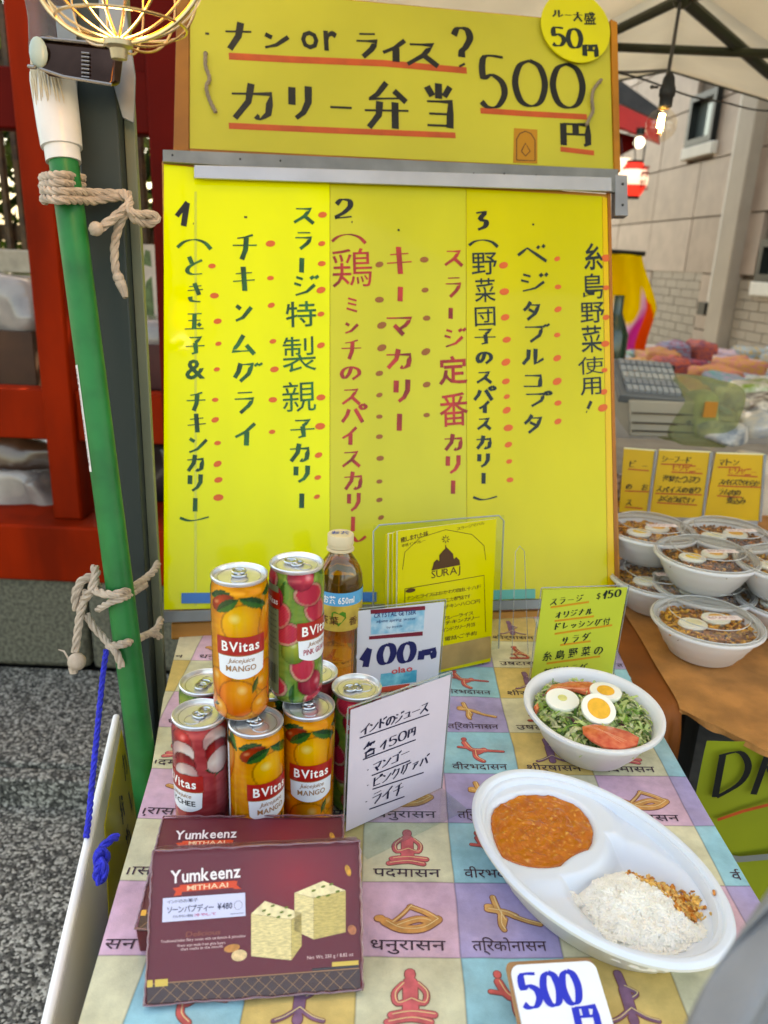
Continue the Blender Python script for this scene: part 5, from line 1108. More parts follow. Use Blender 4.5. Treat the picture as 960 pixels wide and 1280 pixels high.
# sweet boxes ------------------------------------------------------
XF = stand(-.159, .4171, 7.3, 35.6, .0012); XF = Frame(XF.o+Vector((0, 0, .001)), XF.u, XF.v)
BW, BH, BD_ = .1600, .1060, .028
def sweet_box():
    t = thing('sweets_box', 'front maroon box of Indian sweets leaning on the second box', 'sweets box', tuple(XF.o))
    mar = mat('maroon box card', (98, 5, 32), .5, amt=.12, scale=10, coat=.15, spec=.3); side = mat('maroon side card', (70, 6, 22), .35, coat=.5)
    m = MB(); m.rect(XF, 0, .002, BW, BH, -BD_, 0); obj('carton', m, mar, t, bevel=.001)
    A = lambda x, y: XF.px(x, y)
    def pp(name, pts, mm, h=.0004, par=t): mb = MB(); poly_px(mb, XF, pts, h-.0002, h); return obj(name, mb, mm, par, smooth=False)
    pp('bottom_band', [(183.5, 1258), (450.5, 1239), (449.5, 1211), (184, 1231)], mat('brown band', (50, 18, 12), .35, coat=.5, amt=.2, scale=30))
    m = MB()
    for i in range(-2, 17): 
        a = A(184+i*17, 1255-i*1.2); b = A(184+i*17+24, 1231-i*1.2-1.5)
        for p, q in ((a, b), ((a[0]+.0145, a[1]), (b[0]-.0145, b[1]))):
            if p[0] < .001 or q[0] < .001 or p[0] > BW-.001 or q[0] > BW-.001: continue
            strip(m, XF, [p, q], (0, 0), .0003, .0006)
    strip(m, XF, [A(184.5, 1230), A(449, 1210)], (0, 0), .0006, .0006); obj('lattice_print', m, mat('pale gold line', (176, 136, 96), .4, metal=.4), t, smooth=False, kind='stuff')
    gold = mat('gold print', (206, 176, 84), .3, metal=.6)
    pp('gold_clasp', [(184, 1234), (191, 1233.5), (191, 1224.5), (184, 1225)], gold, .0008); pp('gold_clasp', [(194, 1233.2), (210, 1232), (210, 1223), (194, 1224.2)], gold, .0008)
    pp('gold_clasp', [(415, 1208), (448, 1205.6), (448, 1200), (415, 1202.4)], gold, .0008)
    pp('dark_bar', [(390, 1213), (448, 1209), (448, 1206.2), (390, 1210.4)], mat('black glaze', (16, 12, 12), .2, coat=.5), .0007)
    # radial red glow print
    m = MB(); a0, b0 = A(186, 1229); q0, q1 = .003, BH-.003; c0 = A(372, 1095); c1_, c2_ = srgb((98, 5, 32)), srgb((140, 8, 34))
    def gc(u, v):
        x_, y_ = BW*u, b0+(q1-b0)*v; d_ = math.hypot((x_-c0[0])/.055, (y_-c0[1])/.042); t_ = max(0, 1-d_)**1.2; w_ = c1_*(1-t_)+c2_*t_; return (float(w_[0]), float(w_[1]), float(w_[2]), 1.)
    m.grid(lambda u, v: XF.p(.001+(BW-.002)*u, b0+(q1-b0)*v, .0002), 70, 44, col=gc); obj('front_print', m, mat('front print', (255, 255, 255), .45, attr='Col', coat=.2), t, smooth=False)
    # brand
    m = MB(); tx(m, XF, 'Yumkeenz', 213, 1104, 302, 1096, 17, .02, 0, .0009); obj('brand_lettering', m, white_ink, t, smooth=False)
    rib = mat('orange red ribbon', (222, 70, 24), .4)
    pp('ribbon', [(224, 1115), (296, 1109), (294, 1100.5), (225, 1106)], rib, .0009); pp('ribbon', [(217, 1120), (227, 1118.5), (228, 1108), (216, 1110), (220, 1114.5)], rib, .0007); pp('ribbon', [(292, 1111), (302, 1111), (296, 1106), (297, 1101), (291, 1101)], rib, .0007)
    m = MB(); tx(m, XF, 'MITHAAI', 234, 1112.8, 286, 1108.5, 6.5, .012, 0, .0011); obj('ribbon_lettering', m, mat('pale orange print', (250, 214, 170), .5), t, smooth=False)
    pp('price_sticker', [(203, 1152.5), (307, 1144.5), (306.5, 1115.5), (204, 1122.5)], mat('sticker white', (206, 216, 240), .45), .0012)
    m = MB(); tx(m, XF, 'ソーンパプディー', 209, 1141, 268, 1137, 7.5, .008, 0, .0015); tx(m, XF, '¥480', 272, 1136.5, 291, 1135, 8, .015, 0, .0015); tx(m, XF, 'インドのお菓子', 209, 1129, 248, 1126, 3.8, 0, 0, .0015)
    tx(m, XF, 'カルダモン風味', 216, 1147, 242, 1145.2, 3., 0, 0, .0015)
    m.k = 0; q = A(298, 1131)
    for r_ in (.0030,): strip(m, XF, [(q[0]+r_*cos(k*pi/10), q[1]+r_*sin(k*pi/10)) for k in range(21)], (0, 0), .00022, .0015)
    strip(m, XF, [A(288, 1142), A(305, 1140.6)], (0, 0), .0003, .0015); obj('sticker_lettering', m, mat('sticker ink', (50, 56, 84), .5), t, smooth=False)
    m = MB(); tx(m, XF, '冷やして', 243, 1145, 271, 1142.8, 3., .01, 0, .0015); obj('sticker_red_lettering', m, mat('pink print', (200, 60, 120), .5), t, smooth=False)
    m = MB(); tx(m, XF, 'Delicious', 232, 1171, 276, 1167.5, 7, 0, .2, .0006); obj('gold_lettering', m, mat('dim gold print', (150, 80, 60), .4, metal=.3), t, smooth=False)
    m = MB(); tx(m, XF, 'Traditional Indian flaky sweet with cardamom & pistachios', 201, 1178.5, 307, 1171, 3.6, .006, 0, .0006); tx(m, XF, 'Finest soan made from ghee layers', 222, 1183.5, 282, 1179.5, 3.6, .006, 0, .0006); tx(m, XF, 'that melts in the mouth', 226, 1188, 279, 1184, 3.6, .006, 0, .0006)
    tx(m, XF, 'Net Wt. 250 g / 8.82 oz', 384, 1199, 442, 1194.5, 4.6, .006, 0, .0006); obj('small_lettering', m, mat('pinkish white print', (226, 196, 190), .5), t, smooth=False)
    # printed sweets
    S1, S2, S3 = (236, 226, 170), (214, 200, 130), (196, 180, 104)
    def cubep(x0, xm, x1, yt, y0t, y1t, ymt, y0b, ymb, y1b, xt):
        pp('sweet_top', [(x0, y0t), (xt, yt), (x1, y1t), (xm, ymt)], mat('sweet top print', S1, .45, amt=.15, scale=200), .0006)
        pp('sweet_front', [(x0, y0t+.3), (xm, ymt+.3), (xm, ymb), (x0, y0b)], mat('sweet front print', (222, 210, 146), .45, amt=.22, scale=260, stretch=(1, 1, 6)), .0006)
        pp('sweet_side', [(xm+.2, ymt+.3), (x1, y1t+.3), (x1, y1b), (xm+.2, ymb)], mat('sweet side print', S3, .45, amt=.2, scale=260, stretch=(1, 1, 6)), .0006)
    cubep(314, 364, 377, 1126, 1142, 1141, 1149, 1195, 1200, 1182, 331)
    m = MB(); 
    for x, y in ((330, 1138), (341, 1132), (352, 1140), (336, 1143), (358, 1134), (348, 1146), (362, 1144)): a = A(x, y); m.slab(XF, [(a[0]+.0016*cos(k*pi/4), a[1]+.0008*sin(k*pi/4+.4)) for k in range(8)], .0007, .0010)
    for x, y in ((392, 1113), (404, 1108), (410, 1119), (398, 1121), (422, 1114), (414, 1105)): a = A(x, y); m.slab(XF, [(a[0]+.0018*cos(k*pi/4), a[1]+.0009*sin(k*pi/4+.4)) for k in range(8)], .0007, .0010)
    cubep(368, 392, 432, 1101, 1116, 1113, 1122, 1163, 1174, 1165, 404)
    obj('pistachio_print', m, mat('pistachio print', (106, 128, 40), .5), t, smooth=False, kind='stuff')
    for k, (x, y, rx, ry, c) in enumerate(((290, 1185, .0062, .0026, (190, 130, 60)), (299, 1194, .006, .0038, (222, 196, 140)), (440, 1162, .0034, .0034, (176, 110, 70)), (435, 1088, .0022, .0042, (206, 150, 50)))):
        a = A(x, y); mb = MB(); mb.slab(XF, [(a[0]+rx*cos(q*pi/8)*.95-ry*sin(q*pi/8)*.3, a[1]+ry*sin(q*pi/8)+rx*cos(q*pi/8)*.15) for q in range(16)], .0004, .0007+k*.00002); obj('nut_print', mb, mat('nut print %d' % k, c, .45, amt=.25, scale=300), t, smooth=False)
    # shrink film with crumpled seams
    m = MB(); e = .0008
    fm = clear_mat('shrink film', (252, 246, 248), .12, .955, .8)
    m.rect(XF, -e, .001, BW+e, BH+e, -BD_-e, .0020); obj('shrink_film', m, fm, t, bevel=.002)
    m = MB(); rn = random.Random(2)
    for (a, b) in (((0, BH), (BW, BH)), ((0, 0.002), (0, BH)), ((BW, .002), (BW, BH)), ((0, .002), (BW, .002))):
        n = 26; pts = []
        for k in range(n+1):
            t_ = k/n; pts.append(XF.p(a[0]+(b[0]-a[0])*t_+rn.uniform(-.0006, .0006), a[1]+(b[1]-a[1])*t_+rn.uniform(-.0006, .0006), .0015+rn.uniform(-.0005, .0005)))
        m.tube(pts, [.0006+rn.random()*.0005 for _ in pts], 5)
    obj('film_seam', m, mat('film seam', (176, 120, 130), .15, trans=.6, coat=1), t, kind='stuff')
    return t
sb = sweet_box()
sb2 = dup(sb, (0, 0, 0), 0, 'rear maroon box of sweets, only its top edge showing before the cans')
zt2 = .0285+BH*cos(radians(79)); a_, b_ = Pz(204, 1022, zt2), Pz(428, 1021, zt2); yw = atan2((b_-a_).y, (b_-a_).x)
u2 = Vector((cos(yw), sin(yw), 0)); k2 = Vector((-sin(yw), cos(yw), 0)); v2 = cos(radians(79))*Vector((0, 0, 1))+sin(radians(79))*k2
X2 = Frame(a_-v2*BH+Vector((0, 0, 0)), u2, v2); M1 = Matrix((XF.u, XF.v, XF.n)).transposed().to_4x4(); M2 = Matrix((X2.u, X2.v, X2.n)).transposed().to_4x4()
M1.translation = XF.o; M2.translation = X2.o; MW = M2 @ M1.inverted() @ WM[sb.name]; WM[sb2.name] = MW
sb2.location = MW.translation; sb2.rotation_euler = MW.to_euler()
sb['group'] = sb2['group'] = 'boxed Indian sweets'

# curry tray -------------------------------------------------------
TC, TA, TB_, TR_ = Vector((.1969, .5525, 0)), .1275, .0850, radians(-54)
white_pl = mat('white moulded tray', (214, 220, 228), .42, sss=.15, amt=.02, coat=.15)
tray = thing('meal_tray', 'large white oval two compartment tray holding curry and rice', 'tray', (TC.x, TC.y, 0))
cu, su = cos(TR_), sin(TR_)
def tl(x, y, z): return (TC.x+x*cu-y*su, TC.y+x*su+y*cu, z)
def loc2(px_, py_, z): q = Pz(px_, py_, z)-TC; return (q.x*cu+q.y*su, -q.x*su+q.y*cu)
def ss(a, b, x): t = max(0., min(1., (x-a)/(b-a))); return t*t*(3-2*t)
cc_ = loc2(674, 1035, .030); rc_ = loc2(790, 1118, .022)
TH = .041
def tray_z(x, y):
    rho = math.hypot(x/TA, y/TB_)
    # distance-like fields of the two wells
    dx, dy = x-cc_[0], y-cc_[1]; A_ = .8
    e1 = math.hypot(dx/.0500, dy/.0600); d1 = (e1-1)*.050
    dx, dy = x-rc_[0], y-rc_[1]
    e2 = (abs(dx/.0640)**2.3+abs(dy/.0590)**2.3)**(1/2.3); d2 = (e2-1)*.058
    inner = (rho-.875)*TB_
    w1 = max(d1, inner, -(math.hypot(x-cc_[0]-.105, y-cc_[1])-.060)); w2 = max(d2, inner, .058-math.hypot(x-cc_[0], y-cc_[1]))
    shelf = (TH-.009)-(.006)*ss(.010, .026, d1); z1 = .010+(shelf-.010)*ss(-.016, .0, w1); z2 = .010+(shelf-.010)*ss(-.022, .0, w2)
    zin = min(z1 if w1 < 0 else shelf, z2+0*(shelf) if w2 < 0 else shelf)
    zin = min(zin, shelf)
    if rho > .855: zin = shelf*1.0+(TH-.004-shelf)*ss(.868, .884, rho)
    if rho > .91: zin = TH-.004+.004*ss(.916, .930, rho)
    if rho > .975: zin = TH-.0035*ss(.975, 1.0, rho)
    return zin
m = MB(); nr, na = 92, 180
for i in range(nr+1):
    rho = (i/nr)**.85
    for k in range(na): th = 2*pi*k/na; x, y = TA*rho*cos(th), TB_*rho*sin(th); m.v.append(tl(x, y, tray_z(x, y)))
m.f += [(i*na+k, i*na+(k+1) % na, (i+1)*na+(k+1) % na, (i+1)*na+k) for i in range(nr) for k in range(na)]
obj('tray_insert', m, white_pl, tray, angle=60)
m = MB(); na = 320; prof = [(.995, TH-.0032), (1.0, TH-.006), (.985, TH-.007), (.93, TH-.0075), (.895, TH-.014), (.78, .005), (.75, .0006), (.0, .0006)]
for r, z in prof:
    for k in range(na):
        th = 2*pi*k/na; rr = r*(1+(.010*(1 if k % 8 < 4 else 0) if .76 < r < .92 else 0)); m.v.append(tl(TA*rr*cos(th), TB_*rr*sin(th), z))
m.f += [(i*na+(k+1) % na, i*na+k, (i+1)*na+k, (i+1)*na+(k+1) % na) for i in range(len(prof)-1) for k in range(na)]
obj('outer_shell', m, mat('pale tray shell', (214, 212, 200), .45, sss=.1), tray, angle=30)
# curry
rn = random.Random(11)
m = MB(); nr, na = 60, 128; CB = {}
def cur(x, y):
    p = Vector((x*170, y*170, 3)); q = Vector((x*420, y*420, 9))
    return .0290+.0018*max(-.2, noise.noise(p))+.0011*abs(noise.noise(q))+.0012*noise.noise(Vector((x*60, y*60, 0)))
def ccol(x, y):
    n1 = noise.noise(Vector((x*300, y*300, 1))); n2 = noise.noise(Vector((x*110, y*110, 5))); t = max(0, min(1, .5+n2*.8)); s_ = max(0, n1-.25)*1.6
    a, b, c = srgb((200, 106, 6)), srgb((178, 82, 4)), srgb((232, 168, 66)); v = (a*t+b*(1-t))*(1-s_)+c*s_; return (float(v[0]), float(v[1]), float(v[2]), 1.)
for i in range(nr+1):
    for k in range(na):
        th = 2*pi*k/na; r = i/nr
        if k not in CB:
            d_ = .02
            while d_ < .075 and tray_z(cc_[0]+d_*cos(th), cc_[1]+d_*sin(th)) < .0285: d_ += .0004
            CB[k] = d_
        x, y = cc_[0]+CB[k]*r*cos(th), cc_[1]+CB[k]*r*sin(th)
        dd = .045-math.hypot(x-cc_[0]-.105, y-cc_[1])+.012
        z = cur(x, y)-(.002*(r > .97)); m.v.append(tl(x, y, z)); m.c.append(ccol(x, y))
m.f += [(i*na+k, i*na+(k+1) % na, (i+1)*na+(k+1) % na, (i+1)*na+k) for i in range(nr) for k in range(na)]
solo('keema_curry', m, mat('curry', (255, 255, 255), .22, attr='Col', coat=.8, bump=.5, bscale=420), 'orange brown minced keema curry filling the tray compartment', 'curry', angle=80)
mc_ = loc2(800, 1139, .03)
# rice: a mound under loose grains
def mound(x, y):
    an_ = atan2(y-mc_[1], x-mc_[0]); ir_ = .16*noise.noise(Vector((cos(an_)*1.6, sin(an_)*1.6, 4)))+.05*sin(an_*7)
    dx, dy = x-mc_[0], y-mc_[1]; e = math.hypot(dx/.058, dy/.050)*(1+ir_); return .012+.021*max(0, 1-e**3)+(.005*noise.noise(Vector((x*55, y*55, 7)))+.0022*noise.noise(Vector((x*170, y*170, 3))))*(e < 1)
m = MB(); nr, na = 26, 60
for i in range(nr+1):
    for k in range(na):
        th = 2*pi*k/na; r = i/nr; x, y = mc_[0]+.054*r*cos(th), mc_[1]+.046*r*sin(th); s_ = math.hypot(x/TA, y/TB_)
        if s_ > .84: x, y = x*.84/s_, y*.84/s_
        m.v.append(tl(x, y, mound(x, y)-.0015-(.006 if i == nr else 0)))
m.f += [(i*na+k, i*na+(k+1) % na, (i+1)*na+(k+1) % na, (i+1)*na+k) for i in range(nr) for k in range(na)]
ricem = mat('boiled rice', (244, 238, 226), .4, sss=.35, amt=.05, scale=120, coat=.1)
rt = thing('rice_portion', 'mound of loose white rice in the larger tray compartment', 'rice', (TC.x, TC.y, .01))
obj('rice_mound', m, ricem, rt)
def grain(mb, p, d, l, r, n=5):
    d = d.normalized(); a = d.cross(Vector((.3, .5, .8))).normalized(); b = d.cross(a); vs = [p-d*l/2]
    for t_, s_ in ((-.28, .9), (.28, .9)):
        for k in range(n): th = 2*pi*k/n; vs.append(p+d*l*t_+(a*cos(th)+b*sin(th))*r*s_)
    vs.append(p+d*l/2); fs = [(0, 1+(k+1) % n, 1+k) for k in range(n)]+[(1+k, 1+(k+1) % n, n+1+(k+1) % n, n+1+k) for k in range(n)]+[(2*n+1, n+1+k, n+1+(k+1) % n) for k in range(n)]
    mb.add(vs, fs)
m = MB()
for _ in range(9500):
    th = rn.random()*2*pi; r = sqrt(rn.random())*1.12; x, y = mc_[0]+.054*r*cos(th), mc_[1]+.046*r*sin(th); 
    if math.hypot(x/TA, y/TB_) > .85 or math.hypot(x-cc_[0], y-cc_[1]) < .064: continue
    if noise.noise(Vector((x*45, y*45, 2))) < -.05 and r > .82: continue
    z = mound(x, y)
    if tray_z(x, y) > z+.003: continue
    z = max(z, tray_z(x, y))+rn.uniform(-.0005, .0012)
    grain(m, Vector(tl(x, y, z)), Vector((rn.gauss(0, 1), rn.gauss(0, 1), rn.gauss(0, .16))), rn.uniform(.0046, .0066), rn.uniform(.0010, .0013))
obj('rice_grains', m, ricem, rt, kind='stuff')
m1, m2 = MB(), MB()
fo = [loc2(*p, .034) for p in ((800, 1082), (820, 1090), (840, 1100), (858, 1113), (872, 1130))]
for _ in range(620):
    k = rn.random()*3.99; i = int(k); f = k-i; x = fo[i][0]+(fo[i+1][0]-fo[i][0])*f+rn.gauss(0, .0046); y = fo[i][1]+(fo[i+1][1]-fo[i][1])*f+rn.gauss(0, .0058)
    z = max(mound(x, y), tray_z(x, y)-.002)+rn.uniform(.0, .0045); d = Vector((rn.gauss(0, 1), rn.gauss(0, 1), rn.gauss(0, .6)))
    grain(m1 if rn.random() < .72 else m2, Vector(tl(x, y, z)), d, rn.uniform(.003, .0085), rn.uniform(.0009, .0021), 4)
ft = thing('fried_onions', 'golden fried onion flakes scattered over the rice', 'fried onions', tuple(tl(fo[2][0], fo[2][1], .03)))
obj('golden_flakes', m1, mat('golden flake', (228, 178, 96), .4, amt=.3, scale=200, coat=.3), ft, kind='stuff'); obj('brown_flakes', m2, mat('brown flake', (196, 118, 40), .4, amt=.3, scale=200, coat=.3), ft, kind='stuff')

# salad bowl -------------------------------------------------------
bowlm = mat('white paper bowl', (224, 224, 226), .45, sss=.1)
def bowl_mesh(c, ax, ay, h, hole=True):
    m = MB(); m.lathe([(.0, .0005), (.52, .0005), (.56, .002), (.60, .004), (.70, h*.32), (.725, h*.34), (.80, h*.58), (.82, h*.60), (.90, h*.86), (.93, h-.004), (.975, h-.0045), (1.0, h-.002), (.995, h+.0012), (.96, h+.002), (.915, h), (.88, h-.006), (.79, h*.55), (.69, h*.3), (.58, .006), (.0, .005)], 96, c, ax, ay, close=False)
    for i, v in enumerate(m.v): pass
    return m
SCx, SCy, SA, SB_, SH = .249, .7681, .0785, .0880, .052
# lathe radii are unit; scale with ax/ay
salad = thing('salad_bowl', 'white round paper bowl of green salad with eggs and tomato', 'salad bowl', (SCx, SCy, 0))
obj('bowl', bowl_mesh((SCx, SCy, .0004), SA, SB_, SH), bowlm, salad, angle=50)
greens = [mat('salad leaf%d' % i, c, .42, amt=.25, scale=60, translucent=.25, coat=.2) for i, c in enumerate([(132, 168, 74), (186, 204, 130), (84, 120, 56), (206, 208, 160), (104, 60, 70)])]
m = MB(); m.lathe([(.0, .030), (.6, .030), (.80, .034)], 40, (SCx, SCy, 0), SA, SB_, close=False)
sg = thing('salad_greens', 'shredded green lettuce and cabbage heaped in the salad bowl', 'salad greens', (SCx, SCy, .03))
obj('leaf_bed', m, greens[2], sg)
ms_ = [MB() for _ in greens]
for _ in range(1500):
    th = rn.random()*2*pi; r = sqrt(rn.random())*.80; p = Vector((SCx+SA*r*cos(th), SCy+SB_*r*sin(th), .037+.006*(1-r*r)+rn.uniform(-.004, .004)))
    d = Vector((rn.gauss(0, 1), rn.gauss(0, 1), rn.gauss(0, .35))).normalized(); l = rn.uniform(.008, .026); w_ = rn.uniform(.0006, .0022); s_ = d.cross(Vector((rn.gauss(0, .4), rn.gauss(0, .4), 1))).normalized()*w_; bnd = Vector((0, 0, rn.uniform(.0, .006)))+d.cross(Vector((0, 0, 1)))*rn.uniform(-.004, .004)
    q = [p-d*l/2, p-d*l/6+bnd, p+d*l/6+bnd, p+d*l/2]
    q = [Vector((SCx+(v.x-SCx)*min(1, .83/max(.01, math.hypot((v.x-SCx)/SA, (v.y-SCy)/SB_))), SCy+(v.y-SCy)*min(1, .83/max(.01, math.hypot((v.x-SCx)/SA, (v.y-SCy)/SB_))), v.z)) for v in q]
    k = rn.choices(range(5), (4, 5, 1.5, 4, .25))[0]; ms_[k].add([v+s_ for v in q]+[v-s_ for v in q], [(i, i+1, 5+i, 4+i) for i in range(3)])
for mb, g in zip(ms_, greens): obj('leaf_shreds', mb, g, sg, kind='stuff', smooth=False)
def egg(x, y, z, rx, ry, rz, tilt, lab, yc=(240, 176, 60), dy=(0, 0), yr=.55):
    t = thing('egg_half', lab, 'egg half', (x, y, z), 0, 'boiled egg halves on the salad')
    M_ = Matrix.Translation((x, y, z)) @ Matrix.Rotation(rz, 4, 'Z') @ Matrix.Rotation(tilt, 4, 'X')
    m = MB(); prof = [(.0, -.9)]+[(cos(a), sin(a)*.9) for a in [radians(-80+i*10) for i in range(8)]]+[(1., 0.0), (.97, .06), (.9, .075), (.0, .075)]
    m.lathe([(r*rx, zz*rx*.8) for r, zz in prof], 40, (0, 0, 0), 1, ry/rx); m.v = [tuple(M_ @ Vector(v)) for v in m.v]; obj('egg_white', m, mat('egg white', (240, 238, 224), .3, sss=.3, coat=.3), t)
    m = MB(); zz = rx*.8*.075; m.lathe([(rx*yr, zz+.0001), (rx*yr*.97, zz+.0006), (rx*yr*.8, zz+.0008), (.0, zz+.0009)], 32, (dy[0], dy[1], 0), 1, ry/rx*1.02, close=False); m.v = [tuple(M_ @ Vector(v)) for v in m.v]; obj('yolk', m, mat('yolk %d' % yc[1], yc, .4, amt=.08, scale=200), t)
q = Pz(703, 875, .054); egg(q.x, q.y, .055, .0195, .0175, .1, .22, 'egg half with a tiny yolk at the left of the salad', (214, 208, 130), (0, .001), .28)
q = Pz(757, 864, .056); egg(q.x, q.y, .056, .0185, .0170, -.3, .1, 'egg half at the back of the salad by the right greens')
q = Pz(748, 888, .058); egg(q.x, q.y, .060, .0195, .0200, .1, .45, 'egg half in the centre tipped towards the front tomato', yr=.66)
tomm = mat('tomato flesh', (206, 76, 52), .25, amt=.3, scale=120, coat=.6, sss=.2, c2=(226, 120, 84))
def tomato(pts, z, lab, g='tomato slices in the salad'):
    q = [Pz(x, y, z) for x, y in pts]; c = sum((Vector(v) for v in q), Vector())/len(q); t = thing('tomato_slice', lab, 'tomato slice', (c.x, c.y, z), 0, g)
    m = MB(); n = len(q); vs = [Vector((v.x, v.y, z-.0025)) for v in q]+[Vector((v.x, v.y, z)) for v in q]+[Vector((c.x+(v.x-c.x)*.85, c.y+(v.y-c.y)*.85, z+.0015)) for v in q]
    ar = sum(q[i].x*q[(i+1) % n].y-q[(i+1) % n].x*q[i].y for i in range(n)); o_ = range(n) if ar > 0 else range(n-1, -1, -1); o_ = list(o_)
    F = [tuple(2*n+i for i in o_)]
    for j in (0, 1): F += [(j*n+o_[i], j*n+o_[(i+1) % n], (j+1)*n+o_[(i+1) % n], (j+1)*n+o_[i]) for i in range(n)]
    m.add(vs, F); obj('flesh', m, tomm, t)
    m = MB()
    for k in range(3):
        a = Vector(q[0]).lerp(Vector(q[1]), .25*k+.2); b = Vector(q[n//2]).lerp(Vector(q[(n//2+1) % n]), .25*k+.2); a.z = b.z = z+.0017; m.tube([a.lerp(c, .3)+Vector((0,0,.0001)), a.lerp(b, .5)+Vector((0, .001, .0002)), b.lerp(c, .3)], .0005, 5)
    obj('vein', m, mat('tomato vein', (226, 140, 96), .35, coat=.4), t, kind='stuff')
tomato([(728, 908), (742, 905), (762, 908), (785, 914), (799, 922), (797, 930), (775, 936), (755, 933), (740, 925), (729, 915)], .053, 'larger tomato wedge at the front of the salad')
tomato([(682, 866), (690, 856), (710, 852), (738, 852), (752, 860), (738, 868), (715, 862), (695, 866)], .052, 'smaller tomato slice behind the eggs in the salad')
tomato([(667, 884), (672, 879), (674, 886), (670, 891)], .048, 'small orange tomato bit by the left bowl rim')

# 500 yen plate in front -------------------------------------------
nb = Pz(637, 1206, .030); q2 = Pz(743, 1200, .030); nx = (q2-nb); nx.z = 0; nf_ = Frame(nb, nx, Vector((-nx.y, nx.x, 0))); wN = nx.length
if nf_.n.z < 0: nf_ = Frame(nb, nx, Vector((nx.y, -nx.x, 0)))
nf_ = Frame(nb, nf_.u, nf_.v*cos(radians(15))+Vector((0, 0, 1))*sin(radians(15)))
def rrect(w, h, r, n=6):
    o = []
    for cx, cy, a0 in ((w-r, -r, 0), (r, -r, 90), (r, -h+r, 180), (w-r, -h+r, 270)):
        for i in range(n+1): a = radians(a0+90*i/n); o.append((cx+r*cos(a), cy+r*sin(a)))
    return o
pt = thing('price_plate', 'small white 500 yen plate on brown card near the tray', 'price plate', tuple(nf_.o))
m = MB(); m.slab(nf_, [(a-.002, b+.004) for a, b in rrect(wN+.002, .10, .005)], -.0065, -.004); obj('backing', m, mat('brown card', (166, 124, 84), .6, amt=.12, scale=20), pt)
m = MB(); m.slab(nf_, rrect(wN, .094, .007), -.0038, 0); obj('plate', m, mat('white plate', (232, 236, 242), .3, coat=.4), pt, bevel=.0006)
m = MB(); col_text(m, nf_, [('5', 663, 1238, (26, 45)), ('0', 689, 1236, (22, 44)), ('0', 713, 1234, (22, 44)), ('円', 733, 1270, (32, 30))], 8, 40, .0003); obj('lettering', m, mat('cobalt ink', (4, 44, 186), .4), pt, smooth=False)

# ================================================================== LEFT: POLES, ROPES, PANEL
sx, sy = -.3275, .93
galv = mat('grey painted steel', (48, 56, 54), .5, metal=.15, spec=.3, amt=.12, scale=9, stretch=(1, 1, .2))
sp = thing('steel_post', 'square grey steel tent post tied to the green pole with rope', 'tent post', (sx, sy, G-.093))
m = MB(); hw = .0218; pf2 = Frame((sx, sy, 0), (cos(.10), sin(.10), 0), (0, 0, 1))
m.rect(pf2, -hw, G-.093, hw, .86, -hw, hw); obj('tube', m, galv, sp, bevel=.002)
m = MB(); m.rect(pf2, hw+.0004, G-.093, hw+.012, .80, -hw*.7, -hw*.1); obj('side_channel', m, mat('olive grey steel', (104, 108, 88), .5, metal=.1, amt=.1), sp, bevel=.001)
m = MB(); m.slab(pf2, [(hw-.012, .735), (hw+.006, .66), (hw+.018, .655), (hw+.022, .70), (hw+.012, .80), (hw-.01, .80)], .0240, .0275); obj('bracket', m, mat('galvanised plate', (112, 118, 122), .45, metal=.6, amt=.15, scale=30), sp, bevel=.001)
m = MB(); m.slab(pf2, [(-hw-.012, .76), (-hw-.010, .69), (-hw+.004, .675), (-hw+.010, .76)], .0240, .0270); obj('bracket', m, mat('galvanised plate'), sp, bevel=.001)
# green pole
g0_, g1_ = PD(79, 198, .80), PD(190, 1040, .88); gd = (g0_-g1_).normalized()
gtop, gbot = g0_, g1_-gd*.55
gp = thing('green_pole', 'green plastic pole with white cap lashed to the steel post', 'pole', tuple(gbot))
m = MB(); m.tube([gbot, gbot.lerp(gtop, .5), gtop], .0148, 24); obj('tube', m, mat('glossy green plastic', (0, 104, 48), .42, amt=.2, scale=22, bump=.12, bscale=30, spec=.35), gp)
m = MB()
def along(t): return gtop+gd*t
wc = mat('white cap plastic', (200, 200, 198), .4, coat=.2, amt=.06, scale=30)
cp0 = gtop; pts = [(-.004, .0175), (.010, .0178), (.0105, .0205), (.03, .0215), (.075, .0225), (.083, .0215)]
m.tube([cp0+gd*a for a, r in pts], [r for a, r in pts], 28); obj('cap', m, wc, gp)
m = MB(); rn = random.Random(4); sidev = gd.cross(Vector((0, 1, 0))).normalized(); frv = sidev.cross(gd).normalized()
if frv.y > 0: frv = -frv
for k in range(46):
    a = rn.uniform(-1, 1); p0 = cp0+gd*.092+sidev*(a*.012)+frv*.017; p1 = cp0+gd*rn.uniform(.045, .075)+sidev*(a*.017)+frv*(.0225*sqrt(max(.05, 1-(a*.8)**2)))
    m.tube([p0, p0.lerp(p1, .5)+frv*.003+sidev*rn.uniform(-.001, .001), p1], [.0012, .0010, .0003], 5)
obj('bristles', m, mat('pale bristle', (196, 182, 158), .8, amt=.2, scale=40), gp, kind='stuff')
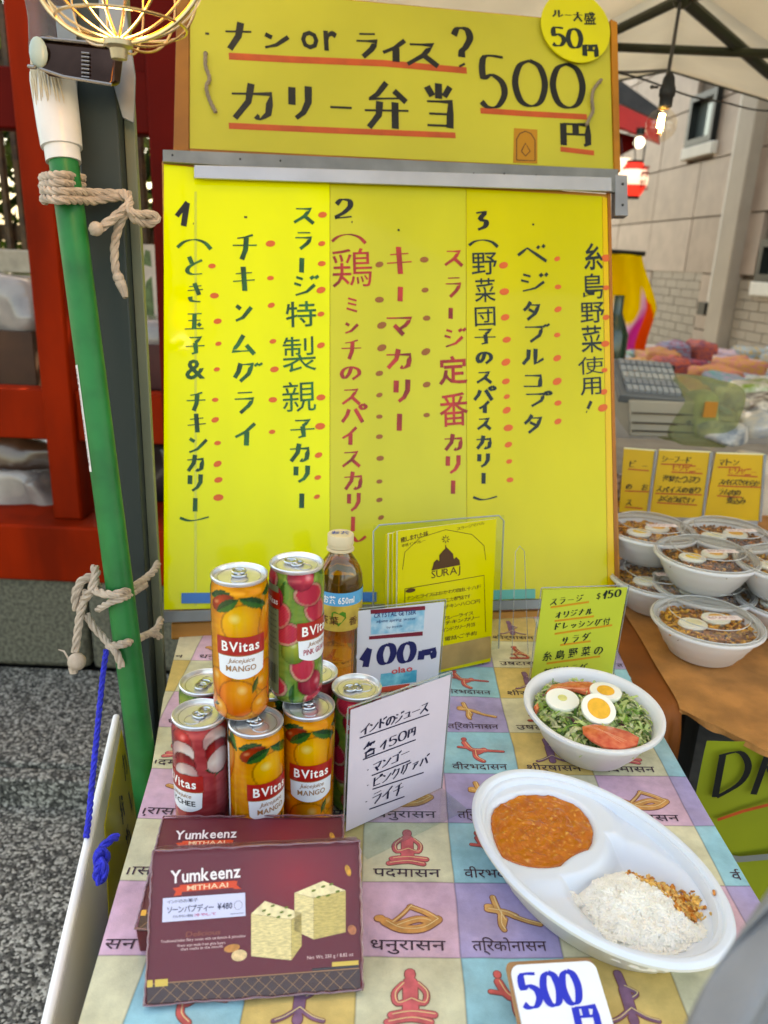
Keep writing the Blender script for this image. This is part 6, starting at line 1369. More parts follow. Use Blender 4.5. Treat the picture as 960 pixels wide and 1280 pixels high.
# printed strip on the pole
sl0, sl1 = PD(93, 458, .80), PD(108, 590, .80)
def on_pole(px_, py_):
    r = ray(px_, py_); w0 = CP-gbot; a = r.dot(r); b = r.dot(gd); d_ = r.dot(w0); e = gd.dot(w0); t_ = (a*e-b*d_)/(a-b*b); return t_
ta, tb2 = on_pole(94, 457), on_pole(110, 590)
ang = None
def pole_pt(t_, th, r=.0151): return gbot+gd*t_+(sidev*sin(th)+frv*cos(th))*r
sg_ = 1 if (sidev.dot(RV) > 0) else -1
m = MB()
def th_of(w_): return sg_*w_
m.add([pole_pt(ta+(tb2-ta)*j/10, th_of(-1.25+.62*i/3)) for j in range(11) for i in range(4)], [(j*4+i, j*4+i+1, (j+1)*4+i+1, (j+1)*4+i) for j in range(10) for i in range(3)]); obj('printed_strip', m, mat('strip paper', (222, 214, 210), .5), gp)
m = MB(); L_ = abs(tb2-ta)
text(m, lambda a, b: pole_pt(ta-a, th_of(-.80-b/.0151), .0153), '日本製 ■ 伸縮式ポール MADE IN JAPAN 注意', .004, 0., .0036, .01, 0, 1, 0, 0, False, L_-.01)
obj('strip_lettering', m, mat('dark red print', (110, 40, 50), .5), gp, smooth=False)
# band clamp across the top
clp = thing('band_clamp', 'shiny dark steel band clamp round the post top near the caged bulb', 'clamp', tuple(PD(90, 80, .80)))
m = MB(); cs = [(41, 62), (47, 45), (60, 44), (78, 50), (140, 56), (146, 62), (141, 103), (135, 107), (60, 95), (46, 84)]
P0 = [PD(x, y, .745) for x, y in cs]; plank(m, P0, (.004, .012, .001)); obj('band', m, mat('dark bright steel', (70, 52, 44), .18, metal=.95, amt=.3, scale=20), clp, bevel=.002)
m = MB()
for y0, y1, xo in ((50, 56, 0), (96, 106, 2)): m.tube([PD(50, y0-2 if y0 < 60 else y0-10, .743), PD(78+xo, y0, .742), PD(138+xo, y1, .742)], .0016, 6)
obj('edge_rib', m, mat('bright steel', (150, 142, 134), .2, metal=1), clp, kind='stuff')
for k in range(7):
    m = MB(); m.tube([PD(102, 66+k*5, .7435), PD(112, 67+k*5, .7435)], .0011, 6); obj('slot', m, mat('bright steel'), clp)
m = MB(); c = PD(48, 66, .742); m.ball(c, (.009, .005, .014), 12, 8); obj('hook', m, mat('pale plastic', (150, 170, 166), .3), clp)
m = MB(); m.tube([PD(36, 83, .745), PD(44, 84, .741)], .002, 8); obj('pin', m, mat('bright steel'), clp)
# crumpled clear wrap above the clamp
wp = thing('clear_wrap', 'crumpled clear plastic wrapped round the post above the clamp', 'plastic wrap', tuple(PD(80, 20, .85)))
m = MB(); c0_ = PD(66, 14, .84)
def wf(u, v):
    th = 2*pi*u; p = Vector((cos(th)*.028, sin(th)*.02, -.05+.12*v)); n_ = noise.noise(p*40)*.008; return c0_+Vector((p.x*(1+n_*20), p.y*(1+n_*20), p.z+n_*.5))
m.grid(wf, 30, 18, closeu=True); obj('wrap', m, clear_mat('crumpled clear', (214, 220, 216), .15, .8, 1.), wp)
# ropes
ropem = mat('cotton rope', (176, 158, 140), .9, amt=.2, scale=60, bump=.5, bscale=300)
def rp(L): return [PD(x, y, z) for x, y, z in L]
t = thing('lashing_rope', 'upper grey twisted rope lashing the green pole to the post', 'rope', tuple(PD(100, 235, .8)))
m = MB(); rr_ = .0046
wraps = []
for k, y in enumerate((221, 231, 241, 251)):
    mm_ = MB(); rope(mm_, rp([(104, y+2, .835), (78, y-2, .775), (55, y, .80), (58, y+5, .835), (85, y+4, .84)] if k < 2 else [(56, y, .83), (56, y-3, .79), (75, y-1, .77), (95, y-1, .79), (115, y, .815), (150, y+1-(k-2)*6, .828), (163, y+3-(k-2)*6, .830)]), rr_); obj('coil', mm_, ropem, t)
mm_ = MB(); rope(mm_, rp([(152, 240, .825), (162, 250, .82), (160, 262, .812), (172, 268, .82), (190, 268, .835), (196, 274, .84), (184, 280, .835), (166, 272, .82), (160, 256, .815)]), rr_); obj('knot', mm_, ropem, t)
mm_ = MB(); rope(mm_, rp([(160, 258, .815), (148, 268, .812), (135, 278, .81), (122, 287, .81), (114, 288, .805)]), rr_*1.1); mm_.ball(PD(120, 286, .803), .0075, 10, 8); obj('loose_end', mm_, ropem, t)
mm_ = MB(); rope(mm_, rp([(161, 262, .818), (152, 275, .82), (145, 296, .825), (143, 320, .83), (146, 342, .832), (152, 352, .834)]), rr_); mm_.ball(PD(148, 347, .830), .0062, 10, 8); mm_.tube(rp([(150, 352, .832), (154, 362, .832), (157, 372, .832)]), [.006, .005, .003], 7); obj('loose_end', mm_, ropem, t)
t = thing('lashing_rope', 'lower grey twisted rope knotted round green pole and post with hanging ends', 'rope', tuple(PD(110, 750, .85)))
mm_ = MB(); rope(mm_, rp([(118, 738, .84), (135, 743, .826), (155, 740, .832), (178, 726, .93), (192, 714, .96), (197, 704, .985)]), rr_); obj('coil', mm_, ropem, t)
mm_ = MB(); rope(mm_, rp([(122, 762, .84), (140, 752, .827), (158, 746, .835), (182, 731, .935)]), rr_*.85); obj('coil', mm_, ropem, t)
mm_ = MB(); rope(mm_, rp([(136, 808, .85), (158, 804, .834), (178, 796, .93), (196, 786, .96), (201, 774, .99)]), rr_); rope(mm_, rp([(168, 801, .90), (188, 792, .95), (200, 796, .975)]), rr_); obj('coil', mm_, ropem, t)
mm_ = MB(); rope(mm_, rp([(122, 735, .86), (112, 722, .85), (101, 728, .85), (96, 742, .85), (100, 752, .86), (114, 738, .84), (120, 716, .85), (118, 710, .86)]), rr_*1.1); rope(mm_, rp([(96, 735, .85), (94, 748, .85), (96, 762, .855)]), rr_); obj('knot', mm_, ropem, t)
mm_ = MB(); rope(mm_, rp([(109, 738, .85), (101, 765, .85), (97, 790, .85), (94, 815, .85)]), rr_); mm_.ball(PD(96, 827, .848), .010, 12, 9); mm_.tube(rp([(92, 834, .848), (92, 842, .848)]), [.006, .004], 7); mm_.tube(rp([(86, 824, .848), (80, 814, .848), (73, 812, .848)]), [.0012, .001, .0006], 5); obj('loose_end', mm_, ropem, t)
mm_ = MB(); rope(mm_, rp([(108, 768, .855), (118, 785, .855), (132, 800, .855), (145, 815, .835), (152, 834, .835)]), rr_*.9); obj('loose_end', mm_, ropem, t)
# sign panel leaning along the table side
pa, pb_ = Pz(146, 900, -.06), Pz(58, 1292, -.06); pa.z = pb_.z = -.06
pdv = (pb_-pa).normalized(); LF = Frame(pb_, (pa-pb_), Vector((-.10, 0, 1)))      # u away from viewer, v up
if LF.n.x < 0: pass
pan = thing('side_panel', 'white foam signboard with yellow sheet leaning beside the table', 'signboard', tuple(pb_))
Lp = (pa-pb_).length
sgn = 1 if LF.n.x > 0 else -1
m = MB(); m.rect(LF, -.12, -.60, Lp, 0, -.004*1, .004); obj('foam_board', m, mat('foam board', (206, 204, 202), .6, amt=.06, scale=8), pan, bevel=.001)
m = MB(); ins = sgn*.0042
m.slab(LF, [(Lp*.985, -.012), (Lp*.985, -.55), (Lp*.42, -.55), (Lp*.46, -.10), (Lp*.6, -.022)], min(ins, ins+sgn*.001), max(ins, ins+sgn*.001)); obj('yellow_sheet', m, mat('sun yellow sheet', (200, 186, 10), .4, coat=.3), pan, smooth=False)
m = MB()
for i, (u_, v_, ch) in enumerate(((Lp*.93, -.05, 'カ'), (Lp*.93, -.10, 'レ'), (Lp*.93, -.15, 'ー'), (Lp*.80, -.07, '弁'), (Lp*.80, -.12, '当'))):
    F2 = Frame(LF.p(0, 0, ins+sgn*.0012), LF.u*(1 if sgn > 0 else -1), LF.v); hand(m, F2, ch, u_*(1 if sgn > 0 else -1), v_, .03, .035, .005, 0.)
obj('lettering', m, inkb, pan, smooth=False)
m = MB(); m.tube([LF.p(-.12, .0045, 0), LF.p(Lp, .0045, 0)], .0045, 10); obj('white_edge', m, mat('white edging', (240, 240, 240), .5), pan)
# blue rope
br = thing('blue_rope', 'thin blue cord from the pole down over the white panel edge', 'rope', tuple(PD(120, 950, .83)))
bm = mat('blue braided cord', (28, 44, 190), .7, amt=.25, scale=200, bump=.8, bscale=500)
m = MB(); rope(m, rp([(133, 812, .90), (128, 850, .885), (121, 920, .86), (116, 970, .84), (112, 1015, .815), (108, 1046, .79)]), .0033); obj('cord', m, bm, br)
m = MB(); rope(m, rp([(146, 1046, .77), (138, 1050, .76), (127, 1060, .755), (121, 1074, .75), (128, 1080, .745), (133, 1068, .745), (124, 1064, .74), (122, 1084, .74), (126, 1100, .74), (131, 1088, .735), (126, 1076, .735), (121, 1092, .735), (125, 1104, .735)]), .0042); obj('knot', m, bm, br)

# caged bulb at the top left
cgc = PD(148, -57, .60); cg = thing('caged_bulb', 'warm glowing bulb in a round gold wire cage at the top', 'caged lamp', tuple(cgc))
Rg = .0695; goldw = mat('gold wire', (206, 176, 128), .25, metal=1., coat=.3)
m = MB(); m.tube([cgc+(RV*cos(a)+UV*sin(a))*Rg for a in [i*2*pi/64 for i in range(65)]], .0019, 8, caps=False); obj('ring', m, goldw, cg)
for k in range(7):
    a = pi*k/7+.2; dv = (RV*cos(a)*.98-FW*sin(a)*.98)
    m = MB(); m.tube([cgc+(dv*cos(t_)*1+UV*sin(t_)*.98)*Rg*.985 for t_ in [radians(-90+i*180/40) for i in range(41)]], .0010, 6); m2_ = MB(); obj('rib', m, goldw, cg)
    m = MB(); dv = -dv; m.tube([cgc+(dv*cos(t_)*1+UV*sin(t_)*.98)*Rg*.985 for t_ in [radians(-90+i*180/40) for i in range(41)]], .0010, 6); obj('rib', m, goldw, cg)
m = MB(); m.tube([cgc+Vector((Rg*.72*cos(a), Rg*.72*sin(a), -Rg*.69)) for a in [i*2*pi/48 for i in range(49)]], .0012, 6, caps=False); obj('hoop', m, goldw, cg)
m = MB(); c = cgc-UV*Rg; m.lathe([(.0, -.012), (.006, -.011), (.007, -.004), (.011, -.002), (.011, .002), (.004, .004), (.0, .005)], 14, tuple(c)); obj('finial', m, mat('worn brass', (176, 160, 130), .4, metal=.7), cg)
m = MB(); m.lathe([(.0, -.050), (.012, -.048), (.020, -.040), (.0245, -.027), (.0245, -.015), (.017, .004), (.013, .016)], 28, tuple(cgc+Vector((0, 0, .026))), close=False); obj('bulb', m, mat('lit amber glass', (255, 190, 90), .3, emis=3.5, ecol=(255, 176, 70)), cg)
m = MB(); m.lathe([(.015, .010), (.016, .05), (.010, .055)], 18, tuple(cgc+Vector((0, 0, .03)))); m.tube([cgc+Vector((0, 0, .08)), cgc+Vector((0, .02, .5))], .003, 6); obj('socket', m, mat('black rubber'), cg)
pl_ = bpy.data.lights.new('caged_bulb_light', 'POINT'); pl_.energy = .14; pl_.color = (1, .66, .34); pl_.shadow_soft_size = .02; po = bpy.data.objects.new('caged_bulb_light', pl_); COL.objects.link(po); po.parent = cg; po.location = (0, -.02, -.045)

# grey plastic sheet hanging close to the camera at the lower right
sheet = MB()
A_, B_, C_, D_ = PD(966, 1128, .30), PD(1300, 700, .36), PD(1250, 1600, .26), PD(742, 1490, .27)
def sf(u, v):
    p = (A_*(1-u)+B_*u)*(1-v)+(D_*(1-u)+C_*u)*v; return p+FW*(.010*noise.noise(Vector((u*4+v*1.5, v*.8, 0)))+.004*sin(u*26+v*4))
sheet.grid(sf, 60, 40); o = solo('plastic_sheet', sheet, mat('grey vinyl', (140, 141, 143), .45, coat=.2, translucent=.25, amt=.1, scale=30, bump=.4, bscale=900), 'blurred pale grey vinyl sheet hanging over the lower right corner', 'vinyl sheet'); s_ = o.modifiers.new('thick', 'SOLIDIFY'); s_.thickness = .0006

# ================================================================== RIGHT: SECOND TABLE AND BEYOND
burl = mat('burlap cloth', (176, 118, 62), .85, amt=.22, scale=22, bump=.7, bscale=420)
brn = mat('orange brown cloth', (128, 66, 14), .7, amt=.25, scale=9, bump=.2)
t2 = thing('second_table', 'neighbouring table under burlap and brown cloth on the right', 'table', (.9, 1.4, G))
E0, E1_ = Pz(843, 888), Pz(958, 932); 
t2x0 = .41
m = MB(); m.box((t2x0, .93, -.03), (2.0, 2.05, -.006)); obj('tabletop', m, mat('table board'), t2)
for x, y in ((.47, 1.0), (1.9, 1.0), (.47, 1.95), (1.9, 1.95)):
    m = MB(); m.tube([(x, y, G-.1), (x, y, -.03)], .016, 8); obj('leg', m, mat('leg steel'), t2)
def bsheet(pts_far, pts_near, mm, name, label, cat, lift=.002, drop=.10, nu=60, nv=50, par=None):
    mb = MB()
    def pick(L, u):
        k = u*(len(L)-1); i = min(int(k), len(L)-2); return Vector(L[i]).lerp(Vector(L[i+1]), k-i)
    def fn(u, v):
        a, b = pick(pts_far, u), pick(pts_near, u)
        if v < .75:
            p = a.lerp(b, v/.75); p.z += lift+.003*noise.noise(Vector((p.x*9, p.y*9, 1)))
        else:
            s_ = (v-.75)/.25; p = b.copy(); p.z += lift-drop*s_*(1+.3*noise.noise(Vector((u*4, 0, 2)))); p += Vector((0, -.012*min(1, s_*3)+.012*noise.noise(Vector((u*6, s_, 4)))*s_, 0))
        return p
    mb.grid(fn, nu, nv); return solo(name, mb, mm, label, cat)
z0v = lambda x, y: Pz(x, y, 0)
bsheet([Vector((.415, 1.9, 0)), Vector((1.2, 2.04, 0)), Vector((2.0, 2.04, 0))], [z0v(846, 880), z0v(900, 905), z0v(958, 934), z0v(958, 934)+Vector((.5, -.01, 0))], burl, 'burlap_cloth', 'coarse orange burlap cloth under the lidded rice bowls', 'table cloth', .004, .012)
bsheet([Vector((.40, 1.95, 0)), Vector((.46, 1.95, 0))], [z0v(838, 893)+Vector((-.03, 0, 0)), z0v(852, 886)], brn, 'brown_cloth', 'orange brown cloth at the gap beside the yoga tablecloth', 'table cloth', .001, .10, 20, 40)
# patterned trim
tm = MB(); tq = [z0v(800, 770), z0v(812, 800), z0v(826, 830), z0v(838, 856), z0v(848, 884)]
for k in range(44):
    u_ = 1.6+k/43*2.38; i = int(u_); p = tq[i].lerp(tq[i+1], u_-i)
    for s_, cc in ((0, 0),): tm.ball((p.x+random.uniform(-.008, .008), p.y, .009+random.uniform(0, .002)), (.004, .003, .002), 6, 4, col=lin(random.choice([(176, 150, 180), (30, 60, 50), (214, 190, 120), (24, 20, 20), (200, 110, 40), (90, 140, 120)])))
b_ = MB(); q_ = [Vector((p.x-.010, p.y, .0078)) for p in tq[2:]]+[Vector((p.x+.010, p.y, .0078)) for p in reversed(tq[2:])]; b_.add(q_, [tuple(range(len(q_)))])

# green banner
gf = Frame(Pz(866, 1010, -.10)+Vector((0, 0, 0)), (1, .06, 0), (0, 0, 1))
bn = thing('drink_banner', 'olive green banner with black hand painted letters under the burlap', 'banner', tuple(gf.o))
a = gf.px(866, 1010); ztb = -.002-gf.o.z
m = MB(); e0 = gf.px(864, 900)
def bw(u, v): x = a[0]+.9*u; y = ztb-.42*v; return gf.p(x, y, .004*sin(x*40)*v+.003*noise.noise(Vector((x*12, y*12, 0))))
m.grid(bw, 60, 30); obj('cloth', m, mat('olive banner', (132, 140, 18), .7, amt=.12, scale=6), bn)
m = MB(); col_text(m, gf, [('D', 908, 964, (44, 60)), ('R', 958, 958, (40, 62)), ], 6.5, 60, .0085)
g_ = gf.m(1005, 958); 
for i, ch in enumerate('INK'): q = gf.px(1004+i*44, 952-i*3); glyph_c(m, gf, ch, q[0], q[1], gf.m(958, 958, 26 if ch != 'I' else 6), gf.mv(958, 958, 56), .02, .0085)
obj('lettering', m, inkb, bn, smooth=False)
m = MB(); line_px(m, gf, [(893, 1019), (925, 1008), (965, 998), (1100, 968)], 4.5, .0085); obj('underline', m, mat('rust red marker'), bn, smooth=False)
m = MB(); line_px(m, gf, [(880, 1062), (920, 1068), (965, 1064), (1200, 1052)], 9, .0085); obj('grey_band', m, mat('grey tape', (120, 122, 116), .6), bn, smooth=False)

# lidded rice bowls
def lidded(cx, cy, z, r, lab, seed, first=None, h=.052):
    """cx, cy = photo point of the rim centre"""
    q = Pz(cx, cy, z+h); rn = random.Random(seed); c = (q.x, q.y, z)
    t = thing('lidded_bowl', lab, 'lidded bowl', c, 0, 'lidded bowls of spiced rice on the burlap table')
    obj('bowl', bowl_mesh(c, r, r*1.04, h), bowlm, t, angle=50)
    m = MB(); m.lathe([(.0, h-.012), (.5, h-.011), (.86, h-.013)], 40, c, r, r*1.04, close=False); f1 = [MB(), MB(), MB()]; obj('rice_bed', m, mat('spiced rice', (150, 94, 36), .6, amt=.4, scale=160, bump=.6, bscale=300), t)
    for _ in range(420):
        th = rn.random()*6.28; rr = sqrt(rn.random())*.86; p = Vector((c[0]+r*rr*cos(th), c[1]+r*1.04*rr*sin(th), z+h-.011+rn.uniform(0, .004)))
        grain(f1[rn.choices((0, 1, 2), ((5, 3, 2), (3, 1, 5), (4, 4, 1))[seed % 3])[0]], p, Vector((rn.gauss(0, 1), rn.gauss(0, 1), rn.gauss(0, .3))), rn.uniform(.005, .011), rn.uniform(.0012, .0026), 4)
    for mb, cc in zip(f1, ((186, 112, 34), (104, 60, 24), (226, 164, 56))): obj('rice_grains', mb, mat('spiced rice %d' % cc[0], cc, .5, amt=.3, scale=120), t, kind='stuff')
    ro_ = rn.uniform(-.5, .5); kk = rn.uniform(.9, 1.15)
    for k, (dx, dy, yc) in enumerate(((-.020*kk, -.002-.012*ro_, (226, 220, 180) if seed % 2 else (236, 196, 70)), (.020, .016+.012*ro_, (232, 176, 40)))):
        m = MB(); e = .019; prof = [(.0, -.004), (e*.8, -.003), (e, .002), (e*.95, .005), (.0, .0055)]; o_ = (c[0]+dx, c[1]+dy, z+h-.007); m.lathe(prof, 24, o_, 1.1, .9); eo = obj('egg_half', m, mat('egg white'), t)
        m = MB(); m.lathe([(e*.55, .0054), (e*.5, .0066), (.0, .007)], 20, (o_[0]+.001, o_[1], o_[2]), 1.15, .9, close=False); obj('yolk', m, mat('yolk %d' % yc[1], yc, .4), eo)
    m = MB(); lf_ = Frame((c[0]-.012, c[1]-.03, z+h+.0150), (1, .12, 0), (0, 1, .0)); m.rect(lf_, 0, 0, .05, .013, 0, .0004); lo = obj('paper_label', m, mat('pale label', (232, 214, 206), .5), t)
    m = MB(); text(m, flat(lf_, .0006), 'ビリヤニ', .004, .004, .008, .01, 0, 1, 0, 0, False, .04); obj('lettering', m, mat('label ink', (150, 60, 60), .5), lo, smooth=False)
    m = MB()  # whitish rings added round the dome, painting the clear lid's glints
    for rr_2, zz_, w_2 in ((.865, h-.0015, .0011), (.70, h+.0135, .0007), (.955, h+.0036, .0009)): m.tube([(c[0]+r*rr_2*cos(a_), c[1]+r*1.04*rr_2*sin(a_), z+zz_) for a_ in [k*2*pi/56 for k in range(57)]], w_2, 6, caps=False)
    obj('lid_glint_ring', m, mat('lid glint plastic', (222, 220, 214), .12, coat=1., trans=.35), t, kind='stuff')
    m = MB(); m.lathe([(1.0, h+.0018), (.93, h+.003), (.88, h-.002), (.84, h-.0025), (.80, h+.007), (.70, h+.013), (.0, h+.0145)], 72, c, r, r*1.04, close=False); obj('lid', m, clear_mat('lid plastic', (250, 249, 246), .07, .81, .4), t)
    return t
BR = .078
lidded(884, 776, .004, BR, 'lidded rice bowl standing alone nearest on the burlap', 1)
lidded(883, 694, .062, BR, 'lidded rice bowl stacked above the front one, whitest lid', 2)
lidded(822, 722, .004, BR, 'lidded rice bowl low behind the menu board edge', 3)
lidded(812, 662, .062, BR, 'lidded rice bowl stacked on the one by the board edge', 4)
lidded(909, 668, .062, BR, 'lidded rice bowl at the back right of the stacks', 5)
lidded(985, 752, .004, BR, 'lidded rice bowl low at the right, cut by the photo edge', 6)
lidded(986, 706, .062, BR, 'lidded rice bowl stacked at the right edge of the photo', 7)
lidded(880, 735, .004, BR, 'lidded rice bowl underneath the whitest lidded bowl', 8)
lidded(905, 712, .004, BR, 'lidded rice bowl hidden at the foot of the back stack', 9)

# three yellow cards on stands
ycm = mat('amber card', (206, 164, 12), .45, amt=.06, scale=8)
def ycard(pts, lab, rows, Z=1.62):
    bl, br_, tr_, tl_ = pts; o_ = Pz(*bl, .0); o_.z = .0
    o_ = PY(bl[0], bl[1], 1.60); q = PY(br_[0], br_[1], 1.60); fr = Frame(o_, (1, .0, -.02), (0, .12, 1)); t = thing('menu_card', lab, 'menu card', tuple(o_), 0, 'amber menu cards behind the lidded bowls')
    m = MB(); m.slab(fr, [fr.px(*p) for p in pts], -.002, 0); obj('card', m, ycm, t, smooth=False)
    m = MB(); a_, b_ = fr.px(*tr_), fr.px(*tl_); strip(m, fr, [a_, b_], (0, 0), .003, .0006); obj('top_edge', m, mat('pale edge', (226, 220, 170), .3, coat=.5), t, smooth=False)
    m = MB(); a_, b_ = fr.px(*br_), fr.px(*tr_); m.tube([fr.p(*a_, 0), fr.p(*b_, 0)], .0035, 6); obj('stand', m, acedge, t)
    # foot block down to the table
    m = MB(); x0, x1 = fr.px(*bl)[0], fr.px(*br_)[0]; m.box((o_.x+x0+.005, o_.y-.002, .004), (o_.x+x1-.005, o_.y+.03, max(.010, o_.z))); obj('foot', m, acedge, t)
    m1, m2 = MB(), MB()
    for s_, x0, y0, x1, y1, sz, col, u_ in rows:
        hx(m1 if col else m2, fr, s_, x0, y0, x1, y1, sz, 1.2, .0012)
        if u_: line_px(m2, fr, [(x0-5, y0+sz*.7), (x1+5, y1+sz*.7)], 1.6, .0010)
    if m1.v: obj('handwriting', m1, mat('olive black ink', (60, 48, 10), .5), t, smooth=False)
    if m2.v: obj('red_handwriting', m2, mat('rust ink', (178, 76, 20), .5), t, smooth=False, kind='stuff')
ycard([(774, 640), (810, 642), (820, 563), (780, 560)], 'leftmost amber menu card, half behind the board', [('ビー', 790, 580, 806, 582, 9, 1, 1), ('のお', 786, 608, 806, 609, 8, 1, 1), ('ス.', 786, 628, 798, 630, 8, 1, 1)])
ycard([(812, 645), (878, 648), (889, 565), (824, 562)], 'middle amber menu card with five handwritten lines', [('シーフード', 831, 574, 860, 575, 8.5, 1, 1), ('ビリヤニー', 844, 584, 873, 586, 8.5, 0, 1), ('海鮮たっぷり', 832, 598, 871, 600, 8.5, 1, 0), ('スパイスの香り', 824, 611, 872, 613, 8, 1, 1), ('よく合う味です!', 826, 623, 866, 626, 7.5, 1, 1)])
ycard([(880, 648), (950, 652), (956, 568), (895, 566)], 'rightmost amber menu card beside the stacked packages', [('マトン', 902, 578, 920, 578, 8.5, 1, 1), ('ビリヤニー', 914, 588, 942, 590, 8.5, 0, 1), ('スパイスでやわらか', 902, 602, 946, 604, 7.5, 1, 1), ('ラム肉の', 901, 614, 922, 616, 8, 1, 1), ('煮込み', 912, 625, 928, 626, 9, 1, 0)])
crumple('plastic_pack', 938, 585, 1000, 655, 1.68, .2, mat('cloudy plastic', (206, 196, 180), .3, amt=.2, coat=.5), 'cloudy stacked food packages beside the rightmost amber card', 'food package', .01, 20)

# third table: cash register, bag, goods
t3 = thing('back_table', 'long back table carrying the cash register and wares', 'table', (1.6, 3.2, G))
m = MB(); m.box((.55, 2.12, -.14), (3.4, 3.0, -.11)); obj('tabletop', m, mat('grey table cover', (150, 146, 140), .7, amt=.15), t3)
for x, y in ((.6, 2.2), (3.3, 2.2), (.6, 2.9), (3.3, 2.9)): m = MB(); m.tube([(x, y, G-.1), (x, y, -.14)], .016, 8); obj('leg', m, mat('leg steel'), t3)
m = MB(); m.box((.56, 2.115, -.55), (3.3, 2.122, -.112)); obj('front_cloth', m, mat('grey table cover'), t3)
m = MB(); m.box((.9, 3.25, -.10), (5.0, 6.4, -.05)); t4 = thing('wares_table', 'far table heaped with bright folded cloth wares', 'table', (2.2, 4.6, G)); obj('tabletop', m, mat('pale cover', (196, 186, 176), .8), t4)
m = MB(); m.box((.9, 3.23, G-.1), (5.0, 3.247, -.052)); obj('front_cloth', m, mat('pale cover'), t4)
reg = thing('cash_register', 'beige cash register with grey keyboard on the back table', 'cash register', tuple(PY(820, 540, 2.25)))
def pbox(name, pts, dep, mm, par, **k):
    mb = MB(); plank(mb, pts, dep); return obj(name, mb, mm, par, **k)
def Yp(L, Y): return [PY(x, y, Y) for x, y in L]
beige = mat('beige plastic', (176, 168, 150), .5, amt=.05); keym = mat('grey keys', (118, 124, 128), .4)
pbox('body', Yp([(786, 500), (880, 503), (876, 548), (786, 546)], 2.2), (.02, .3, .03), beige, reg, bevel=.006)
m = MB(); Yk = 2.2; kf = Frame(PY(784, 494, Yk), (1, 0, -.04), (0, .85, .42)); u1 = kf.px(856, 497)[0]
m.rect(kf, -.02, 0, u1, .19, -.028, 0); obj('keyboard_case', m, mat('grey case', (108, 112, 114), .45), reg, bevel=.004)
for i in range(9):
    for j in range(5):
        m = MB(); w_ = (u1-.01)/9; m.rect(kf, .002+i*w_, .018+j*.033, .002+(i+.82)*w_, .018+j*.033+.025, .0005, .010); obj('key', m, mat('key %d' % ((i*3+j) % 3), [(160, 166, 170), (140, 146, 152), (176, 178, 176)][(i*3+j) % 3], .5), reg, smooth=False)
for y0 in (516, 528, 538):
    m = MB(); a_, b_ = PY(790, y0, 2.19), PY(868, y0+3, 2.19); m.tube([a_, b_], .0025, 5); obj('seam', m, mat('dark seam', (66, 60, 52), .6), reg)
m = MB(); m.ball(PY(861, 529, 2.188), (.008, .004, .008), 10, 6); obj('lock', m, darkm, reg)
m = MB(); q = PY(832, 468, 2.42); m.box((q.x-.02, 2.40, q.z-.05), (q.x+.02, 2.44, q.z+.03)); obj('display_post', m, darkm, reg, bevel=.004)
crumple('plastic_bag', 850, 478, 922, 560, 2.16, .2, clear_mat('greenish bag', (220, 226, 190), .25, .55, 1.), 'pale green translucent plastic bag slumped beside the register', 'plastic bag', .03, 31, 7)
crumple('bag_contents', 862, 500, 908, 548, 2.2, .12, mat('pale green goods', (176, 182, 128), .6, amt=.3, scale=12), 'pale green goods showing inside the translucent plastic bag', 'goods', .02, 33, 8)
m = MB(); q = PY(888, 512, 2.15); m.box((q.x-.018, 2.148, q.z-.022), (q.x+.018, 2.152, q.z+.022)); solo('orange_tag', m, mat('orange tag', (196, 130, 40), .5), 'small orange square tag on the plastic bag', 'tag')
wares = [(938, 525, 985, 550, 2.2, (176, 186, 200), 'silver wrapped packets under the black tray at right'), (880, 535, 940, 556, 2.15, (120, 130, 140), 'bluish crumpled foil packets in front of the bag'), (922, 486, 990, 505, 2.45, (130, 160, 50), 'bright green leafy packets above the dark basket'),
         (918, 498, 950, 515, 2.35, (50, 40, 60), 'dark purple packet beside the green leaves'), (930, 505, 990, 530, 2.3, (66, 40, 26), 'dark brown basket of small goods at the right edge')]
for i, (x0, y0, x1, y1, Y, c, lab) in enumerate(wares): crumple('goods_packet', x0, y0, x1, y1, Y, .15, mat('goods %d' % i, c, .3, c2=(220, 214, 204), scale=30, bump=.8, coat=.5), lab, 'packet', .02, 40+i, 10)
m = MB(); m.box((.85, 2.095, -.10), (3.2, 2.112, -.07)); solo('pale_rail', m, mat('pale yellow rail', (206, 200, 160), .5), 'pale strip running behind the amber menu cards', 'rail')
pal = [('pink', (206, 120, 130)), ('turquoise', (66, 166, 170)), ('crimson', (176, 44, 60)), ('peach', (226, 190, 156)), ('orange', (222, 104, 60)), ('white', (216, 212, 204)), ('sky blue', (120, 170, 196)), ('plum', (96, 60, 96)), ('mustard', (206, 160, 50)), ('mint', (168, 206, 186)), ('grey', (140, 142, 146)), ('lilac', (176, 160, 200))]
rn = random.Random(21)
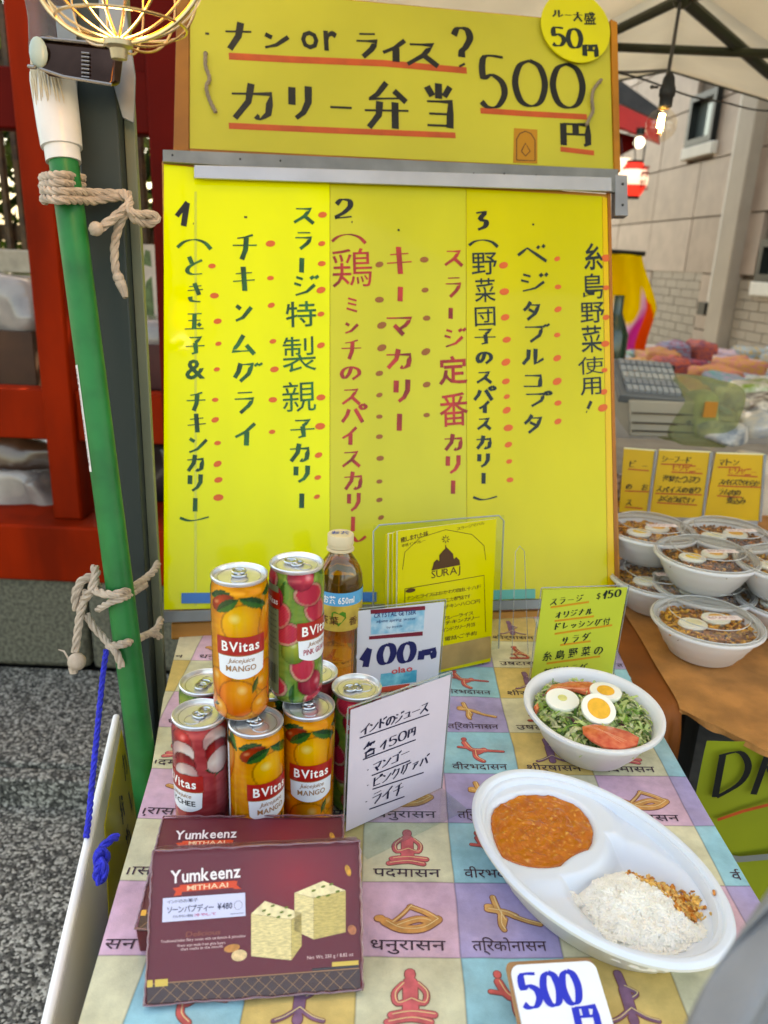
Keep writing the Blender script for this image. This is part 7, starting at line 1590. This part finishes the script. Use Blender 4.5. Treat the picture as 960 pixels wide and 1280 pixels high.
for row, (nm_r, Yr, zc) in enumerate((('front', 3.42, 0), ('second', 3.8, 0), ('third', 4.25, 0), ('fourth', 4.75, 0), ('back', 5.3, 0))):
    x = .98+.1*row; k = 0; order = pal[:]; rn.shuffle(order)
    while x < 1.0+.56*Yr and k < 12:
        w_ = rn.uniform(.12, .26); hgt = rn.uniform(.025, .07); d_ = rn.uniform(.22, .34); nmc, cc = order[k]
        def fn(u, v, x=x, w_=w_, hgt=hgt, d_=d_, Yr=Yr, sd=row*13+k):
            th = 2*pi*u; ph = pi*(v-.5); e = .35; cs = lambda t: math.copysign(abs(cos(t))**e, cos(t)); sn = lambda t: math.copysign(abs(sin(t))**e, sin(t))
            p = Vector((cs(ph)*cs(th)*w_/2, cs(ph)*sn(th)*d_/2, sn(ph)*hgt)); n_ = noise.noise(p*14+Vector((sd, 0, 0))); return (x+w_/2+p.x*(1+.25*n_), Yr+p.y*(1+.2*n_), max(-.049, -.049+hgt+p.z*(1+.5*n_)))
        mb = MB(); mb.grid(fn, 26, 12, closeu=True)
        solo('folded_cloth', mb, mat('ware '+nmc, cc, .8, c2=pal[(k*5+3) % 12][1], scale=34, bump=.8, bscale=60, stretch=(1, 1, 5)), '%s folded cloth in the %s row of the far wares table' % (nmc, nm_r), 'folded cloth', 'coloured cloth wares on the far table')
        x += w_+rn.uniform(.01, .05); k += 1
# tie-dyed cloth
def tdc(u, v):
    x, y = u, v; n_ = noise.noise(Vector((x*4, y*4, 1)))*.12; yl, wh, pk, orr = srgb((255, 232, 0)), srgb((250, 226, 250)), srgb((226, 70, 190)), srgb((250, 110, 20)); k = y+n_+.14*sin(x*16)
    c = yl if k < .50 else (yl*(1-(k-.50)/.1)+wh*((k-.50)/.1) if k < .60 else (wh*(1-(k-.60)/.2)+pk*((k-.60)/.2) if k < .80 else pk))
    if x > .90 and k > .5: c = orr if k > .6 else yl
    return (float(c[0]), float(c[1]), float(c[2]), 1.)
TD = [PY(700, 312, 4.2), PY(806, 320, 4.2), PY(822, 438, 4.2), PY(700, 445, 4.2)]
def tdf(u, v):
    p = (TD[0]*(1-u)+TD[1]*u)*(1-v)+(TD[3]*(1-u)+TD[2]*u)*v; b_ = .10*sin(pi*v)**2*u; return p+Vector((b_*.35-.16*max(0, v-.55)*u, .05*sin(u*14+v*2), 0))
m = MB(); m.grid(tdf, 60, 50, col=tdc); o = solo('tie_dyed_cloth', m, mat('tie dye', (255, 255, 255), .8, attr='Col', translucent=.5), 'yellow pink tie dyed cloth hanging bright behind the board edge', 'hanging cloth'); s_ = o.modifiers.new('thick', 'SOLIDIFY'); s_.thickness = .002
m = MB(); m.tube([TD[0]+Vector((0, 0, .01)), TD[1]+Vector((0, 0, .01))], .012, 8); m.tube([Vector((TD[0].x-.0, TD[0].y, G-.1)), TD[0]+Vector((0, 0, .01))], .015, 8); solo('clothes_rail', m, darkm, 'dark rail from which the tie dyed cloth hangs', 'rail')
m = MB(); m.lathe([(.0, 0), (.045, 0), (.05, .02), (.05, .16), (.03, .21), (.018, .24), (.018, .30), (.0, .30)], 20, tuple(PY(763, 456, 2.9)-Vector((0, 0, .05)))); solo('green_bottle', m, mat('bottle green', (30, 60, 44), .2, coat=.5), 'dark green bottle just right of the board edge by the register', 'bottle')
m = MB(); sc = [PY(x, y, 1.75) for x, y in ((760, 590), (783, 596), (787, 640), (784, 700), (776, 745), (760, 745))]; plank(m, sc, (.0, .02, 0)); solo('patterned_cloth', m, mat('black white print', (40, 34, 40), .8, c2=(210, 200, 205), scale=60, detail=2), 'black and white patterned cloth in the gap right of the board', 'cloth')

# vendor standing behind the board -----------------------------------
def person():
    root = thing('person', 'person in orange patterned shirt and blue jeans mostly behind the board', 'person', (.272, 1.86, G-.1))
    bx, by, bz = .272, 1.86, G-.1
    J = {'pel': (0, 0, .92), 'chest': (0, .0, 1.22), 'neck': (0, 0, 1.40), 'headb': (0, -.01, 1.46), 'head': (0, -.02, 1.54), 'headt': (0, -.01, 1.62), 'ls': (-.17, 0, 1.33), 'le': (-.22, .02, 1.06), 'lw': (-.16, -.15, .96), 'rs': (.17, 0, 1.33), 're': (.215, .03, 1.06), 'rw': (.12, -.16, .98),
         'lh': (-.09, 0, .86), 'lk': (-.10, -.01, .48), 'la': (-.10, .02, .09), 'lt': (-.11, -.13, .04), 'rh': (.09, 0, .86), 'rk': (.10, -.01, .48), 'ra': (.10, .02, .09), 'rt': (.11, -.13, .04)}
    R = {'pel': .13, 'chest': .135, 'neck': .05, 'headb': .055, 'head': .078, 'headt': .06, 'ls': .06, 'le': .042, 'lw': .028, 'rs': .06, 're': .042, 'rw': .028, 'lh': .085, 'lk': .06, 'la': .04, 'lt': .03, 'rh': .085, 'rk': .06, 'ra': .04, 'rt': .03}
    E_ = [('pel', 'chest'), ('chest', 'neck'), ('neck', 'headb'), ('headb', 'head'), ('head', 'headt'), ('chest', 'ls'), ('ls', 'le'), ('le', 'lw'), ('chest', 'rs'), ('rs', 're'), ('re', 'rw'), ('pel', 'lh'), ('lh', 'lk'), ('lk', 'la'), ('la', 'lt'), ('pel', 'rh'), ('rh', 'rk'), ('rk', 'ra'), ('ra', 'rt')]
    for sd_ in ('l', 'r'):
        s_ = -1 if sd_ == 'l' else 1; w_ = Vector(J[sd_+'w']); J[sd_+'p'] = tuple(w_+Vector((-s_*.02, -.05, -.005))); R[sd_+'p'] = .03; E_.append((sd_+'w', sd_+'p'))
        for k in range(4):
            a_ = Vector(J[sd_+'p'])+Vector(((k-1.5)*.017, -.035, 0)); l_ = (.045, .055, .05, .038)[k]; J[sd_+'f%d' % k] = tuple(a_); J[sd_+'g%d' % k] = tuple(a_+Vector((0, -l_*.5, -.012))); J[sd_+'h%d' % k] = tuple(a_+Vector((0, -l_*.75, -.034)))
            R[sd_+'f%d' % k] = .009; R[sd_+'g%d' % k] = .0085; R[sd_+'h%d' % k] = .007; E_ += [(sd_+'p', sd_+'f%d' % k), (sd_+'f%d' % k, sd_+'g%d' % k), (sd_+'g%d' % k, sd_+'h%d' % k)]
        a_ = Vector(J[sd_+'p'])+Vector((-s_*.032, .0, .004)); J[sd_+'u'] = tuple(a_); J[sd_+'v'] = tuple(a_+Vector((-s_*.015, -.03, -.01))); R[sd_+'u'] = .010; R[sd_+'v'] = .008; E_ += [(sd_+'p', sd_+'u'), (sd_+'u', sd_+'v')]
    def skin(name, keys, edges, rad, mm, par, root_k):
        me = bpy.data.meshes.new(name); ks = list(keys); me.from_pydata([J[k] for k in ks], [(ks.index(a), ks.index(b)) for a, b in edges], []); me.materials.append(mm)
        o = bpy.data.objects.new(name, me); COL.objects.link(o); o.parent = par; md = o.modifiers.new('skin', 'SKIN'); md.use_smooth_shade = True
        lay = me.skin_vertices[0] if len(me.skin_vertices) else None
        if lay is None:
            bpy.context.view_layer.objects.active = o; lay = me.skin_vertices[0]
        for i, k in enumerate(ks): r = rad[k]; lay.data[i].radius = (r, r); lay.data[i].use_root = (k == root_k)
        q = o.modifiers.new('sub', 'SUBSURF'); q.levels = q.render_levels = 2; WM[o.name] = WM[par.name].copy(); return o
    skinm = mat('skin', (170, 116, 84), .5, sss=.1)
    skin('body', J.keys(), E_, R, skinm, root, 'pel')
    shirt = mat('orange patterned shirt', (206, 120, 30), .8, c2=(110, 50, 20), scale=28, detail=3)
    S_ = {k: v*1.14+.004 for k, v in R.items()}
    ke = ['pel', 'chest', 'neck', 'ls', 'le', 'rs', 're']; S2 = dict(S_); S2['neck'] = .062; S2['chest'] = .175; S2['pel'] = .165
    skin('shirt', ke, [e for e in E_ if e[0] in ke and e[1] in ke], S2, shirt, root, 'pel')
    ke = ['pel', 'lh', 'lk', 'la', 'rh', 'rk', 'ra']; S3 = dict(S_); S3['pel'] = .150
    skin('jeans', ke, [e for e in E_ if e[0] in ke and e[1] in ke], S3, mat('blue jeans', (30, 48, 110), .8, amt=.2, scale=30), root, 'pel')
    m = MB(); m.ball((0, .012, 1.565), (.088, .098, .092), 20, 12); m.v = [(x, y if y > -.055 or z > 1.60 else y*.5, z) for x, y, z in m.v]; obj('hair', m, mat('black hair', (22, 18, 16), .5), root, world=False)
    for s_ in (-1, 1):
        m = MB(); m.ball((s_*.030, -.088, 1.535), (.012, .006, .007), 10, 6); obj('eye', m, mat('eye white', (230, 228, 222), .3), root, world=False)
        m = MB(); m.ball((s_*.085, .0, 1.525), (.010, .018, .028), 10, 6); obj('ear', m, skinm, root, world=False)
    m = MB(); m.ball((0, -.100, 1.515), (.011, .016, .018), 10, 6); obj('nose', m, skinm, root, world=False)
    m = MB(); m.ball((0, -.084, 1.485), (.022, .007, .005), 10, 6); obj('mouth', m, mat('lips', (150, 76, 66), .5), root, world=False)
person()
